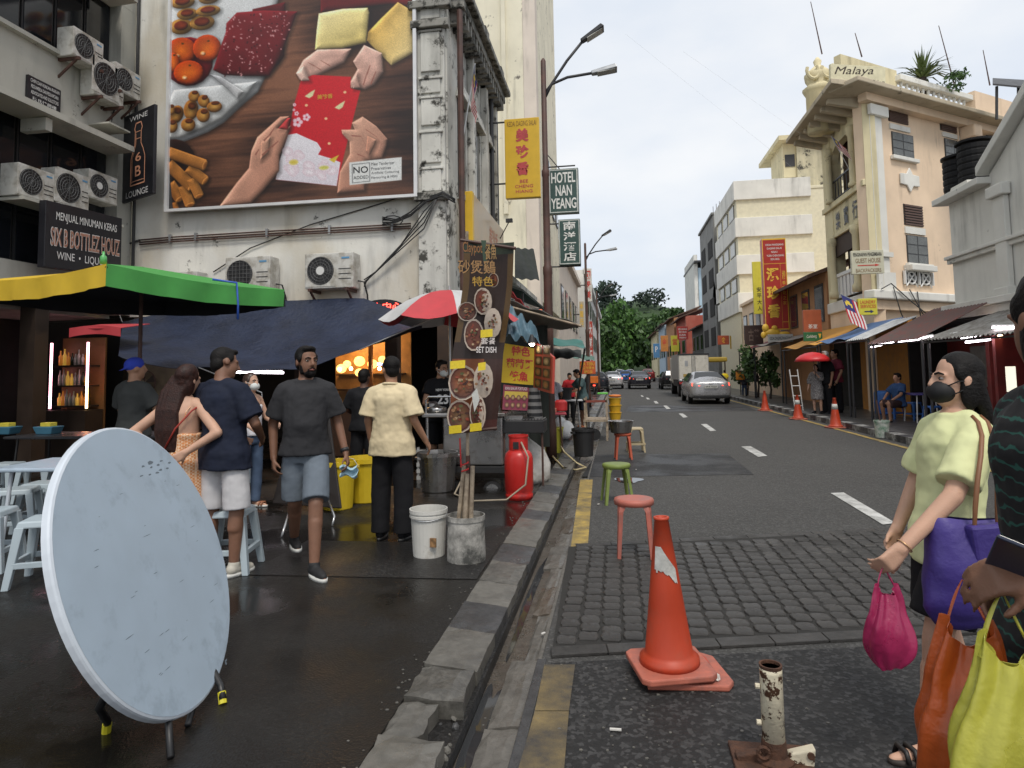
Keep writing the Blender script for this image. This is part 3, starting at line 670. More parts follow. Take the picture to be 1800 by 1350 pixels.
for x, y in ((1020, 722), (1034, 870), (912, 634), (1130, 577)): be(x, y, 9, 8, (250, 200, 150), n=8)
for x, y in ((935, 570), (1100, 652)): bp([(x - 30, y + 10), (x, y - 10), (x + 30, y - 25), (x + 15, y + 12), (x - 5, y + 24)], (226, 220, 170))
FLAT[0] = False
bp([(815, 690), (760, 688), (620, 800), (580, 880), (560, 980), (480, 1065), (360, 1205), (560, 1190), (640, 1120), (738, 1010), (745, 920), (800, 800), (820, 745), (780, 765), (745, 755)], (224, 178, 154), (176, 118, 96), (1, 0, -.5))
bp([(745, 758), (800, 700), (820, 700), (800, 770)], (190, 60, 60)); bp([(640, 830), (700, 800), (680, 900), (630, 940)], (190, 136, 112), (214, 166, 142), (1, 0, 0))
bp([(1165, 760), (1225, 728), (1300, 790), (1362, 870), (1355, 912), (1330, 980), (1245, 990), (1230, 1162), (1072, 1165), (1090, 1040), (1150, 940), (1150, 870), (1110, 820), (1105, 795), (1180, 800)], (222, 176, 152), (172, 116, 94), (.6, 0, -1))
bp([(1250, 840), (1300, 870), (1290, 900), (1260, 960), (1240, 930)], (176, 120, 98), (206, 158, 134), (1, 0, 0))
FLAT[0] = True
for q in ([(1000, 430), (960, 400), (930, 380)], [(1050, 410), (1000, 375)], [(1230, 540), (1250, 480), (1270, 430)], [(1270, 540), (1300, 470)], [(640, 905), (700, 860), (740, 830)], [(655, 820), (690, 790), (720, 750)], [(1160, 830), (1215, 840), (1240, 900)], [(1240, 800), (1300, 850), (1330, 900)], [(1190, 940), (1230, 960)], [(600, 900), (625, 870)]): FLN(q)
bp([(1145, 990), (1440, 980), (1440, 1112), (1145, 1122)], (226, 228, 226)); bp([(1160, 1002), (1262, 998), (1262, 1108), (1160, 1112)], (60, 60, 66)); bp([(1163, 1005), (1259, 1001), (1259, 1105), (1163, 1109)], (226, 228, 226))
gm = MB(); gv = np.clip(CAN * (.93 + .12 * rg_.random((CH, CW, 1))), 0, 255) / 255; gv = np.where(gv <= .04045, gv / 12.92, ((gv + .055) / 1.055) ** 2.4)
lay[0] = .006; gm.v = [bz(75 + i / CS, C0 + j / CS) for j in range(CH) for i in range(CW)]; gm.v = [Vector((min(max(p.x, bx0 + .03), bx1 - .03), p.y, min(max(p.z, bz0 + .02), bz1))) for p in gm.v]
gm.f = [(j * CW + i, (j + 1) * CW + i, (j + 1) * CW + i + 1, j * CW + i + 1) for j in range(CH - 1) for i in range(CW - 1)]; gm.m = [0] * len(gm.f); gm.c = {0: (1, 1, 1)}; GV = gv.reshape(-1, 3)
gp = gm.build('printed_picture', PRINT, bbd); fc4 = np.ones((CW * CH, 4), np.float32); fc4[:, :3] = GV; gp.data.color_attributes['Col'].data.foreach_set('color', fc4.ravel())
lay[0] = .009
def bt(t, x0, x1, y0, y1, c, bold=0.0): put_text(pm, t, bz(x0, y1), bz(x1, y1), bz(x0, y0), bold, rgb(*c))
bt('NO', 1168, 1252, 1018, 1056, (30, 30, 36), .01); bt('ADDED', 1168, 1254, 1072, 1090, (40, 40, 46))
for k, t in enumerate(('Meat Tenderizer', 'Preservatives', 'Artificial Colouring', 'Flavouring & MSG')): bt(t, 1270, (1400, 1380, 1426, 1416)[k], 1000 + k * 27, 1017 + k * 27, (70, 70, 76))
bt('美珍香', 975, 1062, 578, 606, (222, 160, 60), .02)
o = pm.build('print', PRINT, bbd)
# ------------------------------------------------------------------ air conditioners
def aircon(label, loc, rz, w=0.86, h=0.60, d=0.32, hub=False, bracket=True, grid=False):
 t = thing('air_conditioner', label, 'air conditioner', (0, 0, 0), 'outdoor air conditioning units')
 MB().box(-w / 2, w / 2, -d, 0, 0, h).build('casing', ACW, t, bevel=0.015)
 cx = -w * .17; r = h * .40
 g = MB().box(cx - r - .03, cx + r + .03, -d - .008, -d, h / 2 - r - .03, h / 2 + r + .03).build('fan_panel', ACW, t, bevel=.005)
 b = MB()
 for i in range(24):
  a0, a1 = 2 * math.pi * i / 24, 2 * math.pi * (i + 1) / 24
  b.add([(cx + r * math.cos(a0), -d - .010, h / 2 + r * math.sin(a0)), (cx + r * math.cos(a1), -d - .010, h / 2 + r * math.sin(a1)), (cx, -d - .010, h / 2)], [(0, 1, 2)])
 b.build('fan_opening', BLACKP, t)
 b = MB()
 for q in ((.35, .55, .75, .95) if not grid else (.97,)):
  k = r * q; pts = [(cx + k * math.cos(2 * math.pi * i / 28), -d - .018, h / 2 + k * math.sin(2 * math.pi * i / 28)) for i in range(29)]; b.tube(pts, .0045, 4)
 for i in range(-3, 4) if grid else range(8):
  if grid:
   s_ = r * i / 3.6; e = math.sqrt(max(0, r * r - s_ * s_)); b.cyl((cx + s_, -d - .018, h / 2 - e), (cx + s_, -d - .018, h / 2 + e), .004, n=4); b.cyl((cx - e, -d - .019, h / 2 + s_), (cx + e, -d - .019, h / 2 + s_), .004, n=4)
  else:
   a = math.pi * i / 8; b.cyl((cx - r * math.cos(a), -d - .019, h / 2 - r * math.sin(a)), (cx + r * math.cos(a), -d - .019, h / 2 + r * math.sin(a)), .003, n=4)
 b.build('fan_guard', mat('guard_grey', (.12, .12, .12), .5), t)
 fb = MB()
 for i in range(5):
  a = 2 * math.pi * i / 5
  fb.add([(cx + .02 * math.cos(a), -d - .012, h / 2 + .02 * math.sin(a)), (cx + r * .9 * math.cos(a - .25), -d - .0135, h / 2 + r * .9 * math.sin(a - .25)), (cx + r * .9 * math.cos(a + .35), -d - .012, h / 2 + r * .9 * math.sin(a + .35))], [(0, 1, 2)])
 fb.build('fan', DARKM, t)
 if hub: MB().cyl((cx, -d - .024, h / 2), (cx, -d - .01, h / 2), r * .3, n=20).build('hub', WHITE_P, t)
 for k in range(3): MB().box(w * .2, w * .45, -d - .006, -d, h * (.25 + k * .14), h * (.25 + k * .14) + .012).build('vent_slot', DARKM, t)
 MB().box(w * .26, w * .42, -d - .006, -d, h * .82, h * .87).build('badge', mat('badge_blue', (.12, .3, .5), .5), t)
 if bracket:
  for s_ in (-1, 1):
   b = MB(); x = s_ * w * .38; b.box(x - .02, x + .02, -d - .06, .08, -.05, 0); b.hexa([(x - .015, .08, -.38), (x + .015, .08, -.38), (x + .015, .08, -.34), (x - .015, .08, -.34)], [(x - .015, -d, -.06), (x + .015, -d, -.06), (x + .015, -d, -.02), (x - .015, -d, -.02)]); b.build('bracket', RUST, t)
  MB().tube([(w / 2, -.12, .14), (w / 2 + .1, -.08, .12), (w / 2 + .12, .02, -.1), (w / 2 + .12, .06, -.35)], .016, 6).build('hose', BLACKP, t)
 return place(t, loc, rz)
def on_side(px, py): return PY(px, py, 10.9)
for px, py, wpx, lab, kw in ((590, 510, 92, 'beige air conditioner with a white fan hub on the billboard wall, rightmost of three', dict(hub=True, h=.62)),
       (450, 515, 88, 'grid fronted beige air conditioner with a blue badge half behind the green canopy edge', dict(grid=True, h=.62)),
       (330, 540, 76, 'low air conditioner mostly hidden behind the green canopy, under the conduit bend', dict(h=.62))):
 p = on_side(px, py); aircon(lab, (p.x, 10.94, p.z), 0, w=wpx / 1150 * 11.2, **kw)
def on_off(px, py, dx=0.0): return PX(px, py, XO + dx)
for px, py, lab, kw in ((152, 112, 'topmost air conditioner in front of the upper office window band', {}), (190, 178, 'air conditioner on a pale bracket shelf above the tall bottle sign', dict(hub=False, h=.7)),
      (222, 168, 'small rear air conditioner tucked behind the one on the bracket shelf', {}),
      (60, 352, 'leftmost air conditioner of the row above the liquor shop sign', dict(bracket=False)), (125, 366, 'middle air conditioner of the row above the liquor shop sign', dict(bracket=False, h=.6)), (178, 355, 'rightmost air conditioner of the row above the liquor shop sign', dict(bracket=False, hub=True))):
 p = on_off(px, py, .3); aircon(lab, (XO + .02, p.y, p.z), R(90), w=.64, **{**dict(h=.5), **kw})
bx(XO, XO + .42, 9.9, 10.4, 6.02, 6.05).build('shelf', W_OFF, off)
bx(XO, XO + .42, 8.3, 10.3, PX(125, 372, XO + .3).z - .05, PX(125, 372, XO + .3).z).build('aircon_shelf', W_OFF, off)
# ------------------------------------------------------------------ signs on the left
plq = thing('name_plaque', 'black office plaque with white lines of lettering on the streaked wall', 'sign', (XO, 9, 5.8))
fc = Face((XO + .05, 8.66, 5.84), (XO + .05, 9.27, 5.84), (XO + .05, 8.66, 6.36))
MB().prism([fc.p(0, 0, -.05), fc.p(1, 0, -.05), fc.p(1, 1, -.05), fc.p(0, 1, -.05)], fc.n * .05).build('panel', SIGNB, plq)
for k, (t, u0, u1) in enumerate((('CHIN DAN RAKAN-RAKAN', .06, .94), ('PEGUAMBELA DAN PEGUAMCARA', .08, .92), ('ADVOCATES AND SOLICITORS', .08, .92), ('陳氏律師樓', .14, .86), ('TEL 2078 9211', .12, .88))):
 b = MB(); fc.text(b, t, u0, u1, .82 - k * .18, .93 - k * .18, .006, .006); b.build('lettering', TXT_W, plq)
ms = thing('liquor_shop_sign', 'black shop sign reading MENJUAL MINUMAN KERAS above the yellow canopy', 'sign', (XO + .5, 9.8, 3.4))
fc = Face((XO + .55, 8.55, 3.27), (XO + .55, 10.1, 3.34), (XO + .55, 8.55, 4.30))
MB().prism([fc.p(0, 0, -.12), fc.p(1, 0, -.12), fc.p(1, 1, -.12), fc.p(0, 1, -.12)], fc.n * .12).build('panel', SIGNB, ms, bevel=.008)
b = MB(); fc.text(b, 'MENJUAL MINUMAN KERAS', .12, .92, .70, .86, .006, .004); b.build('lettering', TXT_W, ms); b = MB(); fc.text(b, 'WINE  •  LIQUOR', .14, .8, .12, .26, .006); b.build('lettering', TXT_W, ms)
b = MB(); fc.text(b, 'SIX B BOTTLEZ HOUZ', .06, .97, .33, .62, .006, .03); b.build('lettering', TXT_W, ms)
b = MB(); fc.text(b, 'SIX B BOTTLEZ HOUZ', .065, .965, .34, .61, .010, .012); b.build('lettering', mat('copper_lettering', (.40, .20, .14), .4, var=.3, scale=20), ms)
vs6 = thing('bottle_sign', 'black vertical sign with an outlined bottle marked 6 B hanging beside the billboard', 'sign', (-8.8, 10.6, 5))
a_, c_ = PY(216, 358, 10.78), PY(271, 352, 10.4)
fc = Face(a_, (c_.x, c_.y, a_.z + .03), (a_.x, a_.y, PY(222, 207, 10.78).z))
MB().prism([fc.p(0, 0, -.03), fc.p(1, 0, -.03), fc.p(1, 1, -.03), fc.p(0, 1, -.03)], fc.n * .06).build('panel', SIGNB, vs6, bevel=.006)
MB().tube([fc.p(-.25, .97), fc.p(1, .99)], .018).tube([fc.p(-.25, .05), fc.p(1, .03)], .018).build('bracket', DARKM, vs6)
CPR = rgb(222, 160, 128); b = MB(); b2 = [(.30, .16), (.30, .46), (.36, .55), (.42, .62), (.42, .76), (.40, .80), (.44, .86), (.60, .86), (.64, .80), (.61, .76), (.61, .62), (.68, .55), (.74, .46), (.74, .16), (.30, .16)]
fc.stroke(b, b2, .022, .036, CPR); fc.stroke(b, [(.34, .18), (.34, .46), (.40, .55), (.45, .62), (.45, .74)], .01, .036, CPR); fc.stroke(b, [(.42, .76), (.61, .76)], .012, .036, CPR); fc.stroke(b, [(.42, .68), (.61, .68)], .012, .036, CPR); fc.stroke(b, [(.32, .20), (.72, .20)], .012, .036, CPR)
fc.text(b, '6', .44, .62, .42, .52, .036, .01, CPR); fc.text(b, 'B', .44, .62, .25, .37, .036, .01, CPR); fc.text(b, 'WINE', .22, .8, .90, .955, .036, .0, rgb(220, 220, 220)); fc.text(b, 'LOUNGE', .16, .86, .03, .10, .036, .0, rgb(220, 220, 220))
b.build('print', PRINT, vs6)
# conduit and cables on the billboard wall
def tubes(name, label, cat, paths, r, m, n=6, group=None, parent=None):
 b = MB()
 for q in paths: b.tube(q, r, n)
 return b.build(name, m, parent, smooth=True, label=label, cat=cat, group=group)
sidep = lambda px, py, d=.03: Vector((PY(px, py, 11.0 - d).x, 11.0 - d, PY(px, py, 11.0 - d).z))
ctd = thing('wall_conduit', 'bundle of thin brown conduits clipped across the wall under the billboard', 'conduit', sidep(480, 415))
tubes('pipe', None, None, [[sidep(x, y + k * 4, .04 + .01 * k) for x, y in ((245, 422), (300, 417), (400, 411), (500, 405), (600, 400), (722, 393))] for k in range(3)], .014, RUST, parent=ctd)
tubes('bend', None, None, [[sidep(218, 475), sidep(219, 445), sidep(228, 428), sidep(246, 422)]], .02, BLACKP, parent=ctd)
for x, y in ((300, 417), (345, 414), (470, 407), (580, 401), (690, 395)): p = sidep(x, y + 4); bx(p.x - .02, p.x + .02, 10.93, 10.99, p.z - .07, p.z + .09).build('clip', GALV, ctd)
cb = thing('cable_bundle', 'tangle of black cables sagging from the pilaster down the side wall', 'cable', sidep(760, 350, .2))
rc = random.Random(2); pth = []
for k in range(7):
 j = lambda s_=5: rc.uniform(-s_, s_)
 pth.append([sidep(800, 352 + j(), .25), sidep(778, 340 + j(), .27), sidep(750, 352 + j(), .22), sidep(722, 376 + j(4), .16), sidep(695, 388 + j(4), .12), sidep(672, 390 + j(9), .1)])
for k in range(4): pth.append([sidep(770, 345, .24), sidep(745, 372 + 10 * k, .2), sidep(705 - 6 * k, 430 + 8 * k, .12), sidep(660 - 5 * k, 478 + 5 * k, .08), sidep(640, 492 + 4 * k, .07)])
pth.append([sidep(690 + 18 * math.cos(a * .7), 388 + 9 * math.sin(a * .7), .1 + .003 * a) for a in range(20)])
pth.append([sidep(375, 478), sidep(440, 436), sidep(545, 395), sidep(675, 356), sidep(735, 335)])
tubes('cable', None, None, pth, .011, BLACKP, 5, parent=cb)
# ------------------------------------------------------------------ flags
def flag(label, base, top, side, L, Hh, cols, droop=0.6, seed=0):
 """striped flag with a blue canton hanging off a staff"""
 t = thing('flag', label, 'flag', base, 'striped flags on staffs')
 base, top, side = Vector(base), Vector(top), Vector(side)
 MB().cyl(base, top, .014, n=6).build('staff', GALV, t)
 b = MB(); N, Mv = 14, 10; up = (base - top).normalized()
 for i in range(N):
  for j in range(Mv):
   q = []
   for a, c in ((i, j), (i + 1, j), (i + 1, j + 1), (i, j + 1)):
    u, v = a / Mv if False else a / N, c / Mv
    fold = math.sin(u * 9 + v * 3 + seed) * .05 * u
    q.append(top + up * (Hh * u * 1.0) * 0 + side * (L * u * (1 - droop * .6)) + Vector((0, 0, -L * u * droop)) + up * Hh * v + side.cross(Vector((0, 0, 1))) * fold)
   canton = i < N * .5 and j < Mv * .55
   star = canton and ((i - 3.5) ** 2 + (j - 2.6) ** 2 < 3.2) and not ((i - 4.2) ** 2 + (j - 2.6) ** 2 < 1.6)
   c = cols[2] if canton else cols[j % 2]
   b.add(q, [(0, 1, 2, 3)], cols[3] if star else c)
 b.build('cloth', PRINT, t); return t
FC = (rgb(190, 40, 50), rgb(225, 220, 215), rgb(36, 40, 110), rgb(226, 196, 60))
flag('faded striped flag with blue canton hanging from the old shophouse front', (XC + .1, 11.5, 5.5), (XC + .42, 11.45, 7.25), (.25, -.97, 0), .95, .42, FC, droop=.96)
# ------------------------------------------------------------------ yellow shop signs of the corner shop
YSIGN = mat('yellow_sign_panel', (0.70, 0.44, 0.03), 0.4, var=0.06)
YFACE = mat('faded_cream_sign_face', (0.50, 0.38, 0.24), 0.35, var=0.18, scale=1.5)
fs = thing('fascia_sign', 'yellow box fascia sign running along the front of the old shophouse', 'sign', (-2.75, 13, 3.7))
bx(-2.85, -2.60, 11.85, 12.0, 3.72, 4.98).build('end_panel', YSIGN, fs, bevel=.01); bx(-2.84, -2.605, 12.0, 15.3, 3.74, 4.96).build('face', YFACE, fs, bevel=.01)
b = MB(); fc = Face((-2.604, 12.2, 3.85), (-2.604, 15.1, 3.85), (-2.604, 12.2, 4.85)); fc.text(b, '美珍香', .45, .8, .35, .85, .003, .02); fc.text(b, 'BEE CHENG HIANG', .42, .85, .10, .25, .003); b.build('lettering', mat('faded_red_lettering', (.45, .18, .10), .5), fs)
hs = thing('hanging_sign', 'yellow hanging sign with three red characters above the street', 'sign', (-2, 14.6, 5.5))
a_, c_, d_ = PY(891, 349, 14.6), PY(950, 346, 14.6), PY(886, 210, 14.6)
fc = Face((a_.x - .03, 14.6, a_.z), (c_.x, 14.6, a_.z), (a_.x - .03, 14.6, d_.z))
MB().prism([fc.p(0, 0, -.16), fc.p(1, 0, -.16), fc.p(1, 1, -.16), fc.p(0, 1, -.16)], fc.n * .16).build('panel', YSIGN, hs, bevel=.012)
b = MB(); fc.text(b, 'KEDAI DAGING SALAI', .08, .92, .90, .965, .005); b.build('lettering', mat('brown_lettering', (.20, .09, .02), .5), hs)
RSG = mat('rose_red_lettering', (.50, .065, .07), .5)
for k, ch in enumerate('美珍香'): b = MB(); fc.text(b, ch, .32, .70, .70 - k * .21, .87 - k * .21, .005, .05); b.build('character', RSG, hs)
for k, t in enumerate(('BEE', 'CHENG', 'HIANG')): b = MB(); fc.text(b, t, *((.42, .66), (.28, .80), (.30, .78))[k], .185 - k * .063, .225 - k * .063, .005, .01); b.build('lettering', RSG, hs)
MB().tube([(-2.8, 14.68, fc.p(0, .98).z), (fc.p(0, 0).x, 14.68, fc.p(0, .98).z)], .022).tube([(-2.8, 14.68, fc.p(0, .2).z), (fc.p(0, 0).x, 14.68, fc.p(0, .2).z)], .022).tube([(-2.74, 14.68, 3.8), (-2.74, 14.68, 8.0)], .05).build('bracket', DARKM, hs)
spot = thing('sign_spotlight', 'small spotlight on a bent arm below the yellow hanging sign', 'lamp', (-2.7, 14.9, 4.6))
MB().tube([(-2.72, 14.9, 4.5), (-2.35, 14.6, 5.0)], .012, 5).build('arm', DARKM, spot); MB().box(-2.42, -2.27, 14.54, 14.64, 4.98, 5.06).build('lamp_head', DARKM, spot)
# ------------------------------------------------------------------ cream tower and the buildings further up the left side
tw = thing('cream_tower', 'tall blank cream plastered tower with peeling patches behind the old shophouse', 'building', (-8, 24, 0))
bx(-20, -2.95, 22.0, 30, 0, 26).build('wall', W_CREAM, tw)
bx(-2.95, -2.50, 22.0, 22.6, 0, 26).build('edge_strip', W_PINKISH, tw, bevel=.02)
bx(-3.7, -3.55, 21.9, 22.0, 7, 24).build('pilaster_rib', W_CREAM, tw)
bx(-3.0, -2.52, 22.6, 30, 4, 26).build('wall', W_CREAM, tw)
for i in range(4):
 w_ = bx(-2.53, -2.48, 24 + i * 1.5, 24.9 + i * 1.5, 8, 10).build('window', DARKM, tw); bx(-2.475, -2.465, 24.06 + i * 1.5, 24.84 + i * 1.5, 8.06, 9.94).build('pane', GLASS, w_)
lowb = thing('low_shophouse', 'low whitewashed shophouse between the old shophouse and the cream tower', 'building', (-5, 18, 0))
bx(-9, -2.86, 15.4, 21.9, 0, 3.9).build('wall', W_SIDE, lowb)
for i in range(3):
 w_ = bx(-2.87, -2.83, 16 + i * 1.9, 17 + i * 1.9, 2.9, 3.6).build('window', DARKM, lowb); bx(-2.825, -2.815, 16.06 + i * 1.9, 16.94 + i * 1.9, 2.96, 3.54).build('pane', GLASS, w_)
bx(-2.9, -2.6, 15.4, 21.9, 3.9, 4.05).build('cornice', W_OLD, lowb)
pk = thing('pale_shophouse', 'pale pink rendered shophouse wall past the cream tower', 'building', (-5, 36, 0))
bx(-12, -2.6, 30.2, 46, 0, 7.6).build('wall', W_PINKISH, pk)
for i in range(5):
 w_ = bx(-2.62, -2.57, 31.5 + i * 2.8, 33 + i * 2.8, 4, 5.8).build('window', DARKM, pk); bx(-2.565, -2.555, 31.6 + i * 2.8, 32.9 + i * 2.8, 4.1, 5.7).build('pane', GLASS, w_)
bx(-2.65, -2.35, 30.2, 46, 7.4, 7.7).build('cornice', W_PINKISH, pk)
wb = thing('white_shophouse', 'white shophouse with small windows at the far end of the left side', 'building', (-5, 60, 0))
WWH = wall('white_plaster', (.72, .71, .67), streak=.3, patch=.1)
bx(-12, -2.2, 47, 90, 0, 8.8).build('wall', WWH, wb)
for i in range(9):
 for z in (3.4, 6.0):
  w_ = bx(-2.22, -2.16, 48.5 + i * 4, 50 + i * 4, z, z + 1.5).build('window', DARKM, wb); bx(-2.155, -2.14, 48.6 + i * 4, 49.9 + i * 4, z + .1, z + 1.4).build('pane', GLASS, w_)
bx(-2.25, -1.9, 47, 90, 8.5, 8.9).build('cornice', WWH, wb)
# hotel signs
GRN = mat('dark_green_sign', (0.035, 0.075, 0.068), 0.4, var=0.08)
GREY_E = mat('sign_edge_grey', (0.5, 0.52, 0.5), 0.5)
def board_sign(name, label, bl, br, tl, Y, thick, panel, group=None, edge=None, bevel=.01):
 a, c, d = PY(*bl, Y), PY(*br, Y), PY(*tl, Y)
 t = thing(name, label, 'sign', (a.x, Y, a.z), group); f = Face((a.x, Y, a.z), (c.x, Y, a.z), (a.x, Y, d.z))
 MB().prism([f.p(0, 0, -thick), f.p(1, 0, -thick), f.p(1, 1, -thick), f.p(0, 1, -thick)], f.n * thick).build('panel', panel, t, bevel=bevel)
 if edge:
  b = MB(); e = .035
  for u0, u1, v0, v1 in ((0.02, .98, .015, .035), (.02, .98, .965, .985), (.02, .06, .035, .965), (.94, .98, .035, .965)): b.add(f.rect(u0, u1, v0, v1, .004), [(0, 1, 2, 3)])
  b.build('border', edge, t)
 return t, f
t, f = board_sign('hotel_sign', 'green hotel sign reading HOTEL NAN YEANG behind the lamp post', (965, 376), (1018, 376), (965, 298), 24.5, .3, GRN, edge=GREY_E)
for k, (s_, u0, u1) in enumerate((('HOTEL', .1, .9), ('NAN', .24, .78), ('YEANG', .08, .92))): b = MB(); f.text(b, s_, u0, u1, .68 - k * .29, .92 - k * .29, .006, .02); b.build('lettering', TXT_W, t)
MB().tube([(-2.6, 24.65, f.p(0, 1.08).z), (f.p(.9, 0).x, 24.65, f.p(0, 1.08).z)], .03).tube([(-2.6, 24.65, f.p(0, 1.5).z), (f.p(.4, 0).x, 24.65, f.p(0, 1).z)], .02).build('bracket', DARKM, t)
t, f = board_sign('hotel_sign', 'narrow green sign with four white characters under the larger hotel sign', (983, 466), (1021, 466), (983, 386), 24.5, .3, GRN, edge=GREY_E)
for k, s_ in enumerate('南洋酒店'): b = MB(); f.text(b, s_, .22, .80, .755 - k * .225, .945 - k * .225, .006, .02); b.build('character', TXT_W, t)
MB().tube([(-2.6, 24.65, f.p(0, .93).z), (f.p(.8, 0).x, 24.65, f.p(0, .93).z)], .03).tube([(-2.6, 24.65, f.p(0, -.02).z), (f.p(1, 0).x, 24.65, f.p(0, -.02).z)], .03).build('bracket', DARKM, t)
for bl, br, tl, Y, lab, mm, tx, tc in (((1029, 530), (1041, 530), (1029, 472), 45, 'thin pale vertical sign with red characters beyond the hotel signs', mat('pale_sign', (.62, .6, .55), .5), '國泰美', TXT_R),
        ((1019, 575), (1027, 575), (1019, 530), 42, 'narrow beige vertical sign low beside the second lamp post', mat('beige_sign', (.5, .43, .3), .5), '金龍行', TXT_G),
        ((1036, 640), (1043, 640), (1036, 565), 55, 'thin red and white vertical banner at the far left pavement', mat('red_banner', (.45, .07, .05), .5), '大減價', TXT_W)):
 t, f = board_sign('vertical_sign', lab, bl, br, tl, Y, .2, mm)
 for k, s_ in enumerate(tx): b = MB(); f.text(b, s_, .15, .85, .68 - k * .3, .93 - k * .3, .01, .02); b.build('character', tc, t)
 MB().tube([(-2.6, Y + .1, f.p(0, .5).z), (f.p(0, 0).x, Y + .1, f.p(0, .5).z)], .04).build('bracket', DARKM, t)
# ------------------------------------------------------------------ street lamps
def street_lamp(label, x, y, h, r=.062, m=RUST):
 t = thing('street_lamp', label, 'street lamp', (x, y, PZL), 'brown street lamps on the left pavement')
 MB().lathe([(r * 1.5, 0), (r * 1.5, .5), (r * 1.25, .6), (r * 1.2, h * .45), (r * 1.32, h * .455), (r * 1.32, h * .47), (r, h * .475), (r * .95, h * .7), (r * 1.1, h * .703), (r * 1.1, h * .715), (r * .8, h * .72), (r * .75, h), (r * .5, h + .03), (.02, h + .05)], (x, y, PZL), 14).build('post', m, t, smooth=True)
 for dx, dz, q in ((.85, .55, 1), (1.05, -.28, 0)):
  z0 = h - .45 + PZL
  pts = [(x, y, z0 - (.25 if q else .15)), (x + .14, y, z0 + .02), (x + .42, y, z0 + (.42 if q else .12)), (x + dx * .85, y, z0 + dz + .22 + (.0 if q else .22))]
  MB().tube(pts, .026, 8).build('arm', DARKM, t, smooth=True)
  e = Vector(pts[-1]); sl = .55 if q else .12
  M = Matrix.Translation(e) @ Matrix.Rotation(-math.atan(sl), 4, 'Y'); b = MB(); k = len(b.v)
  b.hexa([(-.05, -.06, -.03), (.40, -.13, -.03), (.40, .13, -.03), (-.05, .06, -.03)], [(-.05, -.05, .035), (.38, -.1, .055), (.38, .1, .055), (-.05, .05, .035)])
  b.v = [M @ p for p in b.v]; hd = b.build('lamp_head', GALV if not q else DARKM, t, bevel=.015)
  b = MB(); b.box(.05, .36, -.09, .09, -.042, -.031); b.v = [M @ p for p in b.v]; b.build('lens', mat('lamp_lens', (.5, .5, .46), .3), hd)
 return t
p = PY(961, 400, 11.2); street_lamp('tall brown street lamp with two arms beside the yellow hanging sign', p.x, 11.2, PY(953, 108, 11.2).z - PZL)
street_lamp('second brown street lamp standing beyond the hotel signs', -1.15, 26.5, 6.6); street_lamp('third brown street lamp further up the left pavement', -1.2, 43, 6.6)
# ------------------------------------------------------------------ right side: corner hotel
W_PEACH = wall('peach_plaster', (0.80, 0.62, 0.45), streak=0.4, patch=0.12, grime=(0.25, 0.19, 0.14))
W_YCR = wall('cream_yellow_plaster', (0.70, 0.62, 0.40), streak=0.6, patch=0.25, grime=(0.16, 0.14, 0.09))
W_TRIM = wall('white_trim', (0.74, 0.73, 0.68), streak=0.5, patch=0.1, grime=(0.2, 0.19, 0.17))
W_GREY = wall('grey_painted_plaster', (0.66, 0.65, 0.60), streak=0.45, patch=0.15, grime=(0.14, 0.14, 0.13))
W_EAVE = wall('weathered_eave', (0.50, 0.43, 0.32), streak=0.5, patch=0.3, grime=(0.10, 0.09, 0.07))
BROWNL = mat('brown_louvre', (0.10, 0.055, 0.04), 0.6)
WHITE_T = mat('white_fence_paint', (0.68, 0.68, 0.66), 0.5, var=0.06)
def PV(px, py, p0, d):
 """photo point on the vertical plane through p0 along ground direction d"""
 q = ray(px, py); nx, ny = -d[1], d[0]; t = (p0[0] * nx + p0[1] * ny) / (q.x * nx + q.y * ny)
 return Vector((q.x * t, q.y * t, CAMZ + q.z * t))
XR = 8.0; H0 = Vector((XR, 22.0, 0)); HD = Vector((.813, .582, 0)); HN = Vector((.582, -.813, 0))
hotel = thing('corner_hotel', 'peach corner hotel with white trim, deep eaves and a roof balustrade', 'building', (XR, 22, 0))
def hu(px, py): v = PV(px, py, H0, HD); return (v - H0).dot(HD), v.z
def hbox(u0, u1, z0, z1, a, b_, name, m, parent=hotel, bevel=0.0):
 """box on the side wall: u along it, a..b_ out from it"""
 P = lambda u, z, o_: H0 + HD * u + HN * o_ + Vector((0, 0, z))
 return MB().hexa([P(u0, z0, a), P(u1, z0, a), P(u1, z1, a), P(u0, z1, a)], [P(u0, z0, b_), P(u1, z0, b_), P(u1, z1, b_), P(u0, z1, b_)]).build(name, m, parent, bevel=bevel)
hbox(0.0, 12, 0, 10.3, -.35, 0, 'wall', W_PEACH)
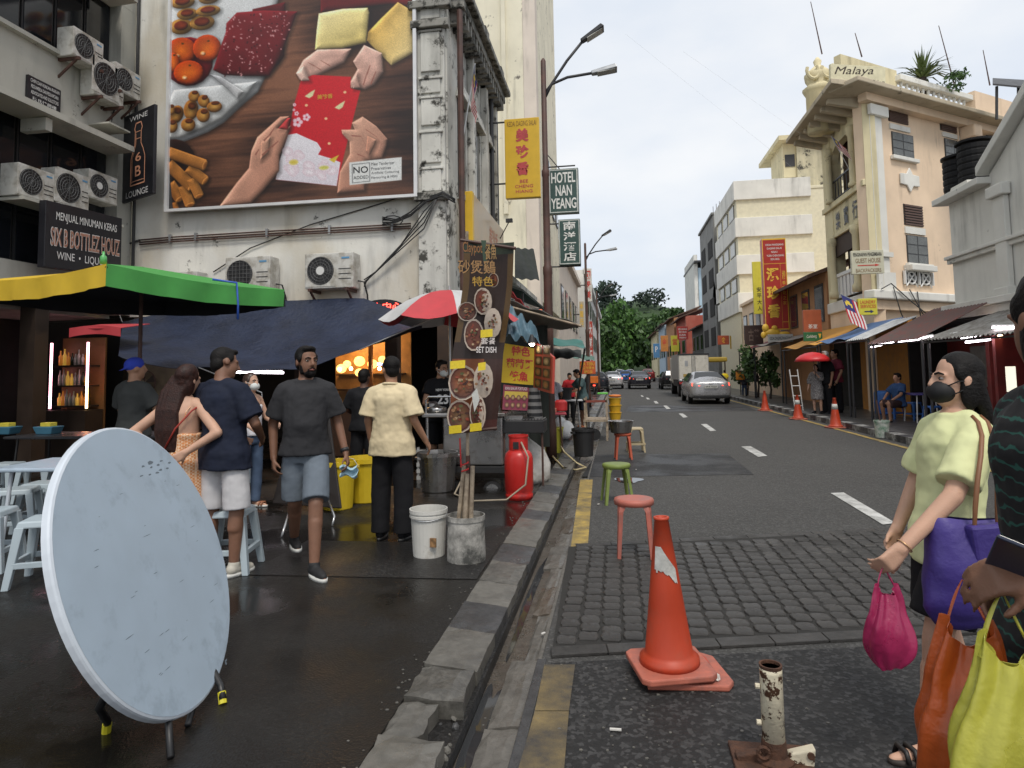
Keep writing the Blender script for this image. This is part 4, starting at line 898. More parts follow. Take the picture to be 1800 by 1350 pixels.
def win_px(x0, x1, ya, yb, kind):
 u0, z1 = hu(x0, ya); u1, _ = hu(x1, ya); _, z0 = hu((x0 + x1) / 2, yb)
 if kind == 'louvre':
  w_ = hbox(u0, u1, z0, z1, .0, .012, 'louvre_window', DARKM); n_ = 8
  for k in range(n_): hbox(u0 + .03, u1 - .03, z0 + (z1 - z0) * (k + .15) / n_, z0 + (z1 - z0) * (k + .75) / n_, .012, .05, 'slat', BROWNL, w_) if False else hbox(u0 + .03, u1 - .03, z0 + (z1 - z0) * (k + .15) / n_, z0 + (z1 - z0) * (k + .75) / n_, .012, .05, 'slat', BROWNL)
 elif kind == 'pane':
  hbox(u0, u1, z0, z1, 0, .03, 'window', DARKM)
  for i in range(2):
   for j in range(3):
    du, dz = (u1 - u0) / 2, (z1 - z0) / 3
    hbox(u0 + du * i + .025, u0 + du * (i + 1) - .025, z0 + dz * j + .02, z0 + dz * (j + 1) - .02, .03, .036, 'pane', mat('leaded_glass', (.10, .105, .10), .25, var=.3, scale=3))
  hbox(u0 - .12, u1 + .12, z0 - .13, z0, 0, .14, 'sill', W_TRIM, bevel=.02)
 else: hbox(u0, u1, z0, z1, 0, .05, 'panel', W_TRIM)
for q in ((1560, 1594, 191, 216, 'louvre'), (1562, 1597, 217, 230, 'panel'), (1566, 1603, 231, 277, 'pane'), (1651, 1682, 206, 232, 'louvre'), (1655, 1684, 232, 243, 'panel'), (1659, 1690, 243, 284, 'pane'),
  (1587, 1620, 358, 397, 'louvre'), (1589, 1624, 398, 412, 'panel'), (1592, 1628, 413, 464, 'pane'), (1732, 1744, 222, 246, 'pane')): win_px(*q)
for x0, x1, y_ in ((1553, 1598, 184), (1646, 1690, 200)):
 u0, z0 = hu(x0, y_); u1, _ = hu(x1, y_); hbox(u0, u1, z0, z0 + .1, 0, .12, 'lintel', W_TRIM, bevel=.02)
u0, z1 = hu(1588, 466); u1, _ = hu(1632, 466); _, z0 = hu(1610, 478); hbox(u0, u1, z0, z1, 0, .3, 'window_box', W_TRIM, bevel=.02)
_, zb = hu(1610, 501); mid = (u0 + u1) / 2
lat = MB()
for cu in (mid - .38, mid + .38):
 for k in range(20):
  a0, a1 = 2 * math.pi * k / 20, 2 * math.pi * (k + 1) / 20; rr_ = .2
  lat.tube([H0 + HD * (cu + rr_ * math.cos(a)) + HN * .07 + Vector((0, 0, (z0 + zb) / 2 + rr_ * math.sin(a))) for a in (a0, a1)], .035, 4)
 for s_ in (-1, 1): lat.tube([H0 + HD * (cu - .3) + HN * .07 + Vector((0, 0, (z0 + zb) / 2 - s_ * .28)), H0 + HD * (cu + .3) + HN * .07 + Vector((0, 0, (z0 + zb) / 2 + s_ * .28))], .03, 4)
for u in (mid - .74, mid, mid + .74): lat.tube([H0 + HD * u + HN * .07 + Vector((0, 0, zb)), H0 + HD * u + HN * .07 + Vector((0, 0, z0))], .05, 4)
hbox(mid - .74, mid + .74, zb, z0, 0, .012, 'lattice_back', DARKM); lat.build('lattice', WHITE_T, hotel)
u_, z_ = hu(1597, 317)
P = lambda u, z: H0 + HD * u + HN * .01 + Vector((0, 0, z))
MB().prism([P(u_ + a, z_ + c) for a, c in ((0, .42), (.16, .2), (.5, .18), (.5, -.18), (.16, -.2), (0, -.42), (-.16, -.2), (-.5, -.18), (-.5, .18), (-.16, .2))], HN * .06).build('diamond_ornament', W_TRIM, hotel, bevel=.02)
hbox(.15, .75, 3.9, 9.9, 0, .12, 'corner_strip', W_TRIM); hbox(.05, .95, 9.55, 9.9, .12, .26, 'capital', W_TRIM, bevel=.03); hbox(.1, .85, 5.0, 5.15, .12, .2, 'moulding', W_TRIM); hbox(.05, .9, 3.9, 4.5, .12, .2, 'plinth', W_TRIM)
hbox(-.45, 12, 3.62, 3.9, 0, .38, 'cornice', W_TRIM, bevel=.04); hbox(-.3, 12, 3.3, 3.62, 0, .2, 'cornice', W_PEACH, bevel=.02)
hbox(-1.2, 12, 10.2, 10.36, -.3, .75, 'eave', W_EAVE, bevel=.03); hbox(-.2, 12, 9.95, 10.2, 0, .3, 'cornice', W_PEACH)
for u in (5.2, 7.3, 9.3): hbox(u, u + .5, 9.5, 9.95, 0, .55, 'eave_bracket', W_PEACH, bevel=.06)
hbox(5.05, 5.12, 3.9, 9.95, 0, .07, 'downpipe', W_PEACH)
# roof: parapet with balusters
hbox(2.5, 6.8, 11.35, 11.55, -.6, -.25, 'coping', W_TRIM, bevel=.02); hbox(2.3, 6.9, 10.36, 10.5, -.6, -.25, 'coping', W_TRIM); hbox(6.8, 12, 10.36, 11.7, -.6, -.2, 'parapet', W_PEACH); hbox(-.3, 2.6, 10.36, 11.75, -.7, -.45, 'parapet', W_YCR)
for i in range(13):
 c = H0 + HD * (2.75 + i * .31) - HN * .42 + Vector((0, 0, 10.5))
 MB().lathe([(.05, 0), (.05, .08), (.03, .14), (.09, .32), (.085, .42), (.035, .62), (.05, .72), (.05, .85)], c, 10).build('baluster', W_TRIM, hotel, smooth=True)
# street front with two loggias
def yb_(x0, x1, y0, y1, z0, z1, name, m, bevel=0.0, parent=hotel): return bx(x0, x1, y0, y1, z0, z1).build(name, m, parent, bevel=bevel)
yb_(XR - .02, XR + .35, 22.0, 22.75, 3.9, 10.2, 'pier', W_YCR); yb_(XR - .02, XR + .35, 25.3, 26.2, 3.9, 10.2, 'pier', W_YCR)
yb_(XR, XR + .3, 22.75, 25.3, 9.55, 10.2, 'beam', W_YCR); yb_(XR, XR + .3, 22.75, 25.3, 6.25, 7.45, 'beam', W_YCR); yb_(XR - .1, XR + .3, 22.0, 26.2, 3.5, 3.9, 'cornice', W_TRIM, .03); yb_(XR, XR + .35, 22.0, 26.2, 2.9, 3.5, 'beam', W_PEACH)
yb_(XR + .45, XR + .55, 22.72, 25.35, 3.5, 10.2, 'loggia_wall', mat('loggia_shade_wall', (.075, .045, .028), .8)); yb_(XR + .3, XR + 1.5, 23.3, 26.2, 10.0, 10.2, 'loggia_ceiling', W_YCR); yb_(XR + .3, XR + 1.4, 23.3, 26.2, 6.9, 7.3, 'loggia_floor', W_YCR)  # dark wall set close behind the openings, loggia shade put into its colour
yb_(XR - .12, XR - .02, 22.0, 26.2, 7.3, 7.5, 'moulding', W_YCR, .02); yb_(XR - .1, XR - .0, 22.7, 25.4, 6.2, 6.32, 'moulding', W_YCR, .02)
for y in (22.85, 25.2):
 MB().lathe([(.16, 0), (.16, .1), (.11, .16), (.10, 1.7), (.15, 1.78), (.17, 1.95), (.13, 2.05)], (XR - .10, y, 7.5), 12).build('column', W_YCR, hotel, smooth=True)
 MB().lathe([(.18, 0), (.18, .2), (.12, .3), (.11, 1.9), (.17, 2.0), (.17, 2.2)], (XR - .12, y, 4.0), 12).build('column', W_YCR, hotel, smooth=True)
MB().prism([(XR - .005, 22.8 + 2.5 * u, 9.55 - h_) for u, h_ in ((0, 0), (0, .55), (.08, .25), (.2, .1), (.35, .02), (.65, .02), (.8, .1), (.92, .25), (1, .55), (1, 0))], (.25, 0, 0)).build('arch_head', W_YCR, hotel)
rl = MB()
for i in range(9): rl.box(XR + .0, XR + .03, 22.85 + i * .3, 22.88 + i * .3, 7.45, 8.25)
rl.box(XR - .01, XR + .04, 22.75, 25.3, 8.25, 8.31).box(XR - .01, XR + .04, 22.75, 25.3, 7.6, 7.63); rl.build('railing', DARKM, hotel)
fl_ = MB()
b = []
for k, ch in enumerate('樂寶行'): put_text((q_ := MB()), ch, (XR - .026, 25.0 - k * .85, 6.45), (XR - .026, 24.55 - k * .85, 6.45), (XR - .026, 25.0 - k * .85, 7.1), .02) ; q_.build('character', DARKM, hotel)
for i in range(7): MB().box(XR - .03, XR + .03, 22.85 + i * .36, 23.1 + i * .36, 4.0, 4.75).build('balustrade_panel', WHITE_T, hotel, bevel=.01)
yb_(XR - .06, XR + .06, 22.0, 25.4, 4.75, 4.88, 'balustrade_rail', WHITE_T, .01)
MB().hexa([(XR - .02, 22.8, 5.6), (XR + .0, 25.2, 5.5), (XR + .0, 25.2, 6.2), (XR - .02, 22.8, 6.2)], [(XR + .05, 22.8, 5.6), (XR + .05, 25.2, 5.5), (XR + .05, 25.2, 6.2), (XR + .05, 22.8, 6.2)]).build('bamboo_blind', mat('dark_blind', (.06, .04, .03), .8), hotel)
yb_(XR + .5, XR + .55, 24.2, 25.2, 4.0, 6.2, 'shutter', mat('blue_black_shutter', (.02, .03, .05), .5))
# deep eave over the street
MB().hexa([(6.75, 20.9, 10.26), (XR + .4, 21.6, 10.20), (XR + .4, 27, 10.20), (6.75, 26.4, 10.26)], [(6.75, 20.9, 10.42), (XR + .4, 21.6, 10.42), (XR + .4, 27, 10.42), (6.75, 26.4, 10.42)]).build('eave', W_EAVE, hotel, bevel=.02)
for i in range(7): MB().hexa([(7.0, 22.1 + i * .66, 10.1), (XR, 22.1 + i * .66, 9.85), (XR, 22.3 + i * .66, 9.85), (7.0, 22.3 + i * .66, 10.1)], [(7.0, 22.1 + i * .66, 10.26), (XR, 22.1 + i * .66, 10.26), (XR, 22.3 + i * .66, 10.26), (7.0, 22.3 + i * .66, 10.26)]).build('eave_bracket', W_EAVE, hotel, bevel=.02)
tu = PY(1440, 172, 24.5); ts_ = .72
MB().lathe([(r_ * ts_, z_) for r_, z_ in ((.62, -1.2), (.62, .2), (.7, .3), (.78, .42), (.6, .5), (.5, .6), (.62, .75), (.66, .95), (.45, 1.1), (.3, 1.2), (.14, 1.3), (.2, 1.45), (.06, 1.6))], (tu.x, 24.5, tu.z - .1), 14).build('turret', W_YCR, hotel, smooth=True)
for k in range(2):
 c = Vector((tu.x, 24.5, tu.z + .85)); pts = [c + Vector(((.72 - .03 * a) * math.cos(a * .4 + 2.6) * .35 + (-.25 if k else .25), -.4, .28 * math.sin(a * .4 + 2.6))) for a in range(12)]
 MB().tube(pts, .06, 6).build('scroll', W_YCR, hotel)
def poles(items, parent):
 for x, yt, yb2, Y, lean in items:
  a, c = PY(x, yb2, Y), PY(x - lean, yt, Y); MB().cyl(a, c, .025, .012, 6).build('mast', RUST, parent)
poles(((1445, 3, 95, 24.5, 20), (1515, 58, 100, 24, 12), (1678, 45, 150, 26, 28), (1740, 88, 150, 26, 12)), hotel)
sg = thing('rooftop_sign', 'cream rooftop sign with dark handwriting at the hotel corner', 'sign', (8, 22.4, 10.4))
a_, c_, d_ = PY(1460, 140, 21.75), PY(1556, 138, 22.35), PY(1460, 112, 21.75)
f = Face(a_ + Vector((0, 0, -.15)), (c_.x, c_.y, a_.z - .15), d_)
MB().prism([f.p(0, 0, -.1), f.p(1, 0, -.1), f.p(1, 1, -.1), f.p(0, 1, -.1)], f.n * .1).build('panel', mat('cream_sign', (.62, .58, .40), .5), sg, bevel=.01)
b = MB(); put_text(b, 'Malaya', f.p(.05, .38, .006), f.p(.75, .48, .006), f.p(.12, .88, .006)); b.build('lettering', DKWOOD, sg); b = MB(); put_text(b, 'Thai inn', f.p(.58, .08, .006), f.p(.97, .1, .006), f.p(.6, .34, .006)); b.build('lettering', DKWOOD, sg)
def grow(name, label, cat, c, r, n, lsz, mats, seed=0, group=None, trunk=None, kind=None, flat=0.0, clumps=9):
 """foliage of many leaf-sized faces in uneven clumps, on a tapered trunk with limbs"""
 rnd = random.Random(seed); t = thing(name, label, cat, trunk[0] if trunk else c, group); c = Vector(c)
 cl = [(Vector((rnd.gauss(0, .45) * r[0], rnd.gauss(0, .45) * r[1], rnd.uniform(-.7, .8) * r[2])), rnd.uniform(.28, .5)) for _ in range(clumps)]
 bs = MB()
 for i in range(n):
  o_, q = cl[rnd.randrange(clumps)]; d = Vector((rnd.gauss(0, 1), rnd.gauss(0, 1), rnd.gauss(0, 1))).normalized() * (rnd.random() ** .4)
  p = c + o_ + Vector((d.x * r[0] * q, d.y * r[1] * q, d.z * r[2] * q)); s_ = lsz * rnd.uniform(.6, 1.4)
  a = Vector((rnd.gauss(0, 1), rnd.gauss(0, 1), rnd.gauss(0, .5) )).normalized(); e = a.orthogonal().normalized(); e = Matrix.Rotation(rnd.random() * 6.28, 3, a) @ e; w_ = a.cross(e)
  bs.cur = 0 if rnd.random() < .6 else 1
  bs.add([p - e * s_, p + w_ * s_ * .55, p + e * s_, p - w_ * s_ * .55], [(0, 1, 2, 3)])
 bs.build('foliage', list(mats), t, kind='stuff')
 if trunk:
  b = MB(); p0, p1, rr0 = Vector(trunk[0]), c + Vector((0, 0, -r[2] * .2)), trunk[1]
  b.tube([p0, p0.lerp(p1, .4) + Vector((rr0, 0, 0)), p1], [rr0, rr0 * .75, rr0 * .4], 8)
  for o_, q in cl[:6]: b.tube([p0.lerp(p1, .55), c + o_ * .5 + Vector((0, 0, -.1 * r[2])), c + o_ * .9], [rr0 * .5, rr0 * .3, rr0 * .1], 5)
  b.build('trunk', DKWOOD, t)
 return t
LEAF1, LEAF2 = mat('leaf_green', (.055, .115, .025), .55, var=.35, scale=.4), mat('leaf_deep_green', (.028, .062, .018), .55, var=.35, scale=.4)
LEAF3, LEAF4 = mat('leaf_far_green', (.07, .155, .03), .6, var=.3, scale=.15), mat('leaf_far_dark', (.034, .085, .018), .6, var=.3, scale=.15)
LEAF5, LEAF6 = mat('leaf_bluish_green', (.022, .042, .026), .7, var=.25, scale=.1), mat('leaf_bluish_dark', (.014, .028, .018), .7, var=.25, scale=.1)
pl = thing('rooftop_palm', 'spiky palm growing on the hotel roof behind the balustrade', 'plant', PY(1620, 140, 25))
b = MB(); c = PY(1622, 138, 25); rnd = random.Random(4)
for i in range(110):
 a, e = rnd.uniform(0, 6.28), rnd.uniform(.1, 1.4); L = rnd.uniform(.7, 1.35); d = Vector((math.cos(a) * math.cos(e), math.sin(a) * math.cos(e), math.sin(e)))
 s_ = d.cross(Vector((0, 0, 1))).normalized() * .035; m_ = c + d * L * .55; t_ = c + d * L + Vector((0, 0, -.35 * L * math.cos(e)))
 b.add([c - s_, c + s_, m_ + s_, m_ - s_, t_], [(0, 1, 2, 3), (3, 2, 4)])
b.build('leaf_blades', mat('palm_green', (.11, .15, .045), .5, var=.3), pl, kind='stuff'); MB().cyl(c - Vector((0, 0, 1)), c + Vector((0, 0, .1)), .12).build('trunk', DKWOOD, pl)
p = PY(1685, 142, 25); grow('rooftop_shrub', 'small leafy shrub on the hotel roof to the right of the palm', 'plant', p, (.6, .4, .35), 300, .07, (LEAF1, LEAF2), 3)
flag('striped flag on a staff at the upper loggia railing of the peach hotel', (XR - .1, 22.9, 7.9), (XR - .75, 22.7, 9.2), (.5, -.6, 0), .9, .5, FC, .6, 1)
flag('striped flag drooping above the yellow and blue tarpaulin below the hotel', (XR - .1, 21.4, 3.2), (XR - 1.2, 21.2, 3.75), (.3, -.3, 0), 1.1, .6, FC, .8, 2)
def face_sign(name, label, bl, br, tl, Y, thick, panel, lines, parent_mat, bevel=.01, group=None):
 t, f = board_sign(name, label, bl, br, tl, Y, thick, panel, group)
 for s_, u0, u1, v0, v1, mm in lines:
  b = MB(); f.text(b, s_, u0, u1, v0, v1, .006, .012); b.build('lettering', mm, t)
 return t, f
YSG = mat('lemon_sign', (.62, .56, .06), .45, var=.05); PALE_S = mat('cream_board', (.55, .53, .40), .5, var=.06)
t, f = face_sign('laundry_sign', 'yellow sign reading LAUNDRY SERVICES with an arrow on the hotel corner', (1510, 554), (1543, 554), (1510, 525), 21.2, .18, YSG, (('LAUNDRY', .1, .92, .68, .88, TXT_R), ('SERVICES', .1, .92, .42, .62, TXT_R)), None)
b = MB(); b.add([f.p(*q, .006) for q in ((.3, .17), (.3, .24), (.62, .24), (.62, .32), (.8, .205), (.62, .09), (.62, .17))], [(0, 1, 2, 5, 6), (2, 3, 4, 5)]); b.build('arrow', mat('navy_lettering', (.02, .03, .09), .5), t)
t, f = face_sign('guesthouse_sign', 'cream guesthouse sign with a red arrow below the upper loggia', (1498, 482), (1555, 478), (1497, 441), 21.4, .12, PALE_S, (('PENGINAPAN PENGEMBARA', .06, .94, .74, .90, TXT_K), ('GUEST HOUSE', .12, .9, .46, .66, mat('bronze_lettering', (.25, .17, .09), .5)), ('BACKPACKERS', .12, .9, .06, .22, mat('bronze_lettering', (.25, .17, .09), .5))), None)
b = MB(); b.add([f.p(*q, .006) for q in ((.18, .335), (.18, .375), (.72, .375), (.72, .41), (.86, .355), (.72, .30), (.72, .335))], [(0, 1, 2, 5, 6), (2, 3, 4, 5)]); b.build('arrow', TXT_R, t)
# ------------------------------------------------------------------ grey building with tanks
gb = thing('grey_gabled_building', 'grey rendered building with gable and mouldings at the right edge', 'building', (8, 15, 0))
bx(XR, 14, 15.2, 17.0, 2.7, 5.4).build('wall', W_GREY, gb); bx(XR - .3, 14, 15.15, 17.2, 5.4, 5.55).build('roof_slab', W_GREY, gb, bevel=.02)
MB().hexa([(XR - .02, 6, 2.7), (XR - .02, 15.2, 2.7), (XR - .02, 15.2, 5.6), (XR - .02, 6, 11.0)], [(14, 6, 2.7), (14, 15.2, 2.7), (14, 15.2, 5.6), (14, 6, 11.0)]).build('gable_wall', W_GREY, gb)
MB().hexa([(XR - .25, 6, 10.9), (XR - .25, 15.3, 5.6), (XR - .25, 15.3, 5.8), (XR - .25, 6, 11.2)], [(14, 6, 10.9), (14, 15.3, 5.6), (14, 15.3, 5.8), (14, 6, 11.2)]).build('gable_coping', W_GREY, gb, bevel=.02)
for z0, z1, e in ((2.62, 2.8, .16), (2.8, 2.95, .28), (3.95, 4.05, .1), (4.05, 4.13, .16)): bx(XR - e, XR - .005 - (.02 if z0 > 4.04 else .0), 6, 17.05 + e * .2, z0, z1).build('cornice', W_GREY, gb, bevel=.015)
bx(XR - .14, XR - .03, 14.55, 14.95, 2.95, 5.0).build('pilaster', W_GREY, gb, bevel=.015); bx(XR - .22, XR - .03, 14.45, 15.05, 5.0, 5.25).build('capital', W_GREY, gb, bevel=.03); bx(XR - .2, XR - .03, 14.5, 15.0, 2.95, 3.12).build('plinth', W_GREY, gb, bevel=.02)
MB().prism([(XR - .021, 13.9, 6.0), (XR - .021, 12.6, 6.0), (XR - .021, 12.6, 6.75)], (-.05, 0, 0)).build('gable_panel', W_GREY, gb, bevel=.02)
TANK = mat('black_polythene', (.008, .008, .009), .65, var=.2, spec=.2)
for q, lab in (((1690, 338, 17.0), 'black ribbed water tank on the flat roof, lower left one'), ((1716, 312, 16.5), 'black ribbed water tank on the flat roof, right one against the gable')):
 p = PY(*q); h_ = 1.0; r_ = .36; t = thing('water_tank', lab, 'water tank', (p.x, p.y, 5.55), 'water tanks on the grey roof')
 prof = [(r_ * .95, 0)]
 for k in range(6): prof += [(r_, .04 + k * .15), (r_, .12 + k * .15), (r_ * .95, .15 + k * .15)]
 z0 = 5.55 if q[0] < 1700 else 5.75
 MB().lathe(prof, (p.x, p.y, z0), 20).build('body', TANK, t); MB().lathe([(r_ * 1.08, h_ - .05), (r_ * 1.08, h_), (r_ * .5, h_ + .05), (r_ * .2, h_ + .09)], (p.x, p.y, z0), 20).build('lid', TANK, t)
 if z0 > 5.6: bx(p.x - .4, p.x + .4, p.y - .4, p.y + .4, 5.55, 5.75).build('stand', W_GREY, t)
dsh = thing('solar_panel_frame', 'dark roof canopy and dish behind the gable at the upper right', 'roof canopy', PY(1760, 150, 22)); a_ = PY(1745, 150, 22)
MB().hexa([a_, PY(1745, 140, 24), PY(1830, 145, 24), PY(1830, 158, 22)], [a_ + Vector((0, 0, .06)), PY(1745, 140, 24) + Vector((0, 0, .06)), PY(1830, 145, 24) + Vector((0, 0, .06)), PY(1830, 158, 22) + Vector((0, 0, .06))]).build('panel', DARKM, dsh)
for x in (1752, 1790): MB().cyl(PY(x, 152, 22.2), PY(x, 210, 22.2), .04).build('post', DARKM, dsh)
# ------------------------------------------------------------------ awnings on the right
CORR = mat('corrugated_grey', (.30, .29, .27), .5, metal=.2, var=.2, dirt=(.12, .10, .08), damt=.6)
CORR_R = mat('corrugated_red', (.17, .05, .04), .6, var=.3, dirt=(.09, .07, .06), damt=.9)
CORR_W = mat('corrugated_white', (.55, .56, .56), .5, var=.15, dirt=(.3, .3, .3))
ORTARP = mat('orange_tarp', (.62, .30, .04), .6, var=.1); BLTARP = mat('blue_tarp', (.06, .13, .28), .6, var=.15)
def awning(label, y0, y1, zf, zb, m, xf=6.35, xb=XR - .06, corr=True, name='awning', wave=.02, zf1=None, zb1=None):
 t = thing(name, label, 'awning', (xf, (y0 + y1) / 2, zf)); n_ = int((y1 - y0) * 7) if corr else 10
 zf1 = zf if zf1 is None else zf1; zb1 = zb if zb1 is None else zb1
 MB().grid(n_ * 4, 3, lambda u, v: (xf + (xb - xf) * v, y0 + (y1 - y0) * u, (zf + (zf1 - zf) * u) * (1 - v) + (zb + (zb1 - zb) * u) * v + (wave * math.sin(u * n_ * 2 * math.pi) if corr else .05 * math.sin(u * 9) * (1 - v) - .06 * math.sin(math.pi * v)))).build('sheet', m, t, smooth=True, solid=.008)
 for y in (y0 + .1, y1 - .1):
  MB().tube([(xf + .1, y, .13), (xf + .1, y, zf + .0)], .03, 6).build('post', DARKM, t)
 MB().tube([(xf + .06, y0, zf - .05), (xf + .06, y1, zf1 - .05)], .022, 6).build('beam', DARKM, t); return t
awning('long grey corrugated awning over the red food stall below the grey building', 7, 15.0, 2.02, 2.72, CORR, zf1=2.08, zb1=2.66)
awning('rusty red corrugated awning between the grey awning and the blue tarpaulin', 15.1, 18.0, 2.12, 2.95, CORR_R)
awning('pale corrugated awning sheet next to the blue tarpaulin', 18.1, 19.6, 2.26, 2.8, CORR_W, xb=7.6)
awning('blue tarpaulin awning beside the orange one', 19.7, 22.4, 2.30, 2.9, BLTARP, corr=False); awning('orange tarpaulin awning at the hotel pavement', 22.5, 27.0, 2.25, 2.95, ORTARP, corr=False)
awning('small grey metal awning over the stall past the hotel', 27.3, 32.5, 2.55, 2.95, CORR, corr=False); awning('dark red awning under the tall red sign', 32.6, 36.5, 2.5, 2.95, mat('maroon_canvas', (.16, .03, .035), .7), corr=False)
# dark stalls under the awnings
stl = thing('red_stall_interior', 'dark red food stall interior under the corrugated awnings', 'stall', (8, 13, .13))
REDW = mat('dark_red_wall', (.16, .02, .018), .6, var=.2)
bx(XR + .9, XR + 1.0, 5, 19.6, .13, 2.6).build('wall', REDW, stl); bx(XR - .06, XR + 1.0, 19.5, 19.6, .13, 2.62).build('wall', BLACK, stl)
bx(XR - .05, XR + .9, 15.6, 15.75, .13, 2.6).build('wall', REDW, stl); bx(7.4, 7.55, 14.3, 14.4, .13, 2.2).build('post', REDW, stl); bx(XR - .1, XR + .9, 5, 19.6, 2.55, 2.62).build('ceiling', BLACK, stl)
pc = MB(); rp = random.Random(9)
for i in range(10):
 y = 11.6 + (i % 5) * .42; z = 1.75 + (i // 5) * .38
 pc.add([(XR + .895, y, z), (XR + .895, y + .38, z), (XR + .895, y + .38, z + .34), (XR + .895, y, z + .34)], [(0, 3, 2, 1)], rgb(150, 140, 120)); pc.poly([(XR + .893, y + .19 + .13 * math.cos(a), z + .16 + .11 * math.sin(a)) for a in [k * .6 for k in range(10)]], rgb(120 + rp.randint(0, 60), 70, 40), rgb(90, 50, 30))
pc.build('food_photo', PRINT, stl)
for y0 in (15.9, 17.3): bx(XR + .88, XR + .898, y0, y0 + 1.0, 1.0, 2.0).build('notice_board', mat('pale_notice', (.22, .22, .20), .6, var=.3), stl)
bx(7.62, 7.8, 14.42, 14.46, 1.0, 1.5).build('lit_window', emit('lit_window_glow', (.9, .85, .7), .8), stl)
ow = thing('orange_shop_wall', 'ochre painted shop wall behind the standing group across the street', 'shop wall', (8, 22, .13)); bx(XR + .02, XR + .15, 19.7, 23.4, .13, 2.9).build('wall', mat('ochre_paint', (.38, .16, .02), .7, var=.2), ow); bx(XR + .16, XR + .25, 19.7, 40, .13, 2.9).build('dark_wall', BLACK, ow)
TUBE = emit('lit_tube', (1.0, .88, .97), 9.0)
def tube_light(label, a, c):
 a, c = Vector(a), Vector(c); t = thing('fluorescent_tube', label, 'tube light', a, 'fluorescent tubes under the awnings')
 MB().cyl(a, c, .018, n=8).build('tube', TUBE, t); MB().tube([a + Vector((0, 0, .035)), c + Vector((0, 0, .035))], .022, 4).build('batten', WHITE_P, t)
for k, (x0, y0, x1, y1, X, lab) in enumerate(((1532, 610, 1570, 602, 6.5, 'lit tube under the pale corrugated sheet, leftmost of the row'), (1580, 602, 1640, 592, 6.5, 'long lit tube under the rusty red awning'), (1648, 595, 1683, 588, 6.6, 'short lit tube right of the long one, under the grey awning edge'), (1690, 594, 1730, 588, 6.8, 'lit tube over the food photos, nearer the stall front'), (1698, 602, 1740, 597, 7.3, 'fainter lit tube just below and behind the one over the food photos'), (1745, 576, 1790, 576, 6.5, 'bright tube at the near end of the grey awning, rightmost'))):
 tube_light(lab, PX(x0, y0, X), PX(x1, y1, X))
for px, py, lab in ((1698, 587, 'small round bulb glowing above the food photos, left one'), (1716, 587, 'small round bulb glowing above the food photos, right one'), (1758, 591, 'small round bulb against the red wall')):
 p = PX(px, py, 7.4); MB().ell(p, (.04,) * 3).build('bulb', emit('warm_bulb', (1, .7, .4), 14), smooth=True, label=lab, cat='bulb', group='bulbs in the red stall')
# ------------------------------------------------------------------ right side further up
TILE = mat('old_roof_tile', (.10, .055, .04), .8, var=.35, scale=3, bump=.5, bscale=20)
def shophouse(label, y0, y1, h, m, x=XR, depth=7, roof=True, nwin=3, storeys=1, name='shophouse', wmat=DARKM, zs=3.3, cat='building', glass=GLASS):
 t = thing(name, label, cat, (x, (y0 + y1) / 2, 0)); bx(x, x + depth, y0, y1, 0, h).build('wall', m, t)
 for s_ in range(storeys):
  z0 = zs + s_ * 2.4; dy = (y1 - y0) / nwin
  for i in range(nwin):
   w_ = bx(x - .03, x + .02, y0 + dy * i + dy * .2, y0 + dy * i + dy * .8, z0, z0 + 1.5).build('window', wmat, t); bx(x - .04, x - .031, y0 + dy * i + dy * .25, y0 + dy * i + dy * .75, z0 + .08, z0 + 1.42).build('pane', glass, w_)
 if roof:
  MB().hexa([(x - .7, y0 - .1, h - .25), (x - .7, y1 + .1, h - .25), (x + depth / 2, y1 + .1, h + 1.3), (x + depth / 2, y0 - .1, h + 1.3)], [(x - .7, y0 - .1, h - .12), (x - .7, y1 + .1, h - .12), (x + depth / 2, y1 + .1, h + 1.45), (x + depth / 2, y0 - .1, h + 1.45)]).build('roof', TILE, t)
 else: bx(x - .15, x + depth, y0 - .05, y1 + .05, h, h + .2).build('coping', m, t, bevel=.03)
 return t
W_ORSH = wall('orange_shophouse_plaster', (.42, .22, .11), streak=.4, patch=.2); W_REDSH = wall('faded_red_plaster', (.40, .10, .07), streak=.35, patch=.15, stain=(.45, .2, .15)); W_CON = wall('stained_concrete', (.24, .24, .23), streak=.7, patch=.4)
shophouse('old orange shophouse with tiled roof beside the peach hotel', 26.5, 34, 5.2, W_ORSH, nwin=4)
shophouse('pale shophouse with arched windows behind the tall red sign', 34.1, 43.5, 5.4, W_PEACH, nwin=5, roof=False)
sh = shophouse('cream modern block banded in white and yellow', 44, 52.5, 13.0, mat('cream_wall_paint', (.70, .65, .48), .7, var=.08), roof=False, nwin=2, storeys=0)
for k in range(4): bx(XR - .16, XR + 4.6, 43.84, 52.5, 12.5 - k * 2.45, 13.75 - k * 2.45).build('white_band', W_TRIM, sh, bevel=.02)
for k in range(3):
 for i in range(3): w_ = bx(XR - .05, XR + .02, 44.8 + i * 2.5, 46.6 + i * 2.5, 11.45 - k * 2.45, 12.4 - k * 2.45).build('window', W_CON, sh); bx(XR - .06, XR - .051, 44.9 + i * 2.5, 46.5 + i * 2.5, 11.5 - k * 2.45, 12.35 - k * 2.45).build('pane', mat('pale_glass', (.28, .27, .22), .2), w_)
bx(XR + 4.0, XR + 8, 44.4, 50, 0, 16.6).build('stair_tower', wall('mouldy_yellow_tower', (.66, .60, .42), streak=.95, patch=.75, sc=.7), sh); bx(XR + 2.8, XR + 8, 43.9, 50, 16.3, 16.6).build('tower_roof', W_YCR, sh); bx(XR + 3.2, XR + 4.0, 44.6, 48, 14, 16.3).build('tower_wall', W_YCR, sh); w_ = bx(XR + 3.3, XR + 3.9, 44.55, 44.6, 14.7, 15.5).build('window', DARKM, sh)
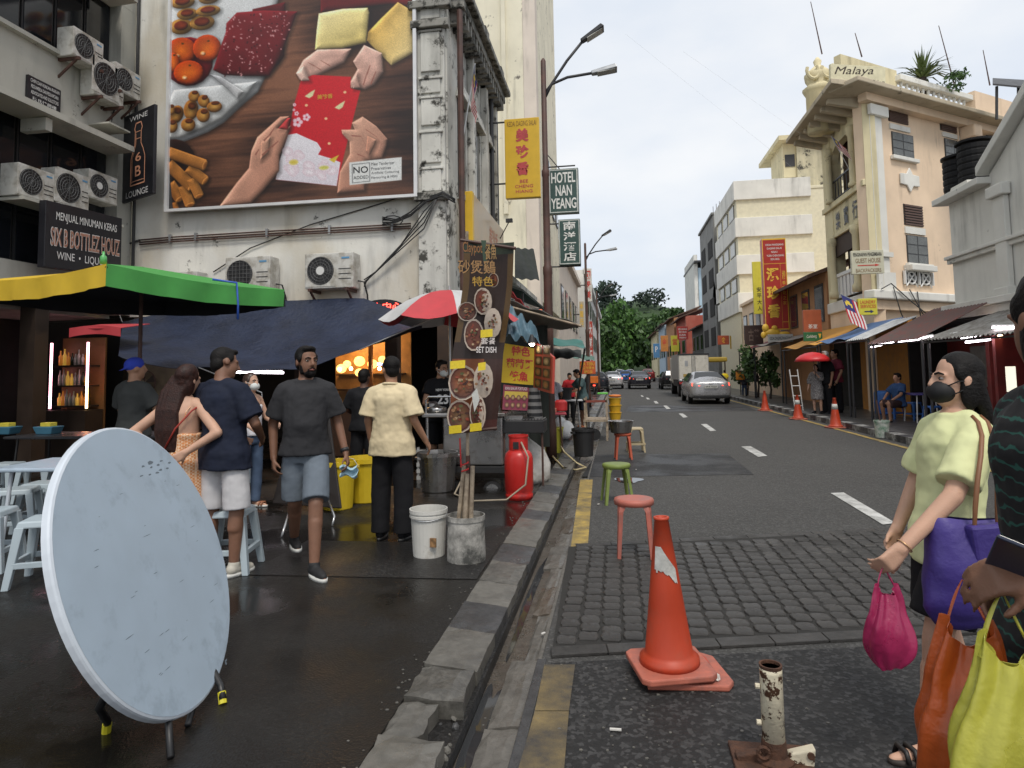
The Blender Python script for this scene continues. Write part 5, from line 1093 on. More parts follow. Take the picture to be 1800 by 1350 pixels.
cb_ = shophouse('bare grey concrete block with open floors beyond the cream banded one', 53.5, 62, 13.8, W_CON, x=7.9, roof=False, nwin=2, storeys=4, zs=3.4, wmat=BLACK, glass=BLACK)
MB().prism([(XR - .1, 52.5, 6.6), (XR - .1, 56, 6.6), (XR - .1, 54.2, 8.6)], (.4, 0, 0)).build('pediment', W_TRIM, cb_)
for i in range(9): MB().cyl((7.95 + i * .25, 53.6, 13.8), (7.95 + i * .25, 53.6, 14.5 + (i % 3) * .2), .02, n=4).build('rebar', RUST, cb_)
shophouse('dark timber fronted shophouse with a low roof', 62.2, 72, 5.6, mat('dark_timber_front', (.06, .065, .062), .7, var=.3), nwin=3)
shophouse('faded red shophouse with plain upper wall', 74, 86, 7.4, W_REDSH, x=7.6, nwin=2); shophouse('row shophouse with brown roof far up the street', 86.5, 100, 8.2, W_ORSH, x=7.4)
shophouse('pale blue far shophouse', 100.5, 115, 8.4, mat('pale_blue_plaster', (.36, .45, .52), .8), x=7.2); shophouse('far cream shophouse next to the hill', 115.5, 135, 8.0, W_YCR, x=6.9)
gt = thing('glass_tower', 'distant pale blue glazed block half hidden behind the shophouses', 'building', (16, 150, 0)); bx(18.5, 27, 150, 170, 0, 24).build('glazed_wall', mat('pale_blue_glazing', (.42, .56, .66), .25, var=.1, scale=.3), gt); bx(17.5, 30, 148, 172, 25, 25.4).build('roof', DARKM, gt); bx(17.6, 18.4, 150, 170, 0, 27).build('edge_fin', W_TRIM, gt)
for i in range(4): MB().cyl((20 + i * 2.2, 149, 24), (20 + i * 2.2, 149, 25), .1, n=5).build('roof_post', DARKM, gt)
# projecting signs on the right
RSIGN = mat('red_sign_panel', (.42, .035, .028), .4, var=.06)
t, f = board_sign('vertical_sign', 'tall red vertical sign with three gold characters and gilt edge', (1346, 580), (1388, 578), (1342, 420), 32, .45, RSIGN)
b = MB()
for q in ((0, .03, 0, 1), (.97, 1, 0, 1), (.03, .97, .985, 1), (.03, .97, 0, .01), (.03, .97, .72, .725), (.72, .73, .02, .72), (.73, .97, .08, .085)): b.add(f.rect(*q, .006), [(0, 1, 2, 3)])
b.build('gilt_border', TXT_G, t)
for k, ch in enumerate('源珍香'): b = MB(); f.text(b, ch, .12, .66, .53 - k * .2, .68 - k * .2, .006, .04); b.build('character', TXT_G, t)
b = MB()
for k, (s_, u0, u1) in enumerate((('KEDAI PANGGANG', .15, .9), ('DAGING SALAI', .2, .82), ('NGAU', .38, .64), ('YUEN CHEN SIANG', .18, .9), ('SDN. BHD.', .34, .72))): f.text(b, s_, u0, u1, .92 - k * .04, .942 - k * .04, .006, .012)
b.build('lettering', TXT_W, t); b = MB(); f.text(b, '源', .78, .94, .58, .62, .006)
for k, ch in enumerate('源珍香肉乾之家'): f.text(b, ch, .78, .93, .60 - k * .055, .64 - k * .055, .006)
b.build('lettering', TXT_G, t)
c = f.p(.35, -.06, .1); b = MB(); b.ell(c + Vector((-.1, 0, .12)), (.38, .12, .18), 10, 6).ell(c + Vector((-.4, 0, .34)), (.16, .12, .2), 8, 6).ell(c + Vector((.4, 0, .06)), (.3, .1, .1), 8, 6).ell(c + Vector((-.5, 0, .02)), (.12, .1, .16), 8, 6).ell(c + Vector((.0, 0, .34)), (.14, .1, .12), 8, 6); b.build('gilt_figure', TXT_G, t, smooth=True)
MB().tube([(XR, 32.2, f.p(0, .98).z), (f.p(.1, 0).x, 32.2, f.p(0, .98).z)], .03).tube([(XR, 32.2, f.p(0, .6).z), (f.p(.1, 0).x, 32.2, f.p(0, .98).z)], .02).tube([(XR, 32.2, f.p(0, .1).z), (f.p(.1, 0).x, 32.2, f.p(0, .1).z)], .03).build('bracket', DARKM, t)
for bl, br, tl, Y, lab, mm, lines in (
 ((1326, 552), (1346, 552), (1326, 460), 36, 'yellow and white stacked sign left of the tall red sign', YSG, [(c_, .3, .7, .06 + k * .12, .15 + k * .12, TXT_K) for k, c_ in enumerate('人大平安')] ),
 ((1414, 600), (1446, 598), (1412, 545), 24.5, 'orange and green drinks sign with a bowl picture under the shophouse eave', mat('orange_red_sign', (.40, .10, .04), .45), [('茶室', .25, .75, .40, .54, TXT_W)]),
 ((1279, 602), (1302, 602), (1279, 559), 50, 'dark pictorial sign with white brushed characters by the timber shophouse', mat('plum_sign', (.10, .04, .05), .5), [('新', .25, .7, .55, .9, TXT_W), ('牛', .25, .7, .1, .45, TXT_W)]),
 ((1284, 613), (1309, 611), (1284, 590), 48, 'mustard shop sign low on the timber shophouse', mat('mustard_sign', (.45, .28, .03), .5), [('餐室', .2, .8, .2, .8, TXT_R)]),
 ((1262, 606), (1282, 604), (1262, 590), 46, 'small oval style picture sign of red food beside the mustard sign', mat('food_red_sign', (.36, .07, .03), .5), [('食', .3, .7, .2, .8, TXT_G)]),
 ((1191, 597), (1210, 597), (1191, 574), 60, 'red sign board with white lines over the far pavement', RSIGN, [('KEDAI MAKANAN', .1, .9, .72, .86, TXT_W), ('RESTORAN', .15, .85, .5, .64, TXT_W), ('KLINIK', .2, .8, .28, .42, TXT_W), ('FARMASI', .2, .8, .08, .2, TXT_W)]),
 ((1180, 618), (1194, 618), (1180, 590), 66, 'yellow hanging sign far up the right side', YSG, [('當', .2, .8, .4, .8, TXT_R)]),
 ((1162, 618), (1175, 618), (1162, 590), 74, 'orange hanging sign far up the right side', mat('orange_sign', (.5, .2, .05), .5), [('金', .2, .8, .4, .8, TXT_R)]),
 ((1149, 629), (1160, 629), (1149, 604), 80, 'blue hanging sign far up the right side', mat('blue_sign', (.08, .22, .42), .5), [('P', .3, .7, .4, .8, TXT_W)]),
 ((1310, 607), (1342, 600), (1310, 572), 33.5, 'dark brown carved signboard under the tall red sign', mat('brown_sign', (.06, .035, .028), .5), [('古董', .2, .8, .2, .8, mat('dull_lettering', (.2, .15, .12), .5))]),
 ((1351, 602), (1394, 585), (1351, 588), 31, 'pale awning sign strip below the tall red sign', mat('pale_strip', (.45, .45, .43), .5), [('KEDAI DAGING PANGGANG', .05, .95, .3, .7, TXT_K)])):
 face_sign('shop_sign', lab, bl, br, tl, Y, .15, mm, lines, None)
gsn = MB(); t, f = board_sign('drinks_sign', 'green beer sign strip with a yellow mark at the foot of the orange drinks sign', (1413, 600), (1446, 598), (1413, 584), 24.4, .05, mat('beer_green', (.02, .13, .05), .45)); b = MB(); put_text(b, 'Carlsberg', f.p(.15, .25, .006), f.p(.68, .3, .006), f.p(.17, .68, .006)); b.build('lettering', TXT_W, t); b = MB(); b.add([f.p(*q, .006) for q in ((.78, .8), (.95, .8), (.865, .25))], [(2, 1, 0)]); b.build('mark', TXT_G, t)
# wires across the street and on the hotel front
tubes('overhead_wire', 'two thin wires slanting across the sky from the hotel to the upper left', 'wire', [[(XR, 22.4, 7.6), PY(1400, 230, 24), PY(1200, 90, 26)], [(XR, 22.4, 7.0), PY(1400, 300, 24), PY(1250, 180, 26), PY(1100, 60, 28)]], .0018, GALV, 4)
rc = random.Random(6); tubes('wire_tangle', 'loose black wires looping over the hotel cornice above the awnings', 'wire', [[H0 + HD * u + HN * .42 + Vector((0, 0, z)) for u, z in q] for q in ([(-.2, 3.9), (.3, 4.1), (1.2, 3.6), (2.4, 3.0)], [(.4, 4.0), (.7, 3.2), (1.0, 2.7)], [(1.2, 3.95), (1.8, 3.2), (3.0, 2.5)], [(.2, 2.9), (1.5, 2.75), (3.5, 2.95), (5, 3.0)], [(1.6, 3.9), (1.7, 3.0), (2.2, 2.7), (3.2, 3.1)])], .018, DARKM, 5)
# ------------------------------------------------------------------ hill and trees closing the street
b = MB(); b.grid(24, 12, lambda u, v: (-70 + 150 * u, 168 + 160 * v, -0.5 + 26 * math.sin(math.pi * min(1, v * .9 + .02)) * (math.exp(-((u - .5) / .32) ** 2)) * (1 + .1 * math.sin(u * 21) * math.cos(v * 9))))
b.build('hill', mat('hill_undergrowth', (.028, .055, .016), .9, var=.4, scale=.08), smooth=True, kind='structure')
for i, (px, py, Y, rx, rz, mm, lab) in enumerate(((1062, 600, 150, 6.5, 7.5, 0, 'bright green spreading tree at the end of the street, left one'), (1108, 598, 158, 7.5, 7.0, 0, 'bright green broad tree at the end of the street, middle one'), (1136, 606, 150, 5.5, 5.5, 1, 'mid green tree at the end of the street beside the right shophouses'), (1098, 543, 215, 11, 8.5, 2, 'tall dark tree rising over the hill crest'), (1075, 562, 205, 8, 5, 2, 'dark bushy tree on the hill, left of the tallest'), (1140, 585, 200, 6, 4, 1, 'low mid green tree on the hill above the shophouse roofs'), (1188, 566, 190, 4, 3.5, 1, 'feathery tree on the hill behind the shophouse roofs'), (1040, 612, 140, 4, 5, 1, 'narrow tree behind the left lamp posts'))):
 c = PY(px, py, Y); grow('hill_tree', lab, 'tree', c, (rx, rx * .7, rz), 3600, .6, ((LEAF3, LEAF4), (LEAF1, LEAF2), (LEAF5, LEAF6))[mm], 30 + i, 'trees at the end of the street', ((c.x, c.y, max(0, c.z - rz - 3)), .4), clumps=16)
MB().hexa([PY(1062, 585, 185), PY(1106, 590, 185), PY(1106, 590, 195), PY(1062, 585, 195)], [PY(1066, 578, 188), PY(1100, 583, 188), PY(1100, 583, 192), PY(1066, 578, 192)]).build('tiled_roof', mat('terracotta', (.30, .09, .05), .8), label='red tiled roof peeping out of the hill trees', cat='roof')
for px, py, Y, rx, rz, lab, s_ in ((1330, 640, 33, .9, 1.1, 'dense leafy potted shrub beside the dark shophouse front', 1), (1312, 655, 36, .6, .8, 'smaller leafy shrub left of the dense one', 2), (1352, 655, 31.5, .5, .8, 'leafy plant by the brown post across the street', 3)):
 c = PY(px, py, Y); grow('street_shrub', lab, 'plant', c, (rx, rx, rz), 900, .09, (LEAF1, LEAF2), 60 + s_, 'shrubs on the right pavement', ((c.x, c.y, .13), .06))
# ------------------------------------------------------------------ people
WR = bpy.data.textures.new('cloth_folds', 'CLOUDS'); WR.noise_scale = 0.11; WR.noise_depth = 2
def skinm(name, c): return mat(name, c, .6, var=.12, scale=9, sss=.06, bump=.12, bscale=140)
SK_TAN, SK_BRN, SK_FAIR, SK_DEEP = skinm('tan_skin', (.36, .19, .115)), skinm('brown_skin', (.19, .092, .055)), skinm('fair_skin', (.52, .31, .215)), skinm('deep_brown_skin', (.12, .058, .036))
HAIR = mat('black_hair', (.007, .0058, .0055), .6, var=.4, scale=40, bump=.5, bscale=90, spec=.2); HAIR_BR = mat('dark_brown_hair', (.028, .010, .007), .5, var=.45, scale=30, bump=.5, bscale=90, spec=.3)
EYEW, EYED, LIP = mat('eye_white', (.38, .34, .31), .3), mat('eye_dark', (.012, .008, .006), .2), mat('lips', (.26, .09, .075), .5)
def clothm(name, c, **k): return mat(name, c, .85, var=k.pop('var', .16), scale=7, bump=.25, bscale=k.pop('bscale', 220), bdist=.004, spec=.25, **k)
BK_CLOTH = clothm('black_cloth', (.010, .010, .012)); SOLEM = mat('white_rubber_sole', (.55, .55, .52), .6)
LIMBS = dict(hip=((.09, 0, .92), (.115, -.005, .50), (.115, .02, .09)), arm=((.165, .005, 1.385), (.222, .03, 1.12), (.238, -.04, .87)))
def person(label, loc, face, H, skin=SK_TAN, vox=.012, legs=None, arms=None, hands=(.35, .35), lean=(0, 0), belly=0.0, width=1.0, head=(0, 0, 0), hairx=0.0, hair='short', hairm=HAIR, top=None, bottom=None, shoes=None, facing=True, mask=None, beard=False, extra=None, palm=None, group=None, fine=True):
 """A standing or seated figure facing local -Y. legs/arms: {side: (hip, knee, ankle)/(shoulder, elbow, wrist)} overrides for side +1 / -1, in metres of a 1.75 m figure."""
 t = thing('person', label, 'person', (0, 0, 0), group); s = H / 1.75; out = []
 V3 = lambda p: Vector(p)
 lx, ly = lean
 def tor(p):      # lean the trunk: shifts with height above the hips
  p = Vector(p); k = max(0, (p.z - .95) / .5); return p + Vector((lx * k, ly * k, 0))
 L = {}; A = {}
 for sd in (1, -1):
  L[sd] = [V3(p) for p in ((legs or {}).get(sd) or [(q[0] * sd, q[1], q[2]) for q in LIMBS['hip']])]
  a = (arms or {}).get(sd); A[sd] = [tor((.165 * sd * width, .005, 1.385))] + ([V3(p) for p in a] if a else [tor((q[0] * sd * width, q[1], q[2])) for q in LIMBS['arm'][1:]])
 base = min(L[1][2].z, L[-1][2].z); hipc = (L[1][0] + L[-1][0]) / 2; hz = hipc.z - .92
 TR = [(.84, .135, .095), (.93, .168 * width, .115), (1.03, .155 * width, .108 + belly * .5), (1.12, .148 * width, .105 + belly), (1.24, .158 * width, .112 + belly * .6), (1.34, .165 * width, .118), (1.40, .145 * width, .098), (1.45, .09, .075), (1.49, .06, .058)]
 ring = lambda z, rx, ry, e=0.0: (tor((hipc.x, hipc.y - belly * .5 * max(0, 1 - abs(z - 1.12) / .2), z + 0)) + Vector((0, 0, hz)), rx + e, ry + e)
 up = Vector((0, 0, hz));
 for sd in (1, -1): A[sd] = [p + up if i == 0 or not ((arms or {}).get(sd)) else p for i, p in enumerate(A[sd])]
 b = MB(); b.loft([ring(*q) for q in TR], 20)
 nb = tor((hipc.x, .012, 1.46)) + up; hc = tor((hipc.x, -.02, 1.62)) + up
 HR = Euler((R(head[1]), R(head[2]), R(head[0])), 'XYZ').to_matrix(); piv = hc + Vector((0, .02, -.10)); hd = lambda p: piv + HR @ (Vector(p) + Vector((0, -.02, .10)))
 b.caps(nb - Vector((0, 0, .05)), .06, hd((0, .015, -.06)), .055, 12)
 b.ell(hd((0, .018, .032)), (.077, .096, .098), 16, 12, HR).ell(hd((0, -.026, -.03)), (.063, .07, .094), 16, 12, HR).ell(hd((0, -.045, -.088)), (.042, .042, .036), 12, 8, HR).ell(hd((0, -.02, -.062)), (.058, .05, .05), 12, 8, HR)
 b.caps(hd((0, -.092, .018)), .009, hd((0, -.110, -.022)), .014, 8).ell(hd((0, -.098, -.028)), (.021, .014, .011), 8, 6, HR)
 for sd in (1, -1): b.ell(hd((.079 * sd, .012, -.008)), (.011, .023, .032), 8, 6, HR); b.caps(hd((.012 * sd, -.088, .026)), .009, hd((.048 * sd, -.074, .022)), .009, 6)
 for sd in (1, -1):
  h, k, a = L[sd]; b.caps(h, .088, k, .056, 14).caps(k, .056, k.lerp(a, .35) + Vector((0, .012, 0)), .056, 12).caps(k.lerp(a, .3), .055, a, .038, 12)
  sh, e, w = A[sd]; b.caps(sh, .053, e, .040, 12).caps(e, .041, w, .028, 12).caps(tor((.1 * sd, .005, 1.41)) + up, .058, sh, .055, 12)
  d = (w - e).normalized(); n = Vector((palm or {}).get(sd, (-sd, .2, 0))); n = (n - d * n.dot(d)).normalized(); tv = d.cross(n) * (1 if True else 1)
  if tv.dot(Vector((0, -1, 0))) < 0 and sd not in (palm or {}): tv = -tv
  c = hands[0] if sd == 1 else hands[1]
  for o_ in (-.026, -.009, .009, .026): b.caps(w + tv * o_ * .6, .019, w + d * .082 + tv * o_ * 1.05, .0135, 8)
  for o_, q in ((.031, .92), (.0105, 1.05), (-.0105, 1.0), (-.031, .8)):
   p = w + d * .088 + tv * o_ * 1.05; dd = d.copy(); r_ = .0085
   for ln in (.043, .028, .022):
    dd = (dd * math.cos(c) + n * math.sin(c)).normalized(); n2 = (n - dd * n.dot(dd)).normalized() if abs(n.dot(dd)) < .99 else -d
    p2 = p + dd * ln * q; b.caps(p, r_, p2, r_ * .9, 7); p = p2; r_ *= .92
  p = w + d * .03 + tv * .024; dd = (d * .65 + tv * .55 + n * .5).normalized()
  b.caps(p, .015, p + dd * .042, .012, 7); p = p + dd * .042; dd = (dd + d * .5 + n * .3).normalized(); b.caps(p, .011, p + dd * .034, .009, 7)
  ft = Vector((.15 * sd, -1, 0)).normalized() if shoes is None or len(shoes) < 4 else Vector(shoes[3][0 if sd == 1 else 1]).normalized()
  b.caps(a + Vector((0, .01, -.04)), .036, a + ft * .10 + Vector((0, 0, -.06)), .028, 10).caps(a + ft * .06 + Vector((0, 0, -.055)), .034, a + ft * .17 + Vector((0, 0, -.07)), .020, 10)
 def fin(mb, name, m, vx, sm=3, wr=0.0, par=t):
  mb.v = [p * s for p in mb.v]; o = mb.build(name, m, par, smooth=True)
  q = o.modifiers.new('remesh', 'REMESH'); q.mode = 'VOXEL'; q.voxel_size = vx; q.use_smooth_shade = True
  if sm: q = o.modifiers.new('smooth', 'SMOOTH'); q.factor = .5; q.iterations = sm
  if wr: q = o.modifiers.new('folds', 'DISPLACE'); q.texture = WR; q.strength = wr; q.mid_level = .5; q.texture_coords = 'LOCAL'
  BAKE.append(o); return o
 def plain(mb, name, m, par=t): mb.v = [p * s for p in mb.v]; return mb.build(name, m, par, smooth=True)
 fin(b, 'body', skin, vox, 2 if vox > .008 else 3)
 # clothes
 if top:
  m, hem, sl, loose = top[:4]; strap = len(top) > 4 and top[4]; b = MB(); zt = strap or 1.475
  rs = [(hem - .0, .176 * width + .016, .124 + belly * .4)] + [q for q in TR if hem + .03 < q[0] < zt] + ([(zt, .168 * width, .112)] if strap else [(zt, .078, .074)])
  rs = [(q[0], max(q[1], .184 * width), max(q[2], .132)) if q[0] < .99 else q for q in rs]; b.loft([ring(q[0], q[1], q[2], loose if q[0] < 1.43 else loose * .6) for q in rs], 24)
  for sd in (1, -1):
   if sl > 0:
    sh, e, w = A[sd]; k = min(sl, 1); p = sh.lerp(e, k); b.caps(tor((.06 * sd, .008, 1.425)) + up, .056 + loose * .6, sh, .058 + loose * .8, 14); b.tube([sh + (sh - e) * .05, sh.lerp(e, k * .5), p], [.056 + loose * .8, .056 + loose * 1.2, .056 + loose * 1.5], 16)
    if sl > 1: b.tube([sh.lerp(e, .9), e, e.lerp(w, sl - 1)], [.05 + loose, .05 + loose, .042 + loose], 14)
  fin(b, 'dress' if hem < .7 else 'shirt', m, max(.009, vox), 4, .024)
 if bottom:
  m, ln, loose = bottom[:3]; b = MB(); b.loft([ring(q[0], q[1], q[2], .004 + loose * .15) for q in ((.82, .15, .10), (.88, .168 * width, .114), (.96, .162 * width, .110), (1.0, .14 * width, .10))], 24)
  for sd in (1, -1):
   h, k, a = L[sd]
   if ln == 'skirt': continue
   if ln <= 1: p = h.lerp(k, ln); b.tube([h + Vector((0, 0, .02)), h.lerp(k, ln * .5), p], [.088 + loose * .1, .088 + loose * .7, .078 + loose * 1.3], 18)
   else: b.tube([h + Vector((0, 0, .02)), h.lerp(k, .6), k, k.lerp(a, .5), a + Vector((0, 0, -.02))], [.088 + loose * .1, .078 + loose * .7, .062 + loose, .056 + loose, .05 + loose * 1.1], 18)
  if ln == 'skirt': b.loft([ring(z, r_, r_ * .72) for z, r_ in ((bottom[3], .24), (.7, .21), (.93, .18), (1.02, .165))], 24)
  fin(b, 'skirt' if ln == 'skirt' else ('shorts' if ln <= 1 else 'trousers'), m, max(.009, vox), 4, .011)
 if shoes:
  for sd in (1, -1):
   a = L[sd][2]; ft = Vector((.15 * sd, -1, 0)).normalized() if len(shoes) < 4 else Vector(shoes[3][0 if sd == 1 else 1]).normalized(); sv = ft.cross(Vector((0, 0, 1)))
   z0 = a.z - .09; o_ = Vector((a.x, a.y, z0)); ol = []
   for i in range(16):
    q = 2 * math.pi * i / 16; ol.append(o_ + ft * (.06 + .135 * math.cos(q)) + sv * (.045 * math.sin(q) * (1 + .12 * math.cos(q))))
   sn = plain(MB().prism(ol, (0, 0, .026)), 'sole', shoes[1])
   b = MB()
   if shoes[2] == 'sandal':
    for f_ in (.09, .13): b.tube([o_ + ft * f_ + sv * .048 + Vector((0, 0, .02)), o_ + ft * f_ + sv * .03 + Vector((0, 0, .062)), o_ + ft * f_ - sv * .03 + Vector((0, 0, .062)), o_ + ft * f_ - sv * .048 + Vector((0, 0, .02))], .012, 6)
    plain(b, 'strap', shoes[0])
   else:
    b.caps(o_ + ft * -.02 + Vector((0, 0, .055)), .043, o_ + ft * .12 + Vector((0, 0, .042)), .036, 12).caps(o_ + ft * .1 + Vector((0, 0, .04)), .04, o_ + ft * .155 + Vector((0, 0, .035)), .03, 12); b.caps(o_ + Vector((0, 0, .06)), .042, a, .044, 12)
    fin(b, 'shoe', shoes[0], max(.008, vox), 2)
 # hair and face
 b = MB()
 if hair in ('short', 'long', 'bob', 'tied'):
  T = HR @ Matrix.Rotation(R(-24), 3, 'X'); b.ell(hd((0, .030, .048)), (.084, .098, .086), 16, 10, T).ell(hd((0, .058, -.012)), (.072, .058, .072), 12, 8, HR)
  for sd in (1, -1): b.ell(hd((.071 * sd, -.006, .03)), (.015, .035, .04), 8, 6, HR)
  if hair == 'short': b.ell(hd((0, -.03, .095)), (.062, .055, .028), 12, 6, T)
  if hair in ('long', 'bob'):
   zl = -.62 if hair == 'long' else -.30; hw = .085 if hair == 'long' else .07
   pts = [(0, .06, .02), (0, .10, -.12), (0, .135, -.26), (0, .15, -.42), (0, .145, -.60)]
   pts = [p for p in pts if p[2] >= zl - .05]; q0 = [hd(p) if p[2] > -.15 else hd((0, .07, -.1)) + Vector((0, p[1] - .07, p[2] + .1)) for p in pts]
   for sd in (-1, -.5, 0, .5, 1): b.tube([p + Vector((sd * hw * .8 + hairx * min(1, max(0, (hc.z - p.z) * 4)), -.012 * abs(sd), 0)) for p in q0], [.035, .04, .038, .034, .018][:len(q0)] if len(q0) > 3 else [.034, .03, .018][:len(q0)], 8)
   for sd in (1, -1): b.ell(hd((.068 * sd, .025, -.05)), (.024, .045, .085), 10, 8, HR)
  fin(b, 'hair', hairm, max(.008, vox * .8), 2)
 elif hair == 'cap':
  T = HR @ Matrix.Rotation(R(-14), 3, 'X'); b.ell(hd((0, .022, .045)), (.088, .106, .086), 16, 10, T); b.hexa([hd((-.05, .10, .0)), hd((.05, .10, .0)), hd((.045, .17, -.03)), hd((-.045, .17, -.03))], [hd((-.05, .10, .012)), hd((.05, .10, .012)), hd((.045, .17, -.02)), hd((-.045, .17, -.02))]); fin(b, 'cap', hairm, max(.008, vox * .8), 1)
 if facing:
  for sd in (1, -1):
   plain(MB().ell(hd((.031 * sd, -.0755, .008)), (.0135, .0115, .0072), 10, 8, HR), 'eye', EYEW); plain(MB().ell(hd((.031 * sd - .002, -.083, .008)), (.0072, .0065, .0072), 8, 6, HR), 'iris', EYED)
   plain(MB().caps(hd((.014 * sd, -.096, .028)), .0052, hd((.034 * sd, -.091, .034)), .0052, 6).caps(hd((.034 * sd, -.091, .034)), .0052, hd((.05 * sd, -.078, .027)), .0035, 6), 'eyebrow', HAIR)
  if not mask: plain(MB().caps(hd((-.024, -.086, -.064)), .005, hd((0, -.0955, -.0625)), .0075, 8).caps(hd((0, -.0955, -.0625)), .0075, hd((.024, -.086, -.064)), .005, 8), 'mouth', LIP)
 if beard:
  b = MB(); b.ell(hd((0, -.046, -.092)), (.047, .048, .04), 12, 8, HR)
  for sd in (1, -1): b.ell(hd((.055 * sd, -.018, -.06)), (.012, .032, .046), 8, 6, HR); b.caps(hd((0, -.103, -.046)), .007, hd((.03 * sd, -.09, -.062)), .005, 6); b.caps(hd((.03 * sd, -.088, -.062)), .007, hd((.033 * sd, -.078, -.095)), .008, 6)
  fin(b, 'beard', HAIR, .006, 2)
 if mask:
  b = MB(); b.ell(hd((0, -.058, -.052)), (.066, .066, .058), 14, 10, HR); o = fin(b, 'face_mask', mask, .008, 2)
  plain(MB().tube([hd((.05, -.07, -.03)), hd((.075, -.03, -.005)), hd((.086, .02, .0))], .003, 5).tube([hd((-.05, -.07, -.03)), hd((-.075, -.03, -.005)), hd((-.086, .02, .0))], .003, 5).tube([hd((.05, -.06, -.075)), hd((.075, -.02, -.05)), hd((.084, .02, -.02))], .003, 5).tube([hd((-.05, -.06, -.075)), hd((-.075, -.02, -.05)), hd((-.084, .02, -.02))], .003, 5), 'strap', mask)
 if extra: extra(t, s, dict(A=A, L=L, hd=hd, ring=ring, tor=tor, plain=plain, fin=fin))
 place(t, loc, R(face)); t['_s'] = s; return t
BAKE = []
def at_feet(px, py, z=PZL): return PZ(px, py, z)
def h_from(px, py, p): return PY(px, py, p.y).z - p.z
def world_of(t, p, s):    # a point of the figure in the world
 a = t.rotation_euler.z; p = Vector(p) * s; return Vector((t.location.x + p.x * math.cos(a) - p.y * math.sin(a), t.location.y + p.x * math.sin(a) + p.y * math.cos(a), t.location.z + p.z))
# --- man in the charcoal shirt, walking
def watch(t, s, k):
 e, w = k['A'][1][1], k['A'][1][2]; d = (w - e).normalized(); p = e.lerp(w, .9)
 k['plain'](MB().cyl(p - d * .014, p + d * .014, .036, n=14), 'watch', BLACKP)
p = at_feet(536, 996); hm = h_from(540, 608, p)
gman = person('man in a charcoal tee and grey shorts walking with a mask in his hand', p, 26, hm, SK_BRN, .008, legs={1: [(.085, 0, .92), (.08, -.22, .52), (.07, -.31, .09)], -1: [(-.085, 0, .92), (-.08, .06, .50), (-.09, .36, .16)]},
 arms={1: [(.25, .03, 1.13), (.31, -.05, .88)], -1: [(-.25, .07, 1.13), (-.24, .02, .86)]}, hands=(.7, .75), belly=.035, width=1.0, head=(26, 0, 0), top=(clothm('charcoal_jersey', (.030, .030, .033), bscale=300), .88, .78, .024), bottom=(clothm('blue_grey_shorts', (.13, .155, .185), bscale=260), .93, .02), shoes=(mat('black_mesh_shoe', (.012, .012, .013), .7), SOLEM, 'shoe', ((.45, -1, 0), (.2, -1, 0))), beard=True, extra=watch)
w_ = world_of(gman, (.345, -.07, .79), hm / 1.75)
fm = thing('face_mask', 'crumpled pale blue face mask dangling from the walking man\'s hand', 'face mask', w_ - Vector((0, 0, .08)))
b = MB(); b.grid(8, 6, lambda u, v: w_ + Vector((-.07 + .14 * u, -.025 + .05 * math.sin(u * 3.1) * (1 - v) - .02 * math.sin(v * 9), -.10 + .09 * v + .015 * math.sin(u * 7)))); b.build('cloth', mat('pale_blue_mask', (.42, .62, .72), .8, var=.08), fm, smooth=True, solid=.003)
tubes('loop', None, None, [[w_ + Vector((-.07, 0, -.02)), w_ + Vector((-.05, 0, .03)), w_ + Vector((-.02, 0, .05))], [w_ + Vector((.07, 0, -.02)), w_ + Vector((.03, 0, .04)), w_ + Vector((-.01, 0, .05))]], .002, WHITE_P, 4, parent=fm)
# --- man in the cream shirt, from behind
p = at_feet(690, 948); hm = h_from(688, 626, p)
def collar(t, s, k): k['plain'](MB().tube([k['tor']((.076 * math.cos(a * .45), .012 + .074 * math.sin(a * .45), 1.475 + .012 * math.sin(a * .45))) for a in range(15)], .014, 6), 'collar', CREAMC)
CREAMC = clothm('cream_cotton', (.68, .57, .37), var=.07)
person('man in a cream short sleeved shirt and black trousers seen from behind', p, 176, hm, SK_TAN, .009, arms={-1: [(-.24, .03, 1.13), (-.31, -.10, .92)], 1: [(.235, .03, 1.13), (.235, -.06, .87)]}, width=1.06, head=(38, 6, 0), top=(CREAMC, .80, .85, .034), bottom=(BK_CLOTH, 2, .035), shoes=(BK_CLOTH, BLACKP, 'shoe'), extra=collar, facing=False, hands=(.8, .6))
# --- woman with long hair, and the man leaning in beside her
m, n, l, b_ = _nt('orange_checked_cloth'); tc = n.new('ShaderNodeTexCoord'); mp = n.new('ShaderNodeMapping'); mp.inputs['Rotation'].default_value = (R(20), R(40), R(30)); l.new(tc.outputs['Object'], mp.inputs[0])
ck = n.new('ShaderNodeTexChecker'); ck.inputs['Scale'].default_value = 62; ck.inputs[1].default_value = (.60, .24, .09, 1); ck.inputs[2].default_value = (.72, .50, .33, 1); l.new(mp.outputs[0], ck.inputs[0]); l.new(ck.outputs[0], b_.inputs['Base Color']); b_.inputs['Roughness'].default_value = .85; CHECK = m
nv = at_feet(398, 1020); p = PZ(318, 1012, PZL); hm = PY(300, 640, p.y).z - PZL
def thinstraps(t, s, k):
 R_ = k['ring']; rm = mat('red_strap', (.30, .03, .02), .6)
 k['plain'](MB().tube([(-.16, -.02, 1.42), (-.13, .11, 1.36), (-.02, .155, 1.22), (.08, .14, 1.05)], .008, 5), 'bag_strap', rm); k['plain'](MB().tube([(-.10, -.02, 1.44), (-.09, .12, 1.36), (-.08, .135, 1.28)], .004, 5).tube([(.10, -.02, 1.44), (.09, .12, 1.36), (.08, .135, 1.28)], .004, 5), 'shoulder_strap', CHECK)
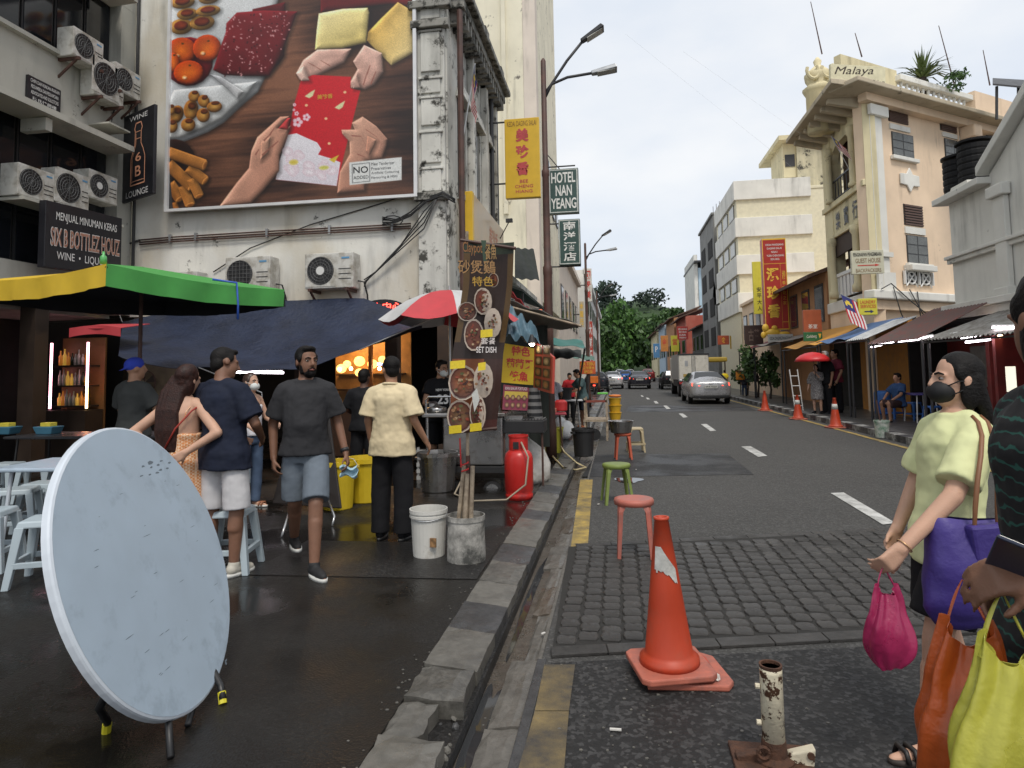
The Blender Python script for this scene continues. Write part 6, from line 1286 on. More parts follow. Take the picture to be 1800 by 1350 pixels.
wm = person('woman with long dark brown hair in an orange checked dress, hands on hips', p, 186, hm, SK_FAIR, .009, arms={1: [(.36, .12, 1.19), (.17, .13, 1.05)], -1: [(-.36, .13, 1.18), (-.13, .19, 1.03)]}, width=.86, head=(-22, 4, -10), hair='long', hairx=.06, hairm=HAIR_BR, top=(CHECK, .62, 0, .012, 1.17), shoes=(BK_CLOTH, BLACKP, 'sandal'), facing=False, extra=thinstraps, palm={1: (-.2, -1, 0), -1: (.2, -1, 0)}, hands=(.25, .25))
hm = PY(330, 612, nv.y).z - PZL
nv = nv + Vector((-.05, .05, 0)); person('tall man in a navy tee and white shorts leaning towards the long haired woman', nv + Vector((-.06, .08, 0)), 172, hm + .02, SK_BRN, .009, lean=(.06, -.03), arms={-1: [(-.24, -.05, 1.14), (-.14, -.25, 1.02)], 1: [(.27, -.05, 1.14), (.15, -.26, 1.02)]}, width=1.0, head=(-30, 14, 16), top=(clothm('navy_jersey', (.012, .016, .032)), .80, .82, .028), bottom=(clothm('off_white_cotton', (.55, .54, .55), var=.08), 1.0, .018), shoes=(mat('cream_shoe', (.5, .47, .4), .7), SOLEM, 'shoe'), facing=False)
p = PZ(230, 905, PZL); person('man in a blue cap and dark grey tee standing at the bar', p, 172, PY(225, 628, p.y).z - PZL, SK_TAN, .014, hair='cap', hairm=clothm('royal_blue_cap', (.035, .06, .40)), top=(clothm('dark_grey_jersey', (.05, .052, .05)), .86, .8, .025), bottom=(BK_CLOTH, 2, .02), shoes=(BK_CLOTH, BLACKP, 'shoe'), head=(-30, 0, 0), facing=False, arms={1: [(.26, -.08, 1.15), (.12, -.28, 1.05)], -1: [(-.26, -.08, 1.15), (-.12, -.28, 1.05)]})
WHC = clothm('white_ruched_cotton', (.62, .61, .64), var=.08)
p = PZ(438, 893, PZL); person('woman in a white off shoulder top and jeans with a pale mask', p, 72, PY(425, 655, p.y).z - PZL, SK_FAIR, .012, hair='bob', hairm=mat('dyed_brown_hair', (.05, .028, .02), .4, var=.4, scale=30), top=(WHC, .93, 0, .022, 1.33), bottom=(clothm('blue_denim', (.085, .125, .20)), 2, .012), shoes=(mat('tan_sandal', (.3, .12, .06), .6), SOLEM, 'sandal'), mask=mat('pale_mask', (.6, .62, .6), .8), arms={1: [(.22, -.06, 1.15), (.16, -.30, 1.08)], -1: [(-.22, -.03, 1.15), (-.2, -.26, 1.05)]}, width=.88)
p = PZ(640, 865, PZL); person('shadowy figure in black at the warm lit stall counter', p, 180, PY(640, 648, p.y).z - PZL, SK_DEEP, .016, top=(BK_CLOTH, .86, .8, .03), bottom=(BK_CLOTH, 2, .03), shoes=(BK_CLOTH, BLACKP, 'shoe'), facing=False, arms={1: [(.27, -.05, 1.16), (.2, -.28, 1.05)], -1: [(-.27, -.05, 1.16), (-.2, -.28, 1.05)]})
def number23(t, s, k):
 b = MB()
 for tx, x0, x1, z0, z1 in (('23', -.085, .085, 1.10, 1.24), ('NEW YORK', -.10, .10, 1.29, 1.325)): put_text(b, tx, (x0, -.152, z0), (x1, -.152, z0), (x0, -.152, z1), .03)
 b.v = [Vector((p.x, p.y + .35 * p.x * p.x * 4, p.z)) for p in b.v]; k['plain'](b, 'jersey_number', TXT_W)
p = PY(776, 860, 8.9); p.z = PZL; person('stall cook in a black jersey numbered 23 with a face mask', p, 28, PY(778, 632, 8.9).z - PZL, SK_TAN, .011, top=(BK_CLOTH, .84, .55, .022), bottom=(BK_CLOTH, .95, .03), shoes=(BK_CLOTH, BLACKP, 'sandal'), mask=mat('pale_mask', (.6, .62, .6), .8), head=(25, 12, 0), extra=number23, arms={1: [(.24, -.12, 1.12), (.10, -.36, 1.0)], -1: [(-.25, -.08, 1.12), (-.10, -.34, .98)]})
p = at_feet(1026, 752); person('man in a teal grey tee and dark shorts working at the white table', p, -62, PY(1022, 648, p.y).z - PZL, SK_TAN, .014, lean=(0, -.10), top=(clothm('teal_grey_jersey', (.06, .10, .105)), .84, .75, .028), bottom=(clothm('dark_navy_cotton', (.014, .017, .03)), .95, .03), shoes=(mat('orange_sandal', (.4, .10, .03), .6), BLACKP, 'sandal'), head=(0, 24, 0), facing=False, arms={1: [(.24, -.22, 1.15), (.10, -.46, 1.05)], -1: [(-.24, -.22, 1.15), (-.10, -.46, 1.05)]})
p = at_feet(993, 748) + Vector((0, 2.0, 0)); person('person in a red tee behind the black tub at the white table', p, 20, PY(994, 655, p.y).z - PZL, SK_TAN, .016, top=(clothm('red_jersey', (.42, .025, .03)), .84, .7, .028), bottom=(BK_CLOTH, 2, .03), shoes=(BK_CLOTH, BLACKP, 'shoe'), head=(0, 18, 0), facing=False)
p = at_feet(972, 762); person('person in a pale patterned blouse turned away beside the menu board', p, 165, PY(972, 655, p.y).z - PZL, SK_TAN, .016, top=(mat('speckled_white_blouse', (.50, .50, .56), .85, var=.35, scale=60), .72, .8, .03), bottom=(clothm('grey_cotton', (.2, .2, .2)), 2, .02), shoes=(BK_CLOTH, BLACKP, 'shoe'), facing=False, arms={1: [(.25, -.08, 1.15), (.18, -.3, 1.05)], -1: [(-.25, -.08, 1.15), (-.18, -.3, 1.05)]})
# --- across the street
def far(label, px, py, hx, hy, face, top, bottom, skin=SK_TAN, z=.13, **k):
 p = PZ(px, py, z); return person(label, p, face, PY(hx, hy, p.y).z - z, skin, k.pop('vox', .018), top=top, bottom=bottom, shoes=(BK_CLOTH, BLACKP, 'shoe'), facing=k.pop('facing', False), **k)
fw = far('woman in a grey patterned dress holding the red umbrella across the street', 1438, 727, 1438, 640, -40, (mat('grey_patterned_dress', (.20, .19, .19), .85, var=.7, scale=24), .5, 1.4, .03), None, SK_FAIR, hair='bob', arms={1: [(.22, -.1, 1.2), (.1, -.22, 1.4)], -1: [(-.25, 0, 1.14), (-.26, -.1, .9)]}, hands=(1.0, .4))
far('grey haired man in black beside the man in maroon across the street', 1456, 727, 1458, 617, -70, (BK_CLOTH, .84, .8, .03), (BK_CLOTH, 2, .03), hairm=mat('grey_hair', (.35, .34, .32), .6, var=.3), facing=True)
far('man in a maroon tee and black trousers standing nearest the cones across the street', 1473, 726, 1471, 614, -75, (clothm('maroon_jersey', (.14, .018, .035)), .84, .8, .03), (BK_CLOTH, 2, .03), facing=True, arms={1: [(.25, 0, 1.14), (.24, -.12, .9)], -1: [(-.25, .02, 1.14), (-.24, -.1, .9)]})
p = PZ(1573, 742, .13); person('man in a blue tee sitting at the purple topped table under the awning', p + Vector((.2, .2, 0)), -70, 1.68, SK_TAN, .018, legs={1: [(.09, 0, .46), (.13, -.42, .48), (.13, -.40, .09)], -1: [(-.09, 0, .46), (-.13, -.42, .48), (-.13, -.36, .09)]}, top=(clothm('blue_jersey', (.03, .07, .17)), .86, .8, .03), bottom=(clothm('brown_cotton', (.05, .03, .03)), 1.0, .03), facing=False, arms={1: [(.24, -.14, .72), (.14, -.36, .56)], -1: [(-.24, -.14, .72), (-.14, -.36, .56)]}, shoes=(BK_CLOTH, BLACKP, 'sandal'))
far('man in a bright yellow tee standing beyond the silver car', 1275, 692, 1276, 650, 180, (clothm('bright_yellow_jersey', (.70, .55, .03)), .84, .8, .03), (BK_CLOTH, 2, .03), vox=.025, z=.0)
bp_ = far('person in dark clothes carrying an orange bag on the right pavement', 1309, 696, 1312, 654, 150, (clothm('slate_cloth', (.03, .035, .045)), .8, 1.5, .03), (clothm('blue_denim_far', (.05, .07, .12)), 2, .02), vox=.025)
p = bp_.location.copy(); t = thing('shoulder_bag', 'orange bag with black trim carried by the dark clothed pedestrian', 'bag', (p.x - .15, p.y - .25, 1.0)); MB().cbox((p.x - .22, p.y - .25, 1.18), (.42, .16, .46)).build('body', mat('orange_nylon', (.60, .22, .02), .7), t, bevel=.05); MB().cbox((p.x - .22, p.y - .335, 1.38), (.42, .01, .05)).build('trim', BLACKP, t)
# --- woman with the mask and bags, close on the right
WP = PZ(1690, 1312, 0); hm = PY(1700, 627, WP.y).z + .02
PALEY = clothm('pale_yellow_jersey', (.64, .66, .36), var=.06, bscale=320)
def bracelet(t, s, k):
 e, w = k['A'][1][1], k['A'][1][2]; d = (w - e).normalized(); p = e.lerp(w, .93); x = d.orthogonal().normalized(); y = d.cross(x)
 k['plain'](MB().tube([p + (x * math.cos(a * .5) + y * math.sin(a * .5)) * .033 for a in range(14)], .003, 5), 'bracelet', mat('gold_metal', (.7, .45, .25), .3, metal=.8))
rwm = person('woman in a pale yellow tee and black mask carrying a purple tote and pink bag', WP, -82, hm, SK_FAIR, .007, lean=(0, .07), legs={1: [(.085, 0, .92), (.10, -.14, .50), (.11, -.20, .09)], -1: [(-.085, 0, .92), (-.10, .02, .50), (-.10, .08, .10)]}, arms={1: [(.24, -.12, 1.14), (.26, -.36, .93)], -1: [(-.22, .0, 1.13), (-.2, -.12, .9)]}, hands=(1.0, .9), width=.84, head=(-4, -2, 0), hair='bob', top=(PALEY, .80, .82, .022), bottom=(BK_CLOTH, .80, .04), mask=mat('black_mask', (.008, .008, .009), .75, var=.2), shoes=(mat('black_leather_strap', (.012, .010, .009), .5), mat('dark_sandal_sole', (.03, .022, .018), .7), 'sandal', ((.1, -1, 0), (-.1, -1, 0))), extra=bracelet, palm={1: (-.9, .3, .2)})
rs_ = hm / 1.75
# --- person at the right edge
m, n, l, b_ = _nt('black_green_wave_knit'); tc = n.new('ShaderNodeTexCoord'); wv = n.new('ShaderNodeTexWave'); wv.bands_direction = 'Z'; wv.inputs['Scale'].default_value = 9; wv.inputs['Distortion'].default_value = 5; wv.inputs['Detail'].default_value = 2; wv.inputs['Detail Scale'].default_value = 2.2; l.new(tc.outputs['Object'], wv.inputs[0])
l.new(_ramp(n, l, wv.outputs['Fac'], .9, .97, (.006, .006, .007), (.012, .07, .054)), b_.inputs['Base Color']); b_.inputs['Roughness'].default_value = .85; WAVE = m
EP = PY(1882, 650, 1.66); EP.z = 0
edge = person('person with long black hair in a black and green knit at the right edge', EP, -92, 1.80, SK_BRN, .008, arms={1: [(.21, .10, 1.16), (.18, -.17, 1.12)], -1: [(-.22, .05, 1.15), (-.2, -.05, 1.0)]}, hands=(.8, .95), hair='long', head=(-80, 4, 0), top=(WAVE, .72, 1.3, .03), bottom=(BK_CLOTH, 2, .04), shoes=(BK_CLOTH, BLACKP, 'shoe'), facing=False, palm={1: (-.6, -.3, -.6)})
# bake the figures to plain meshes
dg = bpy.context.evaluated_depsgraph_get(); dg.update()
for o in BAKE:
 me = bpy.data.meshes.new_from_object(o.evaluated_get(dg)); me.polygons.foreach_set('use_smooth', [True] * len(me.polygons)); old = o.data; o.modifiers.clear(); o.data = me; bpy.data.meshes.remove(old)
# ------------------------------------------------------------------ canopies on the left
NAVY = mat('navy_tarpaulin', (.013, .021, .048), .55, var=.3, scale=2.5, bump=.6, bscale=13, bdist=.03); CYEL = mat('yellow_canvas', (.60, .40, .025), .7, var=.1, scale=3); CGRN = mat('green_canvas', (.06, .30, .06), .7, var=.12, scale=3); CRED = mat('red_canvas', (.48, .05, .06), .7, var=.1)
CUND = mat('canopy_underside_shade', (.02, .022, .026), .8)  # shade under the canopy painted into the inner sheets and far valances
STEEL = mat('stainless_steel', (.40, .39, .38), .3, metal=.95, var=.15, scale=4, dirt=(.2, .17, .14), damt=.3); CHROME = mat('worn_chrome', (.5, .5, .5), .25, metal=.9)
tarp = thing('navy_tarpaulin', 'large navy tarpaulin sagging from the side wall over the plaza stalls', 'tarpaulin', (-5, 9, 2.6))
TE = [(215, 566), (330, 545), (440, 530), (500, 526), (560, 528), (640, 527), (690, 541), (738, 566)]; FE = [(208, 622), (260, 639), (340, 650), (430, 653), (510, 647), (580, 633), (650, 610), (742, 572)]
def lerp_px(L, u): k = u * (len(L) - 1); i = min(int(k), len(L) - 2); f = k - i; return (L[i][0] + (L[i + 1][0] - L[i][0]) * f, L[i][1] + (L[i + 1][1] - L[i][1]) * f)
def tfn(u, v):
 a, c = lerp_px(TE, u), lerp_px(FE, u); A_, B_ = PY(*a, 10.75), PY(*c, 8.2 + .7 * u)
 p = A_.lerp(B_, v); p.z += -.16 * math.sin(math.pi * v) * (.4 + math.sin(math.pi * u)) + .035 * math.sin(u * 31 + v * 4) * v * (1 - v * .5) + .03 * math.sin(u * 12 - v * 9); return p
MB().grid(56, 22, tfn).build('cloth', NAVY, tarp, smooth=True, solid=.006)
tubes('rope', None, None, [[tfn(.82, 1), PY(760, 560, 8.6)], [tfn(.3, 1), PY(460, 690, 8.3), PY(462, 720, 8.3)], [tfn(0, 0), PY(205, 540, 10.8)]], .008, WHITE_P, 4, parent=tarp)
ns = thing('neon_sign', 'red neon lettering on an arched board peeking over the tarpaulin', 'sign', PY(672, 535, 10.9)); q = PY(672, 552, 10.92)
b = MB(); b.prism([q + Vector((.5 * math.cos(a), 0, .26 * math.sin(a))) for a in [R(i * 12) for i in range(16)]], (0, .06, 0)); b.build('arched_board', SIGNB, ns)
b = MB(); put_text(b, '美食中心', q + Vector((-.36, -.02, .06)), q + Vector((.36, -.02, .06)), q + Vector((-.36, -.02, .2)), .01); b.build('neon_lettering', emit('red_neon', (1, .06, .04), 5), ns)
def square_umbrella(label, A_, B_, C_, zc, val, mats, pole=True, rise=.35):
 """market umbrella: corners A (nearest), B, C and the fourth; valance colours per side"""
 A_, B_, C_ = Vector(A_), Vector(B_), Vector(C_); D_ = B_ + C_ - A_; ctr = (B_ + C_) / 2 + Vector((0, 0, rise)); t = thing('market_umbrella', label, 'umbrella', (ctr.x, ctr.y, PZL))
 def side(P_, Q_, nm, m, sag):
  def fn(u, v):
   p = P_.lerp(Q_, u); out = (p - ctr); out.z = 0; out.normalize(); return p + Vector((0, 0, -val * v - .05 * math.sin(math.pi * u) * sag)) + out * (.025 * math.sin(u * 23) * v + .014 * math.sin(u * 57 + 2) * v)
  MB().grid(20, 3, fn).build(nm, m, t, smooth=True, solid=.004)
 for (P_, Q_, m, w_) in ((A_, B_, mats[0], 1), (A_, C_, mats[1], 1), (B_, D_, mats[1], 0), (C_, D_, mats[0], 0)):
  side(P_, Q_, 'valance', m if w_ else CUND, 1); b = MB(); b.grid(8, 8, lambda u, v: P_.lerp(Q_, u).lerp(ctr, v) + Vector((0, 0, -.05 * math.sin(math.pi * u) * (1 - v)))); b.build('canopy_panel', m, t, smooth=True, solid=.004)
  MB().cyl(P_ - Vector((0, 0, .03)), ctr - Vector((0, 0, .04)), .012, n=6).build('rib', DARKM, t); b = MB(); b.grid(6, 6, lambda u, v: P_.lerp(Q_, u).lerp(ctr, v) + Vector((0, 0, -.02 - .05 * math.sin(math.pi * u) * (1 - v)))); b.build('shade_lining', CUND, t, smooth=True)
 if pole: MB().cyl((ctr.x, ctr.y, PZL), ctr, .022, n=10).build('pole', RUST, t); MB().cyl((ctr.x, ctr.y, PZL), (ctr.x, ctr.y, PZL + .08), .22, n=16).build('foot', KERB, t)
 return t, ctr
ua, ub = PY(187, 464, 5.4), PY(500, 521, 7.6); ub.z = ua.z; d_ = ub - ua; uc = ua + Vector((-d_.y, d_.x, 0)) * .95
um, uctr = square_umbrella('square market umbrella with green and yellow valances over the grey tables', ua, ub, uc, ua.z, .21, (CGRN, CYEL), rise=.22)
tubes('ribbon', None, None, [[ua.lerp(ub, .62) + Vector((-.18, -.03, .03)), ua.lerp(ub, .68) + Vector((0, -.03, -.0)), ua.lerp(ub, .69) + Vector((0, -.03, -.25)), ua.lerp(ub, .69) + Vector((0, -.03, -.42))]], .014, mat('blue_ribbon', (.03, .10, .45), .5), 5, parent=um)
MB().lathe([(.03, 0), (.03, .07), (.012, .09), (.012, .12)], ua + Vector((-.12, .1, .02)), 10).build('bottle', mat('green_bottle', (.1, .4, .12), .3), None, smooth=True, label='green topped bottle lying at the corner of the market umbrella', cat='bottle')
ra, rb_ = PY(122, 578, 8.6), PY(213, 577, 8.6); rt = thing('red_umbrella_edge', 'red canvas umbrella edge hanging behind the green and yellow one', 'umbrella', ra)
MB().grid(10, 3, lambda u, v: ra.lerp(rb_, u) + Vector((0, -.02 * math.sin(u * 9), -.13 * v + .05 * math.sin(3 * u)))).build('valance', CRED, rt, smooth=True, solid=.005); MB().hexa([ra, rb_, rb_ + Vector((0, .6, .1)), ra + Vector((0, .6, .1))], [ra + Vector((0, 0, .01)), rb_ + Vector((0, 0, .01)), rb_ + Vector((0, .6, .11)), ra + Vector((0, .6, .11))]).build('canopy_panel', CRED, rt); MB().cyl((ra.x + .4, ra.y + 1.0, PZL), (ra.x + .4, ra.y + 1.0, ra.z), .02).build('pole', RUST, rt)
# bar shelf with bottles behind the tables
ba, bb_ = PY(98, 718, 10.4), PY(160, 602, 10.4); bar = thing('bottle_shelf', 'lit bar shelf of liquor bottles with pink and amber light strips', 'shelf', (ba.x, 10.4, PZL))
bx(ba.x - .1, bb_.x + .1, 10.62, 10.66, PZL, bb_.z + .1).build('back_panel', mat('amber_back_panel', (.16, .08, .03), .5), bar)
bx(ba.x - .1, bb_.x + .1, 10.2, 10.6, PZL, ba.z - .03).build('counter', DKWOOD, bar)
PINKS, AMBS = emit('pink_strip', (1, .45, .55), 6), emit('amber_strip', (1, .62, .28), 6)
for x, m, z0 in ((ba.x - .04, PINKS, ba.z), (bb_.x + .02, PINKS, ba.z + .38), (bb_.x + .02, AMBS, ba.z)): bx(x - .012, x + .012, 10.3, 10.33, z0, bb_.z - (.0 if z0 > ba.z or m is PINKS else .72)).build('light_strip', m, bar)
BOT = [mat('amber_bottle', (.30, .11, .015), .15, em=.25, emc=(.5, .18, .03)), mat('gold_bottle', (.5, .30, .05), .2, em=.3, emc=(.6, .35, .06)), mat('dark_bottle', (.02, .03, .015), .15), mat('clear_bottle', (.35, .35, .3), .15)]  # amber and gold bottles glow faintly, shelf light put into the glass
rr = random.Random(3)
for k in range(3):
 z = ba.z + .05 + k * .36; bx(ba.x, bb_.x, 10.3, 10.62, z - .03, z).build('shelf_board', DKWOOD, bar)
 x = ba.x + .05; i = 0
 while x < bb_.x - .03:
  h = rr.uniform(.2, .3); MB().lathe([(.028, 0), (.030, h * .6), (.012, h * .75), (.012, h), (.004, h)], (x, 10.42, z), 8).build('bottle', BOT[rr.randrange(4)], None, smooth=True, label=('first', 'second', 'third', 'fourth', 'fifth', 'sixth', 'seventh', 'eighth', 'ninth', 'tenth', 'eleventh', 'twelfth')[i % 12] + ' liquor bottle from the left on the ' + ('bottom', 'middle', 'top')[k] + ' board of the lit bar shelf', cat='bottle', group='liquor bottles on the bar shelf'); x += rr.uniform(.062, .085); i += 1
# warm stall behind the man in the cream shirt
ws = thing('warm_lit_stall', 'warm lit food stall with glowing lanterns seen under the tarpaulin', 'stall', (-4.6, 11.5, PZL))
AMB = mat('ochre_tiled_wall', (.42, .22, .07), .6, var=.3); a_, c_ = PY(590, 700, 12.6), PY(722, 600, 12.6)
bx(a_.x, c_.x, 12.6, 12.65, PZL, 2.9).build('back_wall', AMB, ws); bx(a_.x - .05, c_.x, 11.3, 11.8, PZL, 1.05).build('counter', mat('counter_brown', (.16, .07, .03), .5), ws)
for px, w in ((648, .07), (690, .07)): q = PY(px, 660, 11.9); bx(q.x, q.x + w, 11.88, 11.95, 1.05, 2.7).build('post', mat('orange_post', (.4, .17, .05), .6), ws)
for k, z in enumerate((1.25, 1.55)): bx(a_.x + .1, c_.x - .1, 12.4, 12.6, z, z + .03).build('shelf_board', DKWOOD, ws)
q = PY(660, 640, 12.2); bx(q.x - .02, q.x + .4, 12.2, 12.22, q.z - .03, q.z + .03).build('lit_menu', emit('menu_blue_glow', (.3, .45, .8), 1.5), ws)
for px, py, r_, w_ in ((632, 635, .11, 'largest, upper middle'), (610, 640, .08, 'small, upper left'), (655, 640, .10, 'upper right of centre'), (632, 655, .09, 'lower middle'), (672, 632, .08, 'highest, far right'), (600, 648, .1, 'leftmost')):
 q = PY(px, py, 12.2); MB().ell(q, (r_, r_, r_ * .9), 12, 8).build('paper_lantern', emit('lantern_glow', (1.0, .55, .16), 1.6), None, smooth=True, label='round amber paper lantern in the warm lit stall, ' + w_ + ' of the six', cat='lantern', group='lanterns in the warm stall')
for px, py, w_ in ((597, 649, 'leftmost of three'), (617, 648, 'middle of three'), (667, 648, 'nearest the cream shirted man')):
 q = PY(px, py, 12.0); MB().ell(q, (.035,) * 3, 8, 6).build('bulb', emit('hot_bulb', (1, .72, .38), 22), None, label='small bright bulb hung low in the warm lit stall, ' + w_, cat='bulb', group='bulbs in the warm stall')
wl_ = bpy.data.lights.new('lantern_light', 'POINT'); wl_.energy = 40; wl_.color = (1, .6, .25); wl_.shadow_soft_size = .3; o = bpy.data.objects.new('lantern_light', wl_); C.objects.link(o); o.location = (a_.x + .6, 12.0, 2.3)
q0, q1 = PY(253, 633, 9.6), PY(290, 641, 9.6); tube_light('lit tube glowing behind the long haired woman under the tarpaulin', q0, q1)
q0, q1 = PY(412, 654, 9.2), PY(498, 655, 9.2); tube_light('thin dim tube under the front edge of the tarpaulin', q0, q1)
fan_ = thing('wall_fan', 'dark round wall fan on the wall behind the blue capped man', 'fan', PY(255, 672, 10.2)); q = PY(255, 672, 10.2)
MB().tube([q + Vector((.2 * math.cos(a * .33), 0, .2 * math.sin(a * .33))) for a in range(20)], .012, 5).build('guard', RUST, fan_)
for k in range(4): a = k * math.pi / 2; MB().add([q, q + Vector((.18 * math.cos(a), .01, .18 * math.sin(a))), q + Vector((.18 * math.cos(a + .8), .03, .18 * math.sin(a + .8)))], [(0, 1, 2)]).build('blade', DKWOOD, fan_)
bx(q.x - .45, q.x + .5, 10.35, 10.4, 1.2, 2.3).build('panel', mat('tan_panel', (.18, .14, .09), .7, var=.3), fan_)
# ------------------------------------------------------------------ tables and stools on the plaza
TTOP = mat('pale_blue_grey_laminate', (.38, .465, .55), .42, var=.05, scale=4, dirt=(.25, .31, .37), damt=.3, bump=.05, bscale=300); TEDGE = mat('white_plastic_edge', (.55, .60, .66), .4, var=.05); BLKM = mat('black_tube_steel', (.012, .012, .013), .4)
PH, TA, TR_ = 1.7686, .3529, .64; tc_ = Vector((-2.048, 2.686, .752)); ta = Vector((math.cos(PH), math.sin(PH), 0)); tn = Vector((math.sin(PH) * math.cos(TA), -math.cos(PH) * math.cos(TA), math.sin(TA))); tb = tn.cross(ta); tb = tb if tb.z > 0 else -tb
ft_ = thing('folded_round_table', 'large pale blue round folding table tipped up on its edge in the foreground', 'table', (tc_.x, tc_.y, PZL))
N = 72; ring_ = lambda r, o_: [tc_ + (ta * math.cos(2 * math.pi * i / N) + tb * math.sin(2 * math.pi * i / N)) * r + tn * o_ for i in range(N)]
b = MB(); rs = [(TR_ - .012, 0), (TR_ - .003, -.004), (TR_, -.012), (TR_, -.034), (TR_ - .012, -.042), (TR_ - .05, -.042)]
for r, o_ in rs: b.v += ring_(r, o_)
for i in range(len(rs) - 1):
 for j in range(N): b.f.append((i * N + j, i * N + (j + 1) % N, (i + 1) * N + (j + 1) % N, (i + 1) * N + j)); b.m.append(0)
b.f.append(tuple(range((len(rs) - 1) * N, len(rs) * N))); b.m.append(0); b.build('edge_band', TEDGE, ft_, smooth=False)
b = MB(); b.v += ring_(TR_ - .012, .0006); b.f.append(tuple(range(N))); b.m.append(0); b.build('table_top', TTOP, ft_)
YF = mat('yellow_leg_cap', (.62, .55, .03), .5)
for (px, py), up_, sp in (((187, 1279), -.30, -.38), ((392, 1229), -.30, .42)):
 g = PZ(px, py, PZL + .02); s_ = tc_ + tb * up_ + ta * sp - tn * .06; lg = MB().tube([s_, s_.lerp(g, .55) - tn * .05, g.lerp(s_, .12) , g], .016, 8).build('leg', BLKM, ft_, smooth=True); MB().cyl(g - Vector((0, 0, .02)), g + (s_ - g).normalized() * .035, .018, n=8).build('foot_cap', YF, lg)
for sp, px, py in ((-.16, 300, 1332), (.24, 330, 1275)): g = PZ(px, py, PZL + .01); MB().tube([tc_ - tb * .52 + ta * sp - tn * .05, g], .014, 8).build('leg', BLKM, ft_, smooth=True)
MB().tube([tc_ - tb * .3 - ta * .4 - tn * .06, tc_ - tb * .3 + ta * .42 - tn * .06], .014, 8).build('cross_bar', BLKM, ft_)
SC = mat('dark_scuff', (.13, .16, .19), .6); b = MB(); rr = random.Random(8)
for u, v, w_, h_ in [(.12 + i * .035, .40 + rr.uniform(-.025, .03), .018, .005) for i in range(9)] + [(.23, .435, .03, .010), (.29, .415, .02, .008), (.28, -.585, .016, .006), (.27, -.592, .01, .012)] + [(rr.uniform(-.45, .45), rr.uniform(-.42, .42), rr.uniform(.006, .035), .0014) for _ in range(26)]:
 p = tc_ + ta * u + tb * v + tn * .0012; b.add([p + ta * (w_ * math.cos(k * .785) * rr.uniform(.5, 1.2)) + tb * (h_ * math.sin(k * .785) * rr.uniform(.5, 1.2)) for k in range(8)], [tuple(range(8))])
b.build('scuff_marks', SC, ft_, kind='stuff')
STL = mat('pale_grey_plastic', (.38, .45, .49), .45, var=.06)
def square_stool(label, m, group, h=.46, w=.30):
 t = thing('plastic_stool', label, 'stool', (0, 0, 0), group); e = w / 2; s_ = MB(); s_.hexa([(-e, -e, h - .05), (e, -e, h - .05), (e, e, h - .05), (-e, e, h - .05)], [(-e + .015, -e + .015, h), (e - .015, -e + .015, h), (e - .015, e - .015, h), (-e + .015, e - .015, h)]); s_.build('seat', m, t, bevel=.012)
 for sx in (-1, 1):
  for sy in (-1, 1):
   q = lambda k, z, a: [(sx * (k - (0 if i in (0, 3) else a)), sy * (k - (0 if i in (0, 1) else a)), z) for i in range(4)]
   b = MB(); b.hexa(q(e + .05, 0, .045), q(e, h - .04, .06)); b.build('leg', m, t, bevel=.005)
 for k in range(4):
  M = Matrix.Rotation(k * math.pi / 2, 4, 'Z'); b = MB().box(-e, e, -e - .03, -e + .0, .14, .18); b.v = [M @ p for p in b.v]; b.build('stretcher', m, t, bevel=.004)
 return t
st0 = square_stool('pale grey plastic stool in front of the grey table, nearest and fully visible', STL, 'pale grey plastic stools')
p = PZ(50, 1030, PZL); place(st0, (p.x + .02, p.y + .12, PZL), R(24))
for (px, py, rz, lab) in ((-22, 1000, 20, 'pale grey plastic stool cut off by the left edge'), (30, 945, 30, 'pale grey plastic stool pushed under the grey table'), (75, 930, 15, 'pale grey plastic stool behind the tipped up table edge'), (405, 1000, 12, 'pale grey plastic stool behind the white shorts'), (105, 880, 35, 'pale grey plastic stool on the far side of the grey table'), (10, 880, 8, 'far pale grey plastic stool near the left edge'), (62, 880, 25, 'middle pale grey plastic stool on the far side of the grey table'), (425, 845, 10, 'pale grey plastic stool in the shade behind the jeans')):
 p = PZ(px, py, PZL); place(copy_tree(st0), (p.x, p.y, PZL), R(rz), 1, lab)
def table(label, c, w, d, h, rz, mtop, mleg, group=None):
 t = thing('table', label, 'table', (0, 0, 0), group); MB().box(-w / 2, w / 2, -d / 2, d / 2, h - .035, h).build('table_top', mtop, t, bevel=.012)
 for sx in (-1, 1):
  for sy in (-1, 1): MB().tube([(sx * (w / 2 - .08), sy * (d / 2 - .06), 0), (sx * (w / 2 - .12), sy * (d / 2 - .1), h - .035)], .016, 8).build('leg', mleg, t)
 return place(t, c, rz)
p = PZ(60, 985, PZL); table('pale grey rectangular plaza table behind the tipped up table', (p.x - .05, p.y + .55, PZL), 1.15, .75, .72, R(8), TTOP, TEDGE)
DKT = mat('dark_table_top', (.03, .03, .034), .3); p = PZ(150, 880, PZL); table('dark long table with tissue baskets in front of the bar', (p.x, p.y + .5, PZL), 2.6, .7, .76, R(3), DKT, BLKM); p0 = p
